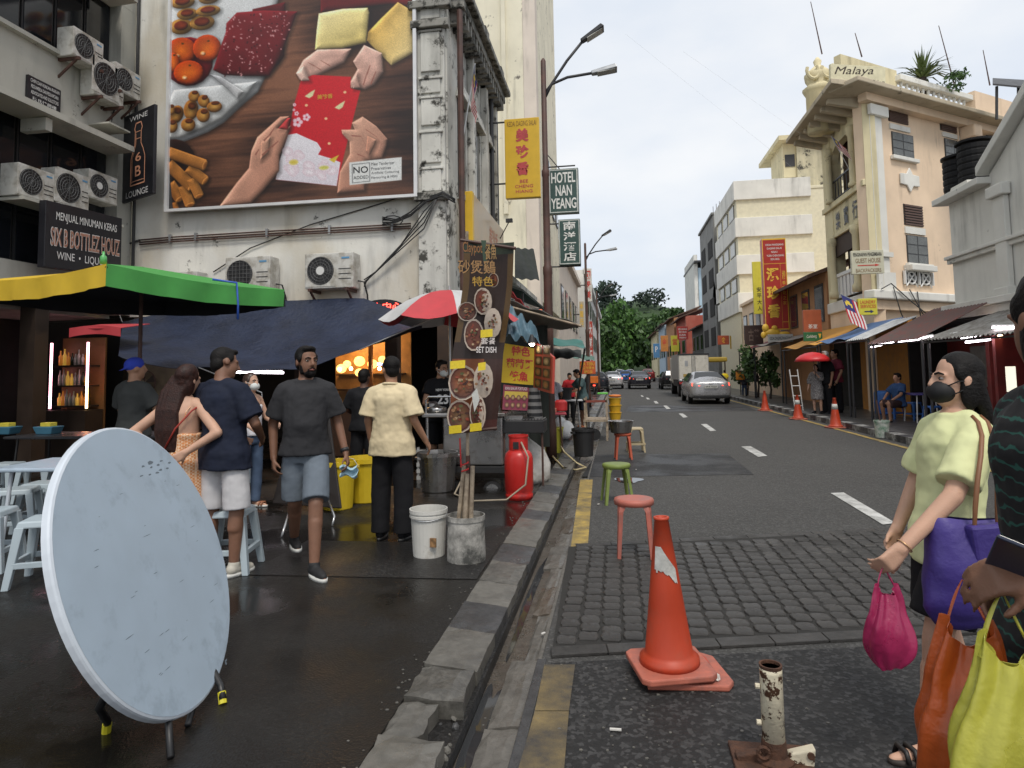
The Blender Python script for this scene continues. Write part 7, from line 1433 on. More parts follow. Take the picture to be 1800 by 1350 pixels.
for px, lab in ((85, 'blue plastic basket holding yellow packs, right one on the dark table'), (12, 'blue plastic basket holding yellow packs, left one on the dark table')):
 q = PY(px, 766, p0.y + .45); t = thing('tissue_basket', lab, 'basket', (q.x, q.y, PZL + .76)); z = PZL + .76
 MB().hexa([(q.x - .11, q.y - .08, z), (q.x + .11, q.y - .08, z), (q.x + .11, q.y + .08, z), (q.x - .11, q.y + .08, z)], [(q.x - .15, q.y - .1, z + .1), (q.x + .15, q.y - .1, z + .1), (q.x + .15, q.y + .1, z + .1), (q.x - .15, q.y + .1, z + .1)]).build('basket', mat('teal_blue_plastic', (.05, .16, .24), .5), t, bevel=.01); MB().box(q.x - .07, q.x + .08, q.y - .06, q.y + .05, z + .1, z + .15).build('pack', mat('yellow_pack', (.6, .5, .06), .5), t, bevel=.005)
# folded dark table, yellow tubs behind the walking man
fd = thing('folded_dark_table', 'dark folded table leaning upright behind the walking man', 'table', PZ(545, 915, PZL)); a_, c_ = PZ(478, 895, PZL), PZ(600, 905, PZL)
MB().hexa([a_ + Vector((0, 0, .06)), c_ + Vector((0, 0, .06)), c_ + Vector((0, .03, .06)), a_ + Vector((0, .03, .06))], [a_ + Vector((.1, .25, .95)), c_ + Vector((-.25, .25, 1.0)), c_ + Vector((-.25, .28, 1.0)), a_ + Vector((.1, .28, .95))]).build('table_top', mat('dark_brown_laminate', (.018, .013, .011), .5), fd, bevel=.02)
for px, py, q in ((495, 945, .3), (584, 925, .7)): g = PZ(px, py, PZL); MB().tube([a_.lerp(c_, q) + Vector((0, .1, .25)), g + Vector((0, .05, .08)), g], .012, 8).build('leg', CHROME, fd, smooth=True)
YTUB = mat('yellow_plastic_tub', (.60, .43, .02), .4, var=.08)
def tub(label, c, r, h, m, name='tub', lid=False, handles=True, group=None, cat='tub'):
 t = thing(name, label, cat, c, group); MB().lathe([(r * .82, 0), (r * .85, .01), (r * .98, h * .9), (r * 1.08, h * .905), (r * 1.08, h), (r, h), (r * .82, .03), (.01, .03)], c, 24).build('body', m, t, smooth=False)
 if handles:
  for a in (.6, 3.74): MB().cbox((c[0] + r * 1.08 * math.cos(a), c[1] + r * 1.08 * math.sin(a), c[2] + h * .86), (.05, .1, .035), a).build('handle', m, t, bevel=.005)
 return t
p = PZ(632, 886, PZL); tub('yellow plastic tub, larger one behind the cream shirted man', p + Vector((0, .2, 0)), .24, .50, YTUB); p = PZ(594, 893, PZL); tub('yellow plastic tub, smaller one half behind the walking man', p, .19, .52, YTUB)
p = PZ(770, 862, PZL); pot = tub('big dented stainless stock pot on the pavement by the cart', p, .24, .48, STEEL, 'stock_pot', cat='pot');
p = PZ(733, 850, PZL); t = thing('plastic_crate', 'pale slatted plastic crate standing behind the stock pot', 'crate', p)
for k in range(5): MB().box(p.x - .1, p.x + .12, p.y + .3, p.y + .33, PZL + k * .09, PZL + k * .09 + .05).build('slat', WHITE_P, t)
for x in (-.1, .1): MB().box(p.x + x, p.x + x + .03, p.y + .33, p.y + .36, PZL, PZL + .44).build('post', WHITE_P, t)
# two white buckets, one with poles
WBK = mat('white_bucket_plastic', (.60, .59, .55), .45, var=.06, dirt=(.3, .27, .22), damt=.25); WBD = mat('sooty_bucket_plastic', (.52, .50, .46), .6, var=.15, scale=6, dirt=(.06, .06, .055), damt=.95)
p = PZ(754, 976, PZL); t = thing('white_bucket', 'clean white plastic bucket standing left of the sooty one', 'bucket', p); MB().lathe([(.125, 0), (.128, .01), (.143, .31), (.153, .312), (.153, .33), (.147, .332), (.147, .345), (.155, .347), (.155, .375), (.146, .375), (.13, .04), (.01, .04)], p, 28).build('body', WBK, t); MB().tube([p + Vector((.15 * math.cos(a * .2), -.15 * math.sin(a * .2), .33 - .03 * math.sin(a * .2))) for a in range(16)], .004, 5).build('wire_handle', GALV, t)
MB().box(p.x + .05, p.x + .10, p.y - .143, p.y - .128, .20, .27).build('torn_label', mat('torn_label', (.22, .12, .05), .7, var=.6, scale=30), t)
p = PZ(820, 984, PZL); BP = p; t = thing('pole_bucket', 'sooty white bucket of set concrete holding bundled wooden poles', 'bucket', p); MB().lathe([(.135, .02), (.15, 0), (.152, .03), (.143, .31), (.15, .312), (.15, .35), (.142, .35), (.142, .315), (.01, .315)], p, 28).build('body', WBD, t)
MB().cyl(p + Vector((0, 0, .30)), p + Vector((0, 0, .322)), .14, n=20).build('concrete_fill', KERB, t)
POLEW = mat('weathered_pole_wood', (.36, .29, .21), .7, var=.3, scale=9, dirt=(.1, .07, .05))
for dx, dy, tx, ln in ((-.06, 0, -.01, .42), (-.025, .03, .0, .40), (.045, -.02, .06, .42), (.02, .02, .02, .50), (.0, -.04, .02, .36)): MB().tube([p + Vector((dx, dy, .31)), p + Vector((tx, dy * .3, .31 + ln))], .018, 8).build('stick', POLEW if dx != .02 else RUST, t)
MB().tube([p + Vector((.01, 0, .31)), p + Vector((.02, .02, 1.1)), p + Vector((.03, .03, 2.62))], .014, 8).build('pole', POLEW, t); MB().tube([p + Vector((.03 * math.cos(a), .03 * math.sin(a) - .01, .66 + .008 * a)) for a in range(14)], .006, 4).tube([p + Vector((-.03, -.02, .72)), p + Vector((-.035, -.03, .95))], .006, 4).build('red_cord', mat('red_cord', (.5, .03, .03), .7), t)
# hanging food banner
YB2 = BP.y - .02; bn = thing('food_banner', 'worn hanging vertical banner printed with bowls of food and yellow price tags', 'banner', (BP.x, YB2, 1.0))
def bnp(px, py, o_=0.0):
 q = PY(px, py, YB2); q.y = YB2 - o_ - .03 * math.sin((px - 790) * .06) - .02 * math.sin(py * .02); return q
BO = [(818, 425), (905, 437), (901, 500), (893, 560), (884, 620), (880, 690), (872, 752), (800, 760), (793, 720), (796, 620), (806, 560), (815, 500)]
def bedge(y):
 L = [(425, 818), (500, 815), (560, 806), (620, 796), (720, 793), (760, 800)]; Rr = [(425, 905), (500, 901), (560, 893), (620, 884), (690, 880), (760, 871)]
 f_ = lambda T: next((a[1] + (b_[1] - a[1]) * (y - a[0]) / (b_[0] - a[0]) for a, b_ in zip(T[:-1], T[1:]) if a[0] <= y <= b_[0]), T[-1][1]); return f_(L), f_(Rr)
b = MB(); NB = 34
for i in range(NB):
 y0, y1 = 427 + 330 * i / NB, 427 + 330 * (i + 1) / NB; l0, r0 = bedge(y0); l1, r1 = bedge(y1)
 for k in range(8):
  q = [bnp(l + (r - l) * kk / 8, y) for (l, r, y, kk) in ((l0, r0, y0, k), (l0, r0, y0, k + 1), (l1, r1, y1, k + 1), (l1, r1, y1, k))]
  c = rgb(52, 36, 30) if y0 < 622 else (rgb(140, 76, 38) if k < 5 else rgb(62, 38, 32)); c = rgb(50, 60, 44) if y0 < 440 else c; c = rgb(84, 44, 38) if y0 > 735 else c
  if 440 < y0 < 600 and (k == 0 or k == 7): c = rgb(96, 72, 40)
  b.add(q, [(0, 1, 2, 3)], c)
lay[0] = .012
def bpo(pts, c, c2=None): lay[0] += .0012; b.poly([bnp(x, y, lay[0]) for x, y in pts], rgb(*c), rgb(*c2) if c2 else None)
def bel(cx, cy, rx, ry, c, c2=None): bpo([(cx + rx * math.cos(k * .4488), cy + ry * math.sin(k * .4488)) for k in range(14)], c, c2)
rr = random.Random(4)
for cx, cy, rx, ry, c in ((822, 548, 17, 17, (80, 62, 50)), (850, 530, 15, 24, (150, 60, 40)), (868, 568, 15, 26, (190, 40, 36)), (838, 590, 16, 28, (130, 62, 48)), (823, 672, 25, 30, (176, 104, 60)), (858, 668, 16, 30, (170, 140, 100)), (822, 728, 22, 28, (140, 110, 74)), (852, 722, 13, 30, (150, 100, 60)), (878, 500, 9, 12, (180, 100, 60))):
 bel(cx, cy, rx, ry, (188, 172, 156)); bel(cx, cy, rx * .86, ry * .88, (90, 40, 32)); bel(cx, cy, rx * .78, ry * .8, c, (96, 54, 38))
 for k in range(26):
  a, q = rr.uniform(0, 6.28), rr.uniform(0, .68); bel(cx + rx * q * math.cos(a), cy + ry * q * math.sin(a), rx * rr.uniform(.06, .16), ry * rr.uniform(.05, .10), rr.choice([(150, 110, 76), (140, 64, 44), (84, 84, 46), (176, 150, 118), (70, 38, 30), (110, 70, 48)]))
for cx, cy, w_ in ((823, 642, 12), (861, 645, 6), (868, 590, 10), (820, 748, 10), (852, 745, 9)): bpo([(cx - w_, cy - 6), (cx + w_, cy - 8), (cx + w_, cy + 5), (cx - w_, cy + 7)], (222, 196, 40))
bpo([(846, 690), (854, 680), (858, 700), (850, 720)], (196, 196, 190)); bpo([(860, 436), (868, 436), (870, 480), (866, 500)], (64, 84, 66))
def btx(s_, x0, x1, y0, y1, c, bo=.01): lay[0] += .002; put_text(b, s_, bnp(x0, y1, lay[0]), bnp(x1, y1, lay[0]), bnp(x0, y0, lay[0]), bo, rgb(*c))
for tx, x0, x1, y0, y1, c in (('Claypot', 832, 862, 440, 462, (150, 104, 60)), ('餐魚', 866, 886, 442, 468, (176, 140, 90)), ('砂煲鷄', 824, 884, 470, 492, (170, 130, 84)), ('特色', 846, 880, 496, 512, (190, 150, 60)), ('套餐', 860, 884, 597, 608, (216, 206, 200)), ('SET DISH', 853, 886, 612, 622, (226, 218, 214))): btx(tx, x0, x1, y0, y1, (28, 16, 14), .06); btx(tx, x0, x1, y0, y1, c)
b.build('printed_cloth', PRINT, bn, smooth=False); q0, q1 = bnp(812, 424), bnp(908, 438); MB().tube([q0, q1], .014, 6).build('rod', RUST, bn); MB().tube([bnp(797, 760), bnp(873, 753)], .014, 6).build('rod', RUST, bn)
# ------------------------------------------------------------------ stall with the cart
ct = thing('steel_cart', 'stainless food cart with counter frame behind the hanging banner', 'food cart', PZ(800, 880, PZL)); z = PZL
a_, c_ = PY(748, 860, 8.35), PY(893, 860, 8.35)
bx(a_.x + .25, c_.x - .05, 8.3, 9.3, .38, 1.0).build('cabinet', STEEL, ct, bevel=.02); bx(a_.x, c_.x, 8.2, 9.4, 1.0, 1.05).build('counter', STEEL, ct, bevel=.01); bx(a_.x + .3, c_.x - .02, 8.22, 9.35, .30, .37).build('chassis', BLACKP, ct)
MB().hexa([(c_.x - .05, 8.4, .4), (c_.x + .12, 8.4, .42), (c_.x + .12, 9.3, .42), (c_.x - .05, 9.3, .4)], [(c_.x - .04, 8.4, 1.0), (c_.x + .2, 8.4, 1.0), (c_.x + .2, 9.3, 1.0), (c_.x - .04, 9.3, 1.0)]).build('side_panel', STEEL, ct)
q = PY(866, 862, 8.3)
w_ = MB().cyl((q.x, 8.27, q.z), (q.x, 8.34, q.z), .12, n=20).build('wheel', BLACKP, ct); MB().cyl((q.x, 8.255, q.z), (q.x, 8.268, q.z), .085, n=18).build('hub', CHROME, w_); MB().cyl((a_.x + .4, 8.27, q.z), (a_.x + .4, 8.34, q.z), .12, n=20).build('wheel', BLACKP, ct)
MB().tube([(a_.x + .03, 8.3, 1.05), (a_.x + .03, 8.3, 1.22), (a_.x + .06, 8.3, 1.26), (a_.x + .5, 8.3, 1.26), (a_.x + .52, 8.3, 1.2), (a_.x + .52, 8.3, 1.05)], .014, 8).build('rail', CHROME, ct); MB().tube([(a_.x + .06, 8.25, PZL), (a_.x + .06, 8.25, 1.0)], .02, 8).build('leg', CHROME, ct)
MB().lathe([(.12, 0), (.13, .02), (.13, .06), (.05, .08), (.02, .1)], (a_.x + .12, 8.5, 1.05), 16).build('pan', STEEL, ct, smooth=True)
GASR = mat('red_gas_bottle', (.50, .022, .018), .35, var=.1, dirt=(.2, .02, .02), damt=.3)
p = PZ(913, 876, PZL); t = thing('gas_cylinder', 'red gas cylinder with collar standing on the kerbside pavement', 'gas cylinder', p); MB().lathe([(.14, .05), (.15, .0), (.16, .0), (.16, .06), (.15, .07), (.165, .1), (.168, .4), (.165, .47), (.15, .52), (.11, .56), (.05, .58)], p, 28).build('body', GASR, t, smooth=True)
MB().lathe([(.108, .545), (.112, .55), (.112, .70), (.118, .71), (.118, .73), (.10, .73), (.10, .55)], p, 24).build('collar', GASR, t); MB().cyl(p + Vector((0, 0, .58)), p + Vector((0, 0, .68)), .03).build('valve', RUST, t); MB().box(p.x - .045, p.x + .02, p.y - .118, p.y - .112, PZL + .58, PZL + .66).build('opening', BLACKP, t)
tubes('gas_hose', 'pale gas hose looping from the red cylinder across the pavement to the cart', 'hose', [[p + Vector((.05, -.12, .66)), p + Vector((.14, -.2, .5)), p + Vector((.11, -.24, .2)), p + Vector((-.1, -.3, .04)), p + Vector((-.5, -.3, .02)), p + Vector((-.8, .1, .02)), p + Vector((-.75, .4, .2))]], .011, mat('beige_hose', (.32, .27, .2), .5), 7)
p = PZ(938, 848, PZL); t = thing('white_sack', 'white woven sack of charcoal slumped behind the gas cylinder', 'sack', p); b = MB(); rr = random.Random(5)
b.loft([((p.x + .04 * k * math.sin(k), p.y, PZL + z_), rx, ry) for k, (z_, rx, ry) in enumerate(((0, .17, .13), (.06, .19, .15), (.25, .165, .14), (.42, .135, .12), (.56, .11, .09), (.64, .085, .05), (.70, .10, .04)))], 18)
b.v = [q + Vector((rr.uniform(-.012, .012), rr.uniform(-.012, .012), rr.uniform(-.006, .006))) for q in b.v]; b.build('bag', mat('white_woven_plastic', (.52, .50, .47), .7, var=.12, scale=8, bump=.5, bscale=30, dirt=(.3, .27, .22)), t, smooth=True); MB().ell((p.x + .05, p.y, PZL + .75), (.03, .025, .07), 8, 6).build('knot', mat('straw_cord', (.45, .38, .25), .8), t)
# signboards of the stall
def board(name, label, pts, m, cat='sign', th=.03, group=None):
 """a board through four measured points: bl, br, tr, tl"""
 t = thing(name, label, cat, pts[0], group); f = Face(pts[0], pts[1], pts[3]); MB().prism([Vector(p) - f.n * th for p in pts], f.n * th).build('panel', m, t); return t, f
ZY = [PY(x, y, 8.9) for x, y in ((878, 672), (937, 677), (939, 612), (884, 603))]
t, f = board('stall_sign', 'yellow stall sign with red brushed characters under the grey awning', ZY, mat('stall_yellow', (.66, .45, .02), .5, var=.08))
for k, (s_, u0, u1) in enumerate((('特色', .28, .84), ('葡萄牙', .14, .95), ('燒魚', .28, .84))): b = MB(); f.text(b, s_, u0, u1, .70 - k * .315, .95 - k * .315, .006, .03); b.build('lettering', TXT_R, t)
RM = [Vector(p) for p in (PY(938, 683, 8.75), PY(970, 692, 7.9), PY(972, 628, 7.9), PY(940, 600, 8.75))]
t, f = board('menu_board', 'red framed slanted menu board of dish photos on the stall front', RM, mat('menu_red', (.40, .05, .03), .5)); b = MB()
for i in range(2):
 for j in range(4): b.add(f.rect(.08 + i * .44, .46 + i * .44, .05 + j * .23, .23 + j * .23, .006), [(0, 1, 2, 3)], rgb(60, 40, 30)); b.poly([f.p(.27 + i * .44 + .14 * math.cos(k * .6), .14 + j * .23 + .07 * math.sin(k * .6), .009) for k in range(10)], rgb(210, 180, 130) if j > 1 else rgb(190, 110, 50), rgb(110, 100, 60))
b.build('dish_photo', PRINT, t)
SM_ = [PY(x, y, 8.6) for x, y in ((883, 720), (929, 722), (930, 682), (885, 676))]
t, f = board('small_menu', 'small plum red menu panel with rows of dish circles under the yellow sign', SM_, mat('plum_menu', (.22, .04, .07), .5)); b = MB(); f.text(b, 'IKAN BAKAR PORTUGIS', .08, .92, .80, .92, .006, 0, rgb(230, 220, 220)); b.add(f.rect(.06, .94, .5, .74, .005), [(0, 1, 2, 3)], rgb(206, 180, 80))
for i in range(4):
 for j in range(2): b.poly([f.p(.17 + i * .22 + .085 * math.cos(k * .6), .2 + j * .3 + .11 * math.sin(k * .6), .008) for k in range(10)], rgb(200, 160, 120), rgb(90, 60, 50))
b.build('dish_photo', PRINT, t)
# awnings over the left pavement stalls
def cloth(name, label, pts, m, cat='awning', sag=.1, fold=.02, nu=16, nv=8, extra=None):
 """four-cornered cloth a, b, c, d with sag and folds"""
 a, b_, c, d = [Vector(p) for p in pts]; t = thing(name, label, cat, a)
 MB().grid(nu, nv, lambda u, v: a.lerp(b_, u).lerp(d.lerp(c, u), v) + Vector((0, 0, -sag * math.sin(math.pi * u) * math.sin(math.pi * v) + fold * math.sin(u * 17 + v * 5)))).build('cloth', m, t, smooth=True, solid=.006)
 if extra: MB().tube(extra[0], extra[1], 6).build('pole', extra[2], t)
 return t
GREYC, TEAL, BLKC = mat('grey_canvas', (.16, .165, .15), .7, var=.15, scale=2), mat('teal_canvas', (.02, .15, .13), .6, var=.15, scale=2), mat('black_green_canvas', (.012, .016, .013), .8, var=.2)
cloth('pavement_awning', 'grey canvas awning stretched to a point past the lamp post', (PY(895, 528, 9.8), PY(1022, 572, 9.2), PY(1016, 577, 11), PY(912, 580, 11)), GREYC, sag=.05, extra=([PY(1022, 573, 9.2), PY(900, 540, 9.8)], .018, POLEW))
cloth('pavement_awning', 'black green box awning high on the old shophouse front', (PX(905, 490, -2.35), PX(948, 492, -1.9), PX(938, 438, -2.3), PX(905, 436, -2.75)), BLKC, sag=.03); b = thing('pavement_awning', 'dark lean-to awning below the black green one', 'awning', (-2.4, 13, 3.2)); MB().hexa([(-2.85, 12.4, 3.55), (-1.75, 12.4, 3.1), (-1.75, 16.4, 3.1), (-2.85, 16.4, 3.55)], [(-2.85, 12.4, 3.6), (-1.75, 12.4, 3.15), (-1.75, 16.4, 3.15), (-2.85, 16.4, 3.6)]).build('sheet', BLKC, b); MB().tube([(-1.78, 12.6, PZL), (-1.78, 12.6, 3.1)], .02).build('post', DARKM, b)
cloth('pavement_awning', 'red canvas awning edge behind the hanging banner', (PY(898, 512, 10.4), PY(935, 548, 10.4), PY(938, 556, 11.6), PY(896, 520, 11.6)), CRED, sag=.03)
cloth('blue_plastic_sheet', 'crumpled blue grey plastic sheet bunched over the yellow sign', (PY(890, 592, 8.6), PY(950, 600, 8.6), PY(938, 572, 9.4), PY(893, 538, 9.4)), mat('blue_grey_plastic', (.08, .14, .18), .35, var=.3), cat='plastic sheet', fold=.05)
cloth('pavement_awning', 'teal canvas awning over the second pavement stall', (PY(905, 598, 12.6), PY(1030, 612, 12.2), PY(1022, 598, 16.5), PY(915, 592, 16.5)), TEAL, sag=.06, extra=([PY(1028, 612, 12.2), PZ(1030, 745, PZL).lerp(PY(1028, 612, 12.2), 0) + Vector((-.35, 0, 0))], .02, DARKM))
cloth('pavement_awning', 'dark arched awning beyond the teal one', (PY(955, 632, 14.8), PY(1022, 628, 14.4), PY(1022, 616, 19), PY(960, 612, 19)), BLKC, sag=-.1); cloth('pavement_awning', 'faded green awning far along the left pavement', (PY(1000, 628, 22), PY(1046, 634, 21.5), PY(1044, 627, 27), PY(1005, 620, 27)), mat('faded_green_canvas', (.08, .16, .13), .7), sag=.05)
# red and white parasol
ps = thing('parasol', 'round parasol with red and grey white panels beside the hanging banner', 'parasol', PY(790, 860, 8.6)); ap = PY(790, 510, 8.6); n_ = 8; rp_ = .95
for k in range(n_):
 a0, a1 = 2 * math.pi * k / n_ + .35, 2 * math.pi * (k + 1) / n_ + .35; e0 = ap + Vector((rp_ * math.cos(a0), rp_ * math.sin(a0), -.40)); e1 = ap + Vector((rp_ * math.cos(a1), rp_ * math.sin(a1), -.40))
 MB().grid(4, 5, lambda u, v: ap.lerp(e0.lerp(e1, u), v) + Vector((0, 0, .10 * math.sin(math.pi * v) - .06 * math.sin(math.pi * u) * v * v))).build('panel', CRED if k % 2 else mat('grey_white_canvas', (.50, .50, .50), .7, var=.1), ps, smooth=True, solid=.004); MB().cyl(e0, ap, .007, n=5).build('rib', GALV, ps)
MB().cyl((ap.x, ap.y, PZL), ap + Vector((0, 0, .06)), .016, n=8).build('pole', GALV, ps)
sp = thing('stall_lamp', 'glowing clip lamp at the corner of the yellow sign', 'lamp', PY(935, 604, 8.5)); q = PY(935, 604, 8.5); MB().ell(q, (.035, .035, .035), 8, 6).build('bulb', emit('lamp_white', (1, .85, .7), 25), sp); MB().lathe([(.03, .02), (.06, .0), (.03, .09), (.015, .12)], q, 12).build('shade', BLACKP, sp)
# second stall: white table, tubs, bags
WT = mat('white_table_top', (.6, .6, .62), .4, var=.05); p = at_feet(1000, 755); table('white folding table at the second pavement stall', (p.x - .1, p.y + .1, PZL), .9, .5, .74, R(5), WT, GALV); tub('black plastic tub on the white folding table', (p.x - .12, p.y + .1, PZL + .74), .22, .30, BLACKP)
p = PZ(962, 800, PZL); MBx = p; t = table('small red topped table holding trays by the stall legs', (p.x + .05, p.y + .3, PZL), .55, .45, .72, R(6), mat('pinkish_red_top', (.42, .06, .08), .5), RUST); MB().box(p.x - .1, p.x + .15, p.y + .2, p.y + .42, PZL + .72, PZL + .80).build('tray', mat('salmon_plastic', (.5, .2, .14), .5), None, bevel=.01, label='salmon pink plastic tray on the small red topped table', cat='tray')
p = PZ(972, 797, PZL); t = thing('plastic_bin', 'yellow green square plastic bin at the kerb by the red topped table', 'bin', p); MB().hexa([(p.x - .13, p.y, PZL), (p.x + .13, p.y, PZL), (p.x + .13, p.y + .26, PZL), (p.x - .13, p.y + .26, PZL)], [(p.x - .17, p.y - .03, PZL + .42), (p.x + .17, p.y - .03, PZL + .42), (p.x + .17, p.y + .3, PZL + .42), (p.x - .17, p.y + .3, PZL + .42)]).build('body', mat('yellow_green_plastic', (.42, .40, .04), .45), t, bevel=.01); MB().box(p.x - .18, p.x + .18, p.y - .04, p.y + .31, PZL + .42, PZL + .45).build('rim', mat('yellow_green_plastic', (.42, .40, .04), .45), t, bevel=.005)
p = PZ(1026, 802, PZL); tub('tall black plastic bin standing in the gutter edge of the kerb', p + Vector((0, .05, 0)), .19, .47, BLACKP, 'plastic_bin', cat='bin')
p = PZ(992, 772, PZL); t = thing('ice_bag', 'bulging white plastic bag resting on the pavement under the white table', 'bag', p); b = MB(); b.ell((p.x, p.y, PZL + .2), (.22, .2, .22), 14, 10).ell((p.x - .08, p.y, PZL + .38), (.12, .1, .12), 10, 8); b.v = [q + Vector(mnoise.noise_vector(q * 7)) * .03 for q in b.v]; b.build('bag', mat('white_film', (.66, .67, .68), .35, var=.05), t, smooth=True)
p = PZ(985, 820, .1); tubes('garden_hose', 'yellow cream hose looped over the kerb by the black bin', 'hose', [[PZ(962, 790, .12), PZ(975, 806, .14), PZ(990, 822, .12), PZ(1012, 826, .02), PZ(1030, 822, .02), PZ(1012, 812, .06), PZ(992, 795, .35), PZ(986, 785, .3)]], .014, mat('cream_hose', (.5, .42, .24), .5), 7)
sf_ = thing('steel_trestle', 'rusty steel stall legs beside the yellow green bin', 'trestle', PZ(953, 800, PZL))
for q_ in [[PZ(953, 800, PZL), PZ(953, 800, PZL) + Vector((0, 0, 1.05))], [PZ(968, 790, PZL), PZ(968, 790, PZL) + Vector((0, 0, .9))], [PZ(940, 780, PZL), PZ(940, 780, PZL) + Vector((0, 0, 1.05))], [PZ(953, 800, PZL) + Vector((-.6, .1, .8)), PZ(968, 790, PZL) + Vector((0, 0, .8))]]: MB().tube(q_, .02, 6).build('bar', RUST, sf_)
t, f = board_sign('stall_sign', 'orange red sign reading AIR TEBU on the far left pavement', (1019, 658), (1047, 658), (1019, 635), 17, .06, mat('orange_red_panel', (.55, .10, .03), .45));
for k, (s_, u0, u1) in enumerate((('AIR TEBU', .06, .94), ('純正甘蔗水', .06, .94), ('RM 2.50', .3, .8))): b = MB(); f.text(b, s_, u0, u1, .66 - k * .3, .9 - k * .3, .006, .01); b.build('lettering', TXT_G, t)
MB().cyl((f.p(.5, 0).x, 17.05, PZL), f.p(.5, 0) + Vector((0, .05, 0)), .02).build('post', DARKM, t)
t, f = board_sign('hotel_mark', 'small black hotel sign with red letters behind the red awning', (935, 552), (957, 552), (935, 542), 20, .05, SIGNB); b = MB(); f.text(b, 'HOTEL', .1, .9, .2, .8, .006, .01); b.build('lettering', emit('orange_red_letters', (.9, .2, .1), .8), t)
# cart of tubs by the kerb
hc_ = thing('wooden_cart', 'small wooden handcart loaded with tubs at the kerb', 'cart', PZ(1058, 775, 0)); p = PZ(1062, 775, 0)
MB().box(p.x - .45, p.x + .1, p.y, p.y + .8, .42, .47).build('deck', POLEW, hc_)
for dx in (-.43, .05):
 for dy in (.02, .74): MB().box(p.x + dx, p.x + dx + .04, p.y + dy, p.y + dy + .04, 0.0, .95).build('post', POLEW, hc_)
MB().box(p.x - .43, p.x + .08, p.y + .02, p.y + .05, .85, .90).build('rail', mat('red_brown_paint', (.25, .06, .04), .7), hc_); MB().cyl((p.x - .2, p.y - .02, .14), (p.x - .2, p.y + .03, .14), .13, n=16).build('wheel', BLACKP, hc_)
YC = mat('amber_plastic', (.58, .34, .02), .45); p = PZ(1082, 755, .02)
for k in range(3): MB().lathe([(.13, 0), (.165, .19), (.175, .19), (.175, .205), (.12, .205)], (p.x, p.y + .2, .25 + k * .19), 20).build('yellow_tub', YC, None, label=('lowest', 'middle', 'topmost')[k] + ' amber plastic tub of the stack by the handcart', cat='tub', group='stacked amber tubs')
MB().lathe([(.15, 0), (.17, .03), (.15, .05), (.05, .06)], (p.x, p.y + .22, .86), 18).build('basin', mat('orange_plastic', (.62, .17, .02), .45), None, label='orange basin lying on top of the amber tubs', cat='basin'); MB().box(p.x - .2, p.x + .2, p.y + .05, p.y + .38, 0.02, .25).build('crate', BLACKP, None, bevel=.02, label='dark crate under the amber tubs beside the handcart', cat='crate'); MB().box(p.x - .45, p.x - .18, p.y + .1, p.y + .5, .93, .97).build('tray', mat('bright_green_plastic', (.12, .5, .06), .45), None, bevel=.01, label='bright green tray on the handcart posts', cat='tray')
# stools on the road
def round_stool(label, p, m, h=.46, r=.16, spread=.06, rz=.4, group=None, square=False):
 t = thing('plastic_stool', label, 'stool', (0, 0, 0), group);
 if square: MB().hexa([(-r, -r, h - .04), (r, -r, h - .04), (r, r, h - .04), (-r, r, h - .04)], [(-r + .01, -r + .01, h), (r - .01, -r + .01, h), (r - .01, r - .01, h), (-r + .01, r - .01, h)]).build('seat', m, t, bevel=.012)
 else: MB().lathe([(r * .9, h - .055), (r, h - .05), (r * 1.02, h - .02), (r * .98, h - .004), (r * .8, h), (r * .3, h - .006), (.01, h - .007)], (0, 0, 0), 24).build('seat', m, t, smooth=True)
 for k in range(4):
  a = k * math.pi / 2 + .785; c, s_ = math.cos(a), math.sin(a); tv = Vector((-s_, c, 0)); rv = Vector((c, s_, 0)); b = MB(); R0, R1 = r * (1.2 if square else .95), r * (1.2 if square else .95) + spread
  L = [(R0 - .02, h - .03, .055), (R0 + .005, h * .8, .034), ((R0 + R1) / 2, h * .45, .028), (R1, 0, .024)]
  k0 = len(b.v)
  for (q, z, w) in L: b.v += [rv * q + tv * w + Vector((0, 0, z)), rv * (q - .012) + tv * w * .5 + Vector((0, 0, z)) , rv * (q - .012) - tv * w * .5 + Vector((0, 0, z)), rv * q - tv * w + Vector((0, 0, z)), rv * (q + .016) + Vector((0, 0, z))]
  for i in range(3):
   for j in range(5): b.f.append((i * 5 + j, i * 5 + (j + 1) % 5, i * 5 + 5 + (j + 1) % 5, i * 5 + 5 + j)); b.m.append(0)
  b.f += [(4, 3, 2, 1, 0), (15, 16, 17, 18, 19)]; b.m += [0, 0]; b.build('leg', m, t)
 if square:
  for k in range(4): M = Matrix.Rotation(k * math.pi / 2, 4, 'Z'); b = MB().box(-r - .01, r + .01, -r - .03, -r - .012, .14, .175); b.v = [M @ q for q in b.v]; b.build('stretcher', m, t)
 return place(t, p, rz)
p = PZ(1118, 985, .02); round_stool('faded red plastic stool standing on the far edge of the cobbles', (p.x, p.y + .17, .02), mat('faded_red_plastic', (.42, .12, .085), .5, var=.15, scale=8, dirt=(.25, .12, .1)), h=.47, r=.165, spread=.035, rz=.0)
p = PZ(1085, 886, 0); round_stool('olive green plastic stool on the road edge between the two red stools', (p.x, p.y + .1, 0), mat('olive_green_plastic', (.17, .22, .05), .5, var=.15), h=.46, r=.165, spread=.07, rz=.2)
p = PZ(1096, 808, 0); s_ = round_stool('orange red plastic stool carrying the steel basin', (p.x, p.y + .1, 0), mat('orange_red_plastic', (.48, .10, .05), .5, var=.12), h=.46, r=.15, spread=.05, rz=.1); MB().lathe([(.17, 0), (.18, .005), (.215, .19), (.23, .195), (.23, .205), (.21, .2), (.17, .02), (.01, .015)], (p.x - .03, p.y + .1, .462), 26).build('steel_basin', STEEL, None, label='steel basin sitting on the orange red stool', cat='basin')
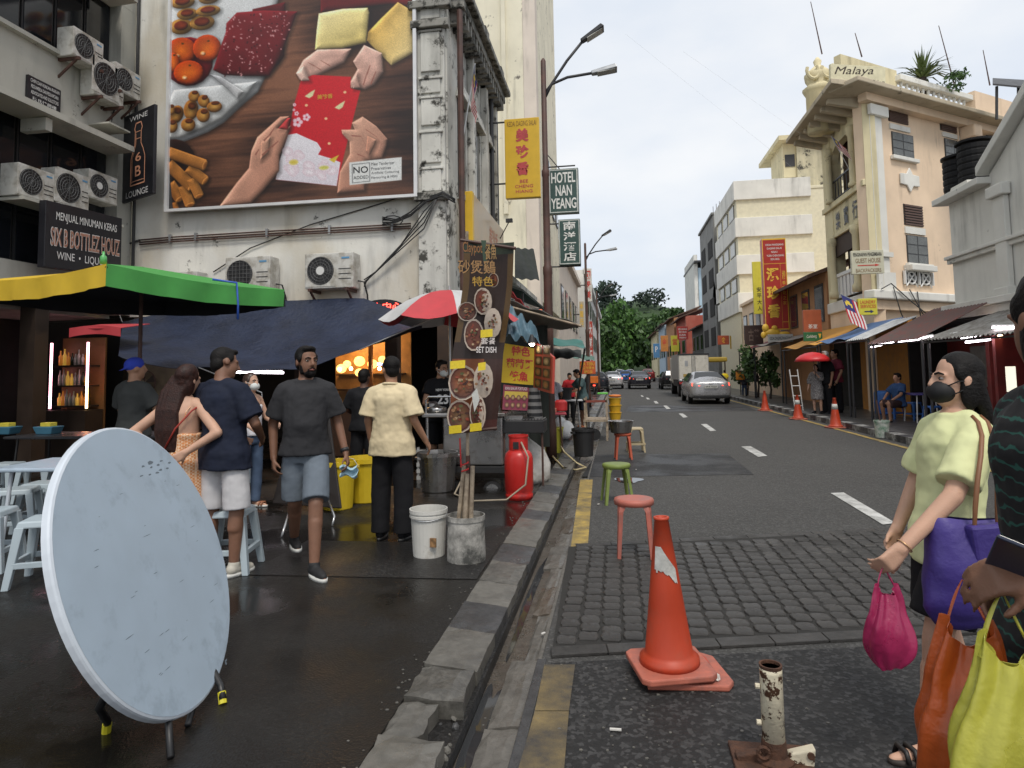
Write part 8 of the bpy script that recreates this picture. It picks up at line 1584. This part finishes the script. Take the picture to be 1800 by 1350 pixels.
p = PZ(1118, 795, 0); round_stool('beige square plastic stool beside the one with the steel basin', (p.x, p.y + .1, 0), mat('beige_plastic', (.44, .36, .22), .5, var=.12), h=.46, r=.14, spread=.05, rz=.1, square=True)
BLS = mat('blue_plastic', (.03, .13, .42), .45)
for px, py, lab in ((1632, 748, 'blue plastic stool nearest the white legged table across the street'), (1600, 738, 'blue plastic stool half behind the white table legs across the street'), (1566, 736, 'blue plastic stool by the seated man')): p = PZ(px, py, .13); round_stool(lab, (p.x + .1, p.y, .13), BLS, h=.46, r=.14, square=True, group='blue stools across the street')
p = PZ(1597, 742, .13); t = table('purple topped folding table with crossed white legs across the street', (p.x + .3, p.y, .13), .95, .6, .72, R(88), mat('purple_top', (.08, .07, .26), .5), WHITE_P)
p = PZ(1540, 728, .13); t = thing('blue_barrel', 'blue plastic barrel standing beside the seated man', 'barrel', p); MB().lathe([(.2, 0), (.22, .03), (.225, .3), (.235, .33), (.225, .36), (.225, .62), (.2, .68), (.05, .69)], (p.x + .2, p.y, .13), 20).build('body', BLS, t, smooth=True)
p = PZ(1660, 745, .13); bx(p.x + .3, p.x + .75, p.y - .2, p.y + .4, .13, .95).build('metal_box', mat('dull_steel_box', (.16, .15, .12), .5, metal=.3), None, bevel=.02, label='dull metal cabinet beside the blue stools across the street', cat='cabinet')
ht = thing('hand_truck', 'white tubular hand truck leaning at the dark wall across the street', 'hand truck', PZ(1400, 722, .13)); p = PZ(1398, 722, .13); q = PZ(1412, 722, .13); b = MB(); hh = 1.35
for a_ in (p, q): b.tube([a_, a_ + Vector((-.1, .1, hh))], .018, 6)
b.build('side_tube', WHITE_P, ht);
for k in range(4): MB().tube([p + Vector((-.1, .1, hh)) * (.12 + k * .24), q + Vector((-.1, .1, hh)) * (.12 + k * .24)], .014, 6).build('rung', WHITE_P, ht)
# cones
CONEO = mat('orange_cone_plastic', (.45, .047, .014), .5, var=.12, scale=4, dirt=(.35, .06, .03), damt=.5); CONED = mat('dusty_cone_base', (.44, .13, .085), .6, var=.15, scale=9, dirt=(.25, .1, .08)); CONEW = mat('reflective_white_band', (.55, .55, .52), .4, var=.15, scale=14, dirt=(.3, .3, .28))
def cone(label, p, h=.74, r=.135, rz=0.0, band=True, base=.2, lean=0.0):
 t = thing('traffic_cone', label, 'traffic cone', (0, 0, 0), 'orange traffic cones'); R_ = lambda z: r + (.034 - r) * (z - .05) / (h - .05)
 b = MB(); pts = [(sx * base, sy * base) for sx, sy in ((-1, -.82), (-.82, -1), (.82, -1), (1, -.82), (1, .82), (.82, 1), (-.82, 1), (-1, .82))]; b.prism([(x, y, 0) for x, y in pts], (0, 0, .032)); b.build('base', CONED, t, bevel=.008)
 MB().lathe([(r * 1.22, .032), (r * 1.2, .06), (r * 1.03, .075), (R_(.09), .09), (R_(.3), .3), (R_(.5), .5), (R_(h - .015), h - .015), (.04, h - .012), (.04, h), (.028, h), (.028, h - .1)], (0, 0, 0), 28).build('body', CONEO, t, smooth=True)
 if band is True: MB().lathe([(R_(h * .62) + .003, h * .62), (R_(h * .80) + .003, h * .80)], (0, 0, 0), 24).build('band', CONEW, t, smooth=True)
 elif band == 'torn':
  b = MB(); z0, z1 = .50, .62; A0 = R(210); rr = random.Random(2); N_ = 12
  for i in range(N_):
   a0, a1 = A0 + R(95) * i / N_, A0 + R(95) * (i + 1) / N_; lo0, lo1 = z0 - .06 * max(0, (i - 5) / 7) + rr.uniform(-.008, .008), z0 - .06 * max(0, (i - 4) / 7) + rr.uniform(-.008, .008); h0, h1 = z1 - .11 * max(0, (i - 4) / 8), z1 - .11 * max(0, (i - 3) / 8)
   b.add([((R_(z) + .004) * math.cos(a), (R_(z) + .004) * math.sin(a), z) for a, z in ((a0, lo0), (a1, lo1), (a1, h1), (a0, h0))], [(0, 1, 2, 3)])
  b.build('torn_band', CONEW, t)
 t.rotation_euler = (0, lean, rz); t.location = p; return t
p = PZ(1178, 1186, .01); cone('large scuffed orange cone with a torn white band on the near road', (p.x, p.y, .045), .76, .125, R(14), 'torn', .19, R(-1.5))
fb = thing('cone_base', 'flattened second orange cone base crushed under the large cone', 'traffic cone', (p.x + .12, p.y, 0)); pts = [(p.x - .12, p.y - .17), (p.x + .27, p.y - .14), (p.x + .30, p.y - .08), (p.x + .24, p.y + .2), (p.x + .16, p.y + .25), (p.x - .12, p.y + .2)]; MB().prism([(x, y, .004) for x, y in pts], (0, 0, .030)).build('base', CONED, fb, bevel=.008); MB().tube([(p.x + .02 + .17 * math.cos(a * .3), p.y + .05 + .17 * math.sin(a * .3), .045) for a in range(-5, 6)], .02, 6).build('folded_cone', CONEO, fb)
q = PZ(1254, 1193, .04); b = MB(); b.grid(5, 4, lambda u, v: (q.x - .02 + .05 * u, q.y - .02 + .04 * v, .05 + .012 * math.sin(u * 6 + v * 4))); b.build('crumpled_paper', LIT, None, solid=.003, label='crumpled white paper tucked at the edge of the large cone base', cat='litter')
for px, py, py0, lab in ((1469, 752, 700, 'orange cone with white band in front of the group across the street, nearest of three'), (1403, 737, 695, 'orange cone with a worn white band by the hand truck'), (1345, 722, 687, 'red orange cone without a band, farthest of the three across the street'), (1662, 778, 745, 'orange cone with a white top half hidden behind the masked woman')):
 p = PZ(px, py, .008); h_ = PY(px, py0, p.y).z; cone(lab, p, max(.6, min(.85, h_)), .14, .2, not lab.startswith('red'), .21)
p = PZ(1551, 769, .01); t = thing('paint_bucket', 'white paint bucket stained green, standing in the road by the far kerb', 'bucket', p); MB().lathe([(.13, 0), (.15, .33), (.16, .33), (.16, .37), (.145, .37), (.12, .05), (.01, .05)], p, 22).build('body', mat('stained_bucket', (.50, .52, .48), .5, var=.15, scale=14, dirt=(.10, .22, .14), damt=.7), t); MB().tube([p + Vector((-.02, 0, .3)), p + Vector((-.06, .05, .8))], .015, 6).build('stick', RUST, t)
# rusty bollard
p = PZ(1362, 1345, 0); BW = mat('peeling_cream_paint', (.62, .56, .42), .5, var=.12, scale=26, dirt=(.06, .026, .013), damt=.25, dsharp=.02, bump=.3, bscale=60); RS = mat('brown_rust', (.075, .033, .018), .8, var=.4, scale=30, bump=.5, bscale=120)
bo = thing('rusty_bollard', 'peeling cream pipe bollard with a rusty clamp base in the near road', 'bollard', p); top_ = PY(1368, 1168, p.y).z
MB().lathe([(.043, .02), (.043, top_ - .03), (.043, top_ - .012)], p, 24).build('pipe', BW, bo, smooth=True); MB().lathe([(.0435, top_ - .012), (.0445, top_), (.037, top_), (.037, top_ - .12), (.005, top_ - .12)], p, 24).build('rusty_rim', RS, bo); MB().lathe([(.075, .0), (.075, .03), (.05, .045), (.046, .10)], p, 20).build('rust_collar', RS, bo)
for k, z_ in enumerate((.16, .30)): MB().cyl(p + Vector((-.045, 0, z_)), p + Vector((-.062, 0, z_)), .011, n=8).build('stud', BW, bo)
for sx in (-1, 1): MB().hexa([p + Vector((sx * .05, -.02, .02)), p + Vector((sx * .14, -.03, .0)), p + Vector((sx * .14, .02, .0)), p + Vector((sx * .05, .02, .02))], [p + Vector((sx * .05, -.02, .055)), p + Vector((sx * .15, -.03, .085 if sx > 0 else .04)), p + Vector((sx * .15, .02, .085 if sx > 0 else .04)), p + Vector((sx * .05, .02, .055))]).build('lug', BW if sx > 0 else RS, bo, bevel=.006)
MB().box(p.x - .16, p.x + .14, p.y - .13, p.y + .12, .0, .022).build('base_plate', RS, bo, bevel=.005); MB().cyl(p + Vector((.13, -.035, .06)), p + Vector((.13, .03, .06)), .014, n=10).build('bolt', RS, bo); MB().tube([p + Vector((-.05 + .022 * math.cos(a * .55), -.05, .07 + .022 * math.sin(a * .55))) for a in range(12)], .007, 6).build('ring', RS, bo)
# clutter of the pavement stalls
bp_ = thing('stall_shade_sheet', 'added dark sheet standing in for shade behind the yellow stall sign', 'sheet', PY(920, 700, 10.2)); a_, c_ = PY(880, 700, 10.2), PY(962, 572, 10.2); MB().grid(10, 6, lambda u, v: (a_.x + (c_.x - a_.x) * u, 10.2 + .03 * math.sin(u * 19), 0.4 + (c_.z - .4) * v)).build('cloth', BLKC, bp_, smooth=True, solid=.006); MB().cyl((a_.x, 10.2, PZL), (a_.x, 10.2, c_.z), .02).build('post', DARKM, bp_)  # sheet added to darken the stall depth behind the sign
p = PY(940, 722, 8.6); t = thing('striped_sack', 'black and white striped sack leaning beside the small menu panel', 'sack', p); b = MB(); N_ = 16
for i in range(9):
 for j in range(N_):
  z0, z1 = i / 9, (i + 1) / 9; q = lambda z, k: (p.x + (.11 - .04 * z) * math.cos(2 * math.pi * k / N_), p.y + .09 * math.sin(2 * math.pi * k / N_), p.z - .12 + .42 * z); b.add([q(z0, j), q(z0, j + 1), q(z1, j + 1), q(z1, j)], [(0, 1, 2, 3)], rgb(120, 118, 116) if i % 2 == 0 else rgb(30, 30, 32))
b.build('bag', PRINT, t)
gr_ = thing('grill_rack', 'black charcoal grill rack under the small menu panel', 'grill', PY(905, 735, 8.5)); a_, c_ = PY(884, 735, 8.5), PY(958, 735, 8.5)
bx(a_.x, c_.x, 8.35, 8.75, .78, .94).build('fire_box', BLACKP, gr_, bevel=.01)
for k in range(14): x = a_.x + (c_.x - a_.x) * (k + .5) / 14; MB().cyl((x, 8.35, .955), (x, 8.75, .955), .008, n=5).build('grill_bar', STEEL, gr_)
for x in (a_.x + .03, c_.x - .03): MB().cyl((x, 8.4, PZL), (x, 8.4, .8), .015, n=6).build('leg', RUST, gr_)
for k, (px, py, w, h, m, nm, lab) in enumerate(((905, 728, .16, .07, mat('salmon_plastic', (.5, .2, .14), .5), 'plate', 'salmon plate of fish on the charcoal grill rack'), (934, 729, .13, .05, STEEL, 'plate', 'steel plate lying at the right end of the grill rack'))):
 p = PY(px, py, 8.5); MB().lathe([(w * .3, 0), (w * .5, h * .3), (w * .52, h * .35), (w * .3, h * .2), (.01, h * .2)], (p.x, 8.55, .965), 16).build(nm, m, None, smooth=True, label=lab, cat='plate')
for px, py, Y, r_, h, m, lab in ((760, 742, 8.6, .08, .14, STEEL, 'small steel pot on the left end of the cart counter'), (888, 735, 8.7, .06, .2, mat('soy_bottle', (.05, .02, .012), .2), 'dark sauce bottle on the right end of the cart counter'), (985, 690, 12, .12, .2, mat('red_plastic_pail', (.45, .03, .03), .45), 'red plastic pail among the far stall goods')):
 p = PY(px, py, Y); z = 1.05 if Y < 9 else PZL + .74; MB().lathe([(r_ * .9, 0), (r_, h * .1), (r_, h * .8), (r_ * .6, h), (.01, h)], (p.x, Y, z), 14).build('pot' if r_ > .07 else 'bottle', m, None, label=lab, cat='pot' if r_ > .07 else 'bottle')
b = MB(); rr = random.Random(77)
for i in range(260):      # wet grit and leaf scraps lying along the gutter and kerb foot
 x, y, z = rr.choice([(rr.uniform(-.72, -.60), rr.uniform(2.0, 9), -.043), (rr.uniform(-1.12, -1.0), rr.uniform(2.2, 9), PZL + .002), (rr.uniform(-.45, .9), rr.uniform(2.4, 3.6), .006)]); s_ = rr.uniform(.003, .011); b.ell((x, y, z), (s_, s_ * .8, s_ * .5), 5, 3)
b.build('grit', KERB, kind='stuff')
# ------------------------------------------------------------------ vehicles
LTR, LTO = emit('brake_light', (1, .07, .04), 2.2), mat('tail_light_off', (.35, .02, .02), .3); PLATE = mat('number_plate', (.55, .55, .52), .5); TYRE = mat('tyre_rubber', (.015, .015, .016), .8); RIM = mat('alloy_rim', (.4, .4, .41), .35, metal=.7); CGL = mat('car_glass', (.02, .024, .028), .06, var=.05, rvar=.02)
def car(label, loc, col, name='parked_car', rz=0.0, lit=True, L=4.75, Wd=1.0, Hh=1.0, hatch=False, plate='WA 4127'):
 """saloon car with its rear at y = 0, heading along +y"""
 t = thing(name, label, 'car', (0, 0, 0), 'cars on the street'); P = mat('car_paint_%02d%02d%02d' % tuple(int(c * 99) for c in col), col, .28, metal=.45, var=.04, spec=.6)
 ST = [(0.0, .36, .70, .74, .92, .70), (.05, .27, .84, .84, 1.02, .72), (.35, .22, .90, .90, 1.06, .70), (.72, .20, .92, .91, 1.08, .69), (1.45, .20, .93, .91, 1.41, .56), (2.2, .20, .93, .91, 1.46, .58), (2.9, .20, .92, .91, 1.40, .57), (3.7, .20, .90, .90, 1.02, .70), (4.45, .24, .80, .86, .88, .68), (4.75, .34, .64, .70, .68, .58)]
 if hatch: ST[1:4] = [(.05, .27, .95, .84, 1.10, .66), (.35, .22, .97, .86, 1.42, .58), (.8, .2, .97, .87, 1.5, .58)]
 b = MB(); n_ = 14
 for y, zb, zm, hw, zr, hr in ST:
  half = [(hw * .88, zb), (hw * .98, zb + .10), (hw, (zb + zm) / 2), (hw * .99, zm - .06), (hw * .95, zm + .02), (hr, zr - .05), (hr * .8, zr)]
  b.v += [Vector((x * Wd, y * L / 4.75, z * Hh)) for x, z in half] + [Vector((-x * Wd, y * L / 4.75, z * Hh)) for x, z in half[::-1]]
 for i in range(len(ST) - 1):
  for j in range(n_): b.f.append((i * n_ + j, i * n_ + (j + 1) % n_, (i + 1) * n_ + (j + 1) % n_, (i + 1) * n_ + j)); b.m.append(0)
 b.f += [tuple(range(n_))[::-1], tuple(range((len(ST) - 1) * n_, len(ST) * n_))]; b.m += [0, 0]; b.build('body', P, t, smooth=True, subdiv=1)
 def q4(nm, pts, m, par=t): return MB().prism([Vector((x * Wd, y * L / 4.75, z * Hh)) for x, y, z in pts], (0, -.015, .008)).build(nm, m, par, bevel=.006)
 if hatch: q4('rear_window', [(-.56, .06, 1.08), (.56, .06, 1.08), (.50, .27, 1.40), (-.50, .27, 1.40)], CGL)
 else: q4('rear_window', [(-.62, .80, 1.10), (.62, .80, 1.10), (.50, 1.40, 1.395), (-.50, 1.40, 1.395)], CGL)
 for s_ in (-1, 1):
  for y0, y1, yt0, yt1 in ((1.0, 2.05, 1.5, 2.05), (2.15, 3.3, 2.15, 2.85)): MB().prism([Vector((s_ * x * Wd, y * L / 4.75, z * Hh)) for x, y, z in ((.885, y0, .98), (.885, y1, .98), (.63, yt1, 1.35), (.63, yt0, 1.35))], (s_ * .02, 0, .006)).build('side_window', CGL, t)
  MB().hexa([Vector((s_ * x * Wd, y, z * Hh)) for x, y, z in ((.46, -.01, .80), (.80, .06, .80), (.80, .12, .93), (.46, .05, .93))], [Vector((s_ * x * Wd, y + .1, z * Hh)) for x, y, z in ((.46, -.01, .80), (.80, .06, .80), (.80, .12, .93), (.46, .05, .93))]).build('tail_light', LTR if lit else LTO, t, bevel=.01)
  MB().ell((s_ * .98 * Wd, 3.15 * L / 4.75, 1.0 * Hh), (.10, .06, .07), 8, 6).build('mirror', P, t, smooth=True)
  for y in (.95, 3.75):
   y *= L / 4.75; w_ = MB().lathe([(.0, -.1), (.27, -.1), (.315, -.08), (.315, .08), (.27, .1), (.0, .1)], (0, 0, 0), 22); w_.v = [Vector((s_ * .80 * Wd + p.z, y + p.x, .315 + p.y)) for p in w_.v]; o = w_.build('wheel', TYRE, t)
   w_ = MB().lathe([(.0, -.105), (.2, -.108), (.2, .108), (.0, .105)], (0, 0, 0), 16); w_.v = [Vector((s_ * .80 * Wd + p.z, y + p.x, .315 + p.y)) for p in w_.v]; w_.build('rim', RIM, o)
 MB().box(-.28 * Wd, .28 * Wd, -.055, -.01, .70 * Hh, .83 * Hh).build('number_plate', PLATE, t, bevel=.005); b = MB(); put_text(b, plate, (-.24 * Wd, -.058, .735 * Hh), (.24 * Wd, -.058, .735 * Hh), (-.24 * Wd, -.058, .80 * Hh), .02); b.build('lettering', TXT_K, t)
 MB().cbox((0, -.0, .34 * Hh), (1.5 * Wd, .1, .14)).build('bumper', BLACKP, t, bevel=.03); MB().cbox((0, -.02, .90 * Hh), (.16, .03, .03)).build('emblem', RIM, t)
 for s_ in (-1, 1): MB().cyl((s_ * .5, -.03, .28), (s_ * .5, .1, .28), .035, n=10).build('exhaust', RIM, t)
 return place(t, loc, rz)
p = PZ(1251, 711, 0); car('silver saloon driving away with lit brake lights, largest car in the street', (p.x, p.y, 0), (.42, .42, .43), 'silver_car')
p = PZ(1125, 684, 0); car('dark saloon with bright brake lights in the middle of the far lane', (p.x, p.y, 0), (.03, .03, .04), 'dark_car', plate='VBD 902')
p = PZ(1077, 684, 0); car('silver white saloon with lit brake lights in the far left lane', (p.x, p.y, 0), (.55, .55, .56), 'silver_car', plate='BQK 77')
p = PZ(1100, 673, 0); car('blue hatchback between the silver white saloon and the dark one', (p.x, p.y, 0), (.04, .13, .42), 'blue_car', lit=False, hatch=True, L=3.9)
p = PZ(1172, 683, 0); car('black car parked at the right in front of the white truck', (p.x + .3, p.y - 3, 0), (.012, .012, .014), 'black_car', lit=False, hatch=True, L=4.2)
p = PZ(1048, 690, 0); car('dark parked car beyond the motorcycle at the left kerb', (p.x, p.y, 0), (.02, .022, .03), 'dark_car', lit=False, hatch=True, L=4.2)
for px, py, col, lab in ((1090, 667, (.6, .6, .6), 'white far car, left one of the distant queue'), (1108, 665, (.5, .5, .52), 'pale far car at the very end of the street'), (1140, 671, (.22, .03, .03), 'dark red van shaped car far up the right lane')):
 p = PZ(px, py, 0); car(lab, (p.x, min(p.y, 140), 0), col, 'far_car', lit=False, hatch=True, L=4.2, Hh=1.1)
# lorry with a white box body
p = PZ(1222, 698, 0); ty = p.y; tk = thing('box_truck', 'white box truck with closed rear doors ahead of the silver saloon', 'truck', (p.x, ty, 0), None); x0, x1 = PY(1194, 690, ty).x, PY(1248, 690, ty).x; z0, z1 = .95, PY(1222, 622, ty).z
WBX = mat('white_truck_panel', (.60, .58, .52), .5, var=.08, dirt=(.3, .27, .22), damt=.3); SIDEP = mat('grey_truck_side', (.34, .34, .33), .5, var=.12, scale=3)
bx(x0, x1, ty + .05, ty + 4.6, z0, z1).build('box_body', SIDEP, tk); xm = (x0 + x1) / 2
for a_, c_ in ((x0 + .04, xm - .01), (xm + .01, x1 - .04)):
 d_ = bx(a_, c_, ty, ty + .048, z0 + .04, z1 - .06).build('rear_door', WBX, tk, bevel=.01); e = c_ - .07 if a_ < xm - .3 else a_ + .07; MB().cyl((e, ty - .03, z0 + .1), (e, ty - .03, z1 - .1), .02, n=6).build('lock_bar', GALV, d_)
for q in ((x0, x1, z1 - .06, z1 + .02), (x0, x1, z0 - .06, z0 + .04)): bx(q[0] - .02, q[1] + .02, ty - .02, ty + .06, q[2], q[3]).build('door_frame', DARKM, tk)
bx(x0 + .25, xm - .15, ty - .012, ty - .004, z0 + .15, z0 + .32).build('hazard_plate', YEL, tk); bx(x0 + .35, xm - .3, ty - .012, ty - .004, z0 + .75, z0 + 1.05).build('panel_plate', GALV, tk)
bx(x0 + .1, x1 - .1, ty + .1, ty + 6.2, .55, .9).build('chassis', BLACKP, tk); bx(x0 + .05, x1 - .05, ty + 4.8, ty + 6.4, .6, 2.3).build('cab', WBX, tk, bevel=.12)
for s_ in (x0 + .22, x1 - .22):
 for y in (ty + .9, ty + 5.3): w_ = MB().cyl((s_ - .2, y, .42), (s_ + .2, y, .42), .42, n=22).build('wheel', TYRE, tk); MB().cyl((s_ - .21, y, .42), (s_ + .21, y, .42), .2, n=14).build('rim', RIM, w_)
for s_ in (x0 + .12, x1 - .12): bx(s_ - .09, s_ + .09, ty - .01, ty + .05, .72, .86).build('tail_light', LTO, tk)
p = PZ(1268, 695, 0); vn = thing('yellow_canopy_cart', 'dull yellow roofed cart parked between the truck and the right pavement', 'cart', (p.x, p.y, 0)); bx(p.x - 1.0, p.x + .9, p.y + 3, p.y + 5.5, 1.95, 2.25).build('roof', mat('dull_yellow_roof', (.36, .25, .03), .6), vn, bevel=.08); bx(p.x - .9, p.x + .8, p.y + 3.2, p.y + 5.3, .3, 1.0).build('body', mat('cream_cart', (.45, .38, .22), .6), vn, bevel=.05)
for a_ in (-.85, .75): MB().cyl((p.x + a_, p.y + 3.1, .3), (p.x + a_, p.y + 3.1, 1.95), .04).build('post', DKWOOD, vn)
p = PZ(1048, 694, 0); mc = thing('motorcycle', 'black motorcycle with an orange delivery box parked at the left kerb', 'motorcycle', p); y = p.y - 1.5; x = p.x - .05
for yy in (y, y + 1.25): w_ = MB().tube([(x, yy + .27 * math.cos(a * .349), .29 + .27 * math.sin(a * .349)) for a in range(19)], .05, 8).build('wheel', TYRE, mc)
MB().caps((x, y + .2, .62), .12, (x, y + .95, .68), .13).build('seat', BLACKP, mc, smooth=True); MB().caps((x, y + .5, .42), .16, (x, y + .9, .42), .14).build('engine', DARKM, mc, smooth=True); MB().tube([(x, y + 1.25, .29), (x, y + 1.05, 1.0), (x - .3, y + .98, 1.06)], .025).tube([(x, y + 1.05, 1.0), (x + .3, y + .98, 1.06)], .025).build('fork', DARKM, mc); MB().box(x - .24, x + .24, y - .12, y + .32, .78, 1.2).build('delivery_box', mat('orange_box', (.62, .16, .02), .5), mc, bevel=.02); MB().box(x - .07, x + .07, y - .2, y - .15, .60, .68).build('tail_light', LTR, mc)
# ------------------------------------------------------------------ bags on the right
def film(name, col): return mat(name, col, .32, var=.12, scale=6, bump=.4, bscale=13, bdist=.02, trans=.48, spec=.5)
def carrier(label, grip, w, d, h, m, name='plastic_bag', rz=0.0, fill=.75, seed=0, handle=.32):
 """thin carrier bag hanging from a grip point by two loops, weighed down by what is in it"""
 t = thing(name, label, 'bag', Vector(grip) - Vector((0, 0, h))); g = Vector(grip); zt = -h * handle
 def pt(u, v):          # u round, v from rim (0) to bottom (1)
  a = 2 * math.pi * u; k = (1 - v) ** 1.0; e = 1 - .62 * (v ** 5)
  q_ = math.sin(min(1, v * 1.25) * math.pi / 2); rx = w / 2 * (.34 + .66 * q_) * e; ry = d / 2 * (.08 + .92 * q_) * e
  p = Vector((rx * math.copysign(abs(math.cos(a)) ** .75, math.cos(a)), ry * math.sin(a), zt - (h + zt) * v))
  if v < .25: p.z += (.25 - v) * h * .5 * (abs(math.cos(a)) ** 3)
  p += Vector(mnoise.noise_vector(p * 9 + Vector((seed, 0, 0)))) * .022 * (.3 + v) ; p += Vector((math.cos(a), math.sin(a), 0)) * .010 * math.sin(u * 44 + seed + v * 6) * (1 - v * .6)
  return g + Matrix.Rotation(rz, 3, 'Z') @ p
 MB().grid(64, 26, pt).build('bag', m, t, smooth=True, solid=.0015)
 for sd in (0.0, .5):
  for s_ in (-1, 1):
   b = MB(); r0 = pt(sd + .055 * 1, 0.0), pt(sd - .055, 0.0)
   a_, c_ = pt(sd + .07, .06), pt((sd - .07) % 1, .06); off = (Matrix.Rotation(rz, 3, 'Z') @ Vector((0, .012 * s_, 0)))
   b.grid(10, 4, lambda u, v: a_.lerp(c_, v).lerp(g + off + (c_ - a_) * (v - .5) * .22, u) + off * math.sin(u * 3.1) * .5 + Vector((0, 0, .012 * math.sin(v * 3.1) * math.sin(u * 3.1))))
   if s_ == 1: b.build('handle', m, t, smooth=True, solid=.0015)
 return t
YB_, OB_, PB_ = film('yellow_plastic_film', (.66, .64, .09)), film('orange_plastic_film', (.60, .12, .02)), film('pink_plastic_film', (.55, .035, .15))
wrist = world_of(rwm, (.265, -.43, .86), rs_)
carrier('small pink plastic bag hanging from the masked woman\'s hand', wrist, .20, .14, .36, PB_, rz=R(10), seed=3, handle=.28)
hg = world_of(edge, (.18, -.24, 1.08), 1.80 / 1.75)
carrier('big yellow plastic carrier bag held by the person at the right edge', hg, .28, .15, .52, YB_, rz=R(8), seed=7, handle=.26); carrier('orange plastic carrier bag hanging behind the yellow one', hg + Vector((-.03, .10, -.01)), .24, .15, .52, OB_, rz=R(-10), seed=12, handle=.26)
ph = thing('mobile_phone', 'dark mobile phone in the hand above the yellow bag', 'phone', hg); M = Matrix.Translation(hg + Vector((.0, -.03, .07))) @ Euler((R(-40), R(20), R(-30))).to_matrix().to_4x4(); b = MB().box(-.038, .038, -.078, .078, -.004, .004); b.v = [M @ q for q in b.v]; b.build('body', mat('navy_phone_case', (.02, .026, .05), .35), ph, bevel=.006); b = MB().box(-.034, .034, -.072, .072, .0042, .006); b.v = [M @ q for q in b.v]; b.build('screen', GLASS, ph)
# purple tote on the shoulder
TOTE = mat('purple_nylon', (.050, .032, .20), .5, var=.15, scale=4, bump=.35, bscale=14, bdist=.02); TAN = mat('tan_leather', (.20, .085, .035), .5, var=.15)
tc2 = world_of(rwm, (.255, -.05, .87), rs_); tt = thing('tote_bag', 'purple nylon tote bag with tan leather handles on the masked woman\'s shoulder', 'bag', tc2 - Vector((0, 0, .22)))
ux = -Vector((math.cos(R(-82)), math.sin(R(-82)), 0)); uy = Vector((ux.y, -ux.x, 0))      # ux: the figure's left, uy: its back
def tp(u, v):
 a = 2 * math.pi * u; rx = .17 + .05 * v - (.05 * max(0, v - .85) / .15); ry = .035 + .07 * math.sin(math.pi * min(1, v * 1.05)) ** .7 * (1 - .2 * v)
 p = uy * rx * math.copysign(abs(math.cos(a)) ** .6, math.cos(a)) + ux * (ry * math.sin(a)) + Vector((0, 0, .17 - .40 * v)); return tc2 + p + Vector(mnoise.noise_vector(p * 8)) * .015
b = MB(); b.grid(48, 18, tp); k = len(b.v); b.f.append(tuple(i * 19 + 18 for i in range(48))); b.m.append(0); b.build('bag', TOTE, tt, smooth=True)
fl = tc2 - ux * .10; MB().hexa([fl + uy * -.075 + Vector((0, 0, .16)), fl + uy * .065 + Vector((0, 0, .17)), fl + uy * .05 + Vector((0, 0, .02)), fl - uy * .06 + Vector((0, 0, .015))], [p + ux * .05 for p in (fl + uy * -.075 + Vector((0, 0, .16)), fl + uy * .065 + Vector((0, 0, .17)), fl + uy * .05 + Vector((0, 0, .02)), fl - uy * .06 + Vector((0, 0, .015)))]).build('flap', TOTE, tt, bevel=.012)
sh = world_of(rwm, (.13, .07, 1.455), rs_)
for o_ in (-.05, .05):
 c_ = uy * o_; pts = [tc2 - ux * (.07 if o_ < 0 else .05) + c_ + Vector((0, 0, .10)), tc2 - ux * .09 + c_ * .8 + Vector((0, 0, .34)), sh - ux * .085 + c_ * .4 - Vector((0, 0, .05)), sh + c_ * .3 + Vector((0, 0, .034)), sh + ux * .05 + c_ * .4 - Vector((0, 0, .03)), tc2 + ux * .06 + c_ + Vector((0, 0, .15))]
 MB().tube(pts, .010, 8).build('handle', TAN, tt, smooth=True, subdiv=1); q = pts[0]; MB().ell(q, (.022, .012, .045), 10, 6).build('leather_tab', TAN, tt, smooth=True)
q = tc2 - ux * .12 + Vector((0, 0, .015)); MB().ell(q, (.008,) * 3, 8, 6).build('stud', mat('brass', (.6, .4, .15), .3, metal=.8), tt)
# red umbrella across the street
q = world_of(fw, (.1, -.25, 1.42), fw['_s']); ap = PY(1428, 624, q.y) ; um_ = thing('red_umbrella', 'open red umbrella held over the woman in the grey dress', 'umbrella', ap)
MB().lathe([(.52, -.20), (.47, -.10), (.36, -.01), (.2, .06), (.02, .09)], ap, 16).build('canopy', mat('bright_red_nylon', (.55, .02, .025), .45), um_, smooth=True); MB().cyl(q - Vector((0, 0, .15)), ap + Vector((0, 0, .12)), .01, n=6).build('shaft', DARKM, um_)
for k in range(8): a = k * math.pi / 4; MB().cyl(ap + Vector((.51 * math.cos(a), .51 * math.sin(a), -.2)), ap, .005, n=4).build('rib', DARKM, um_)
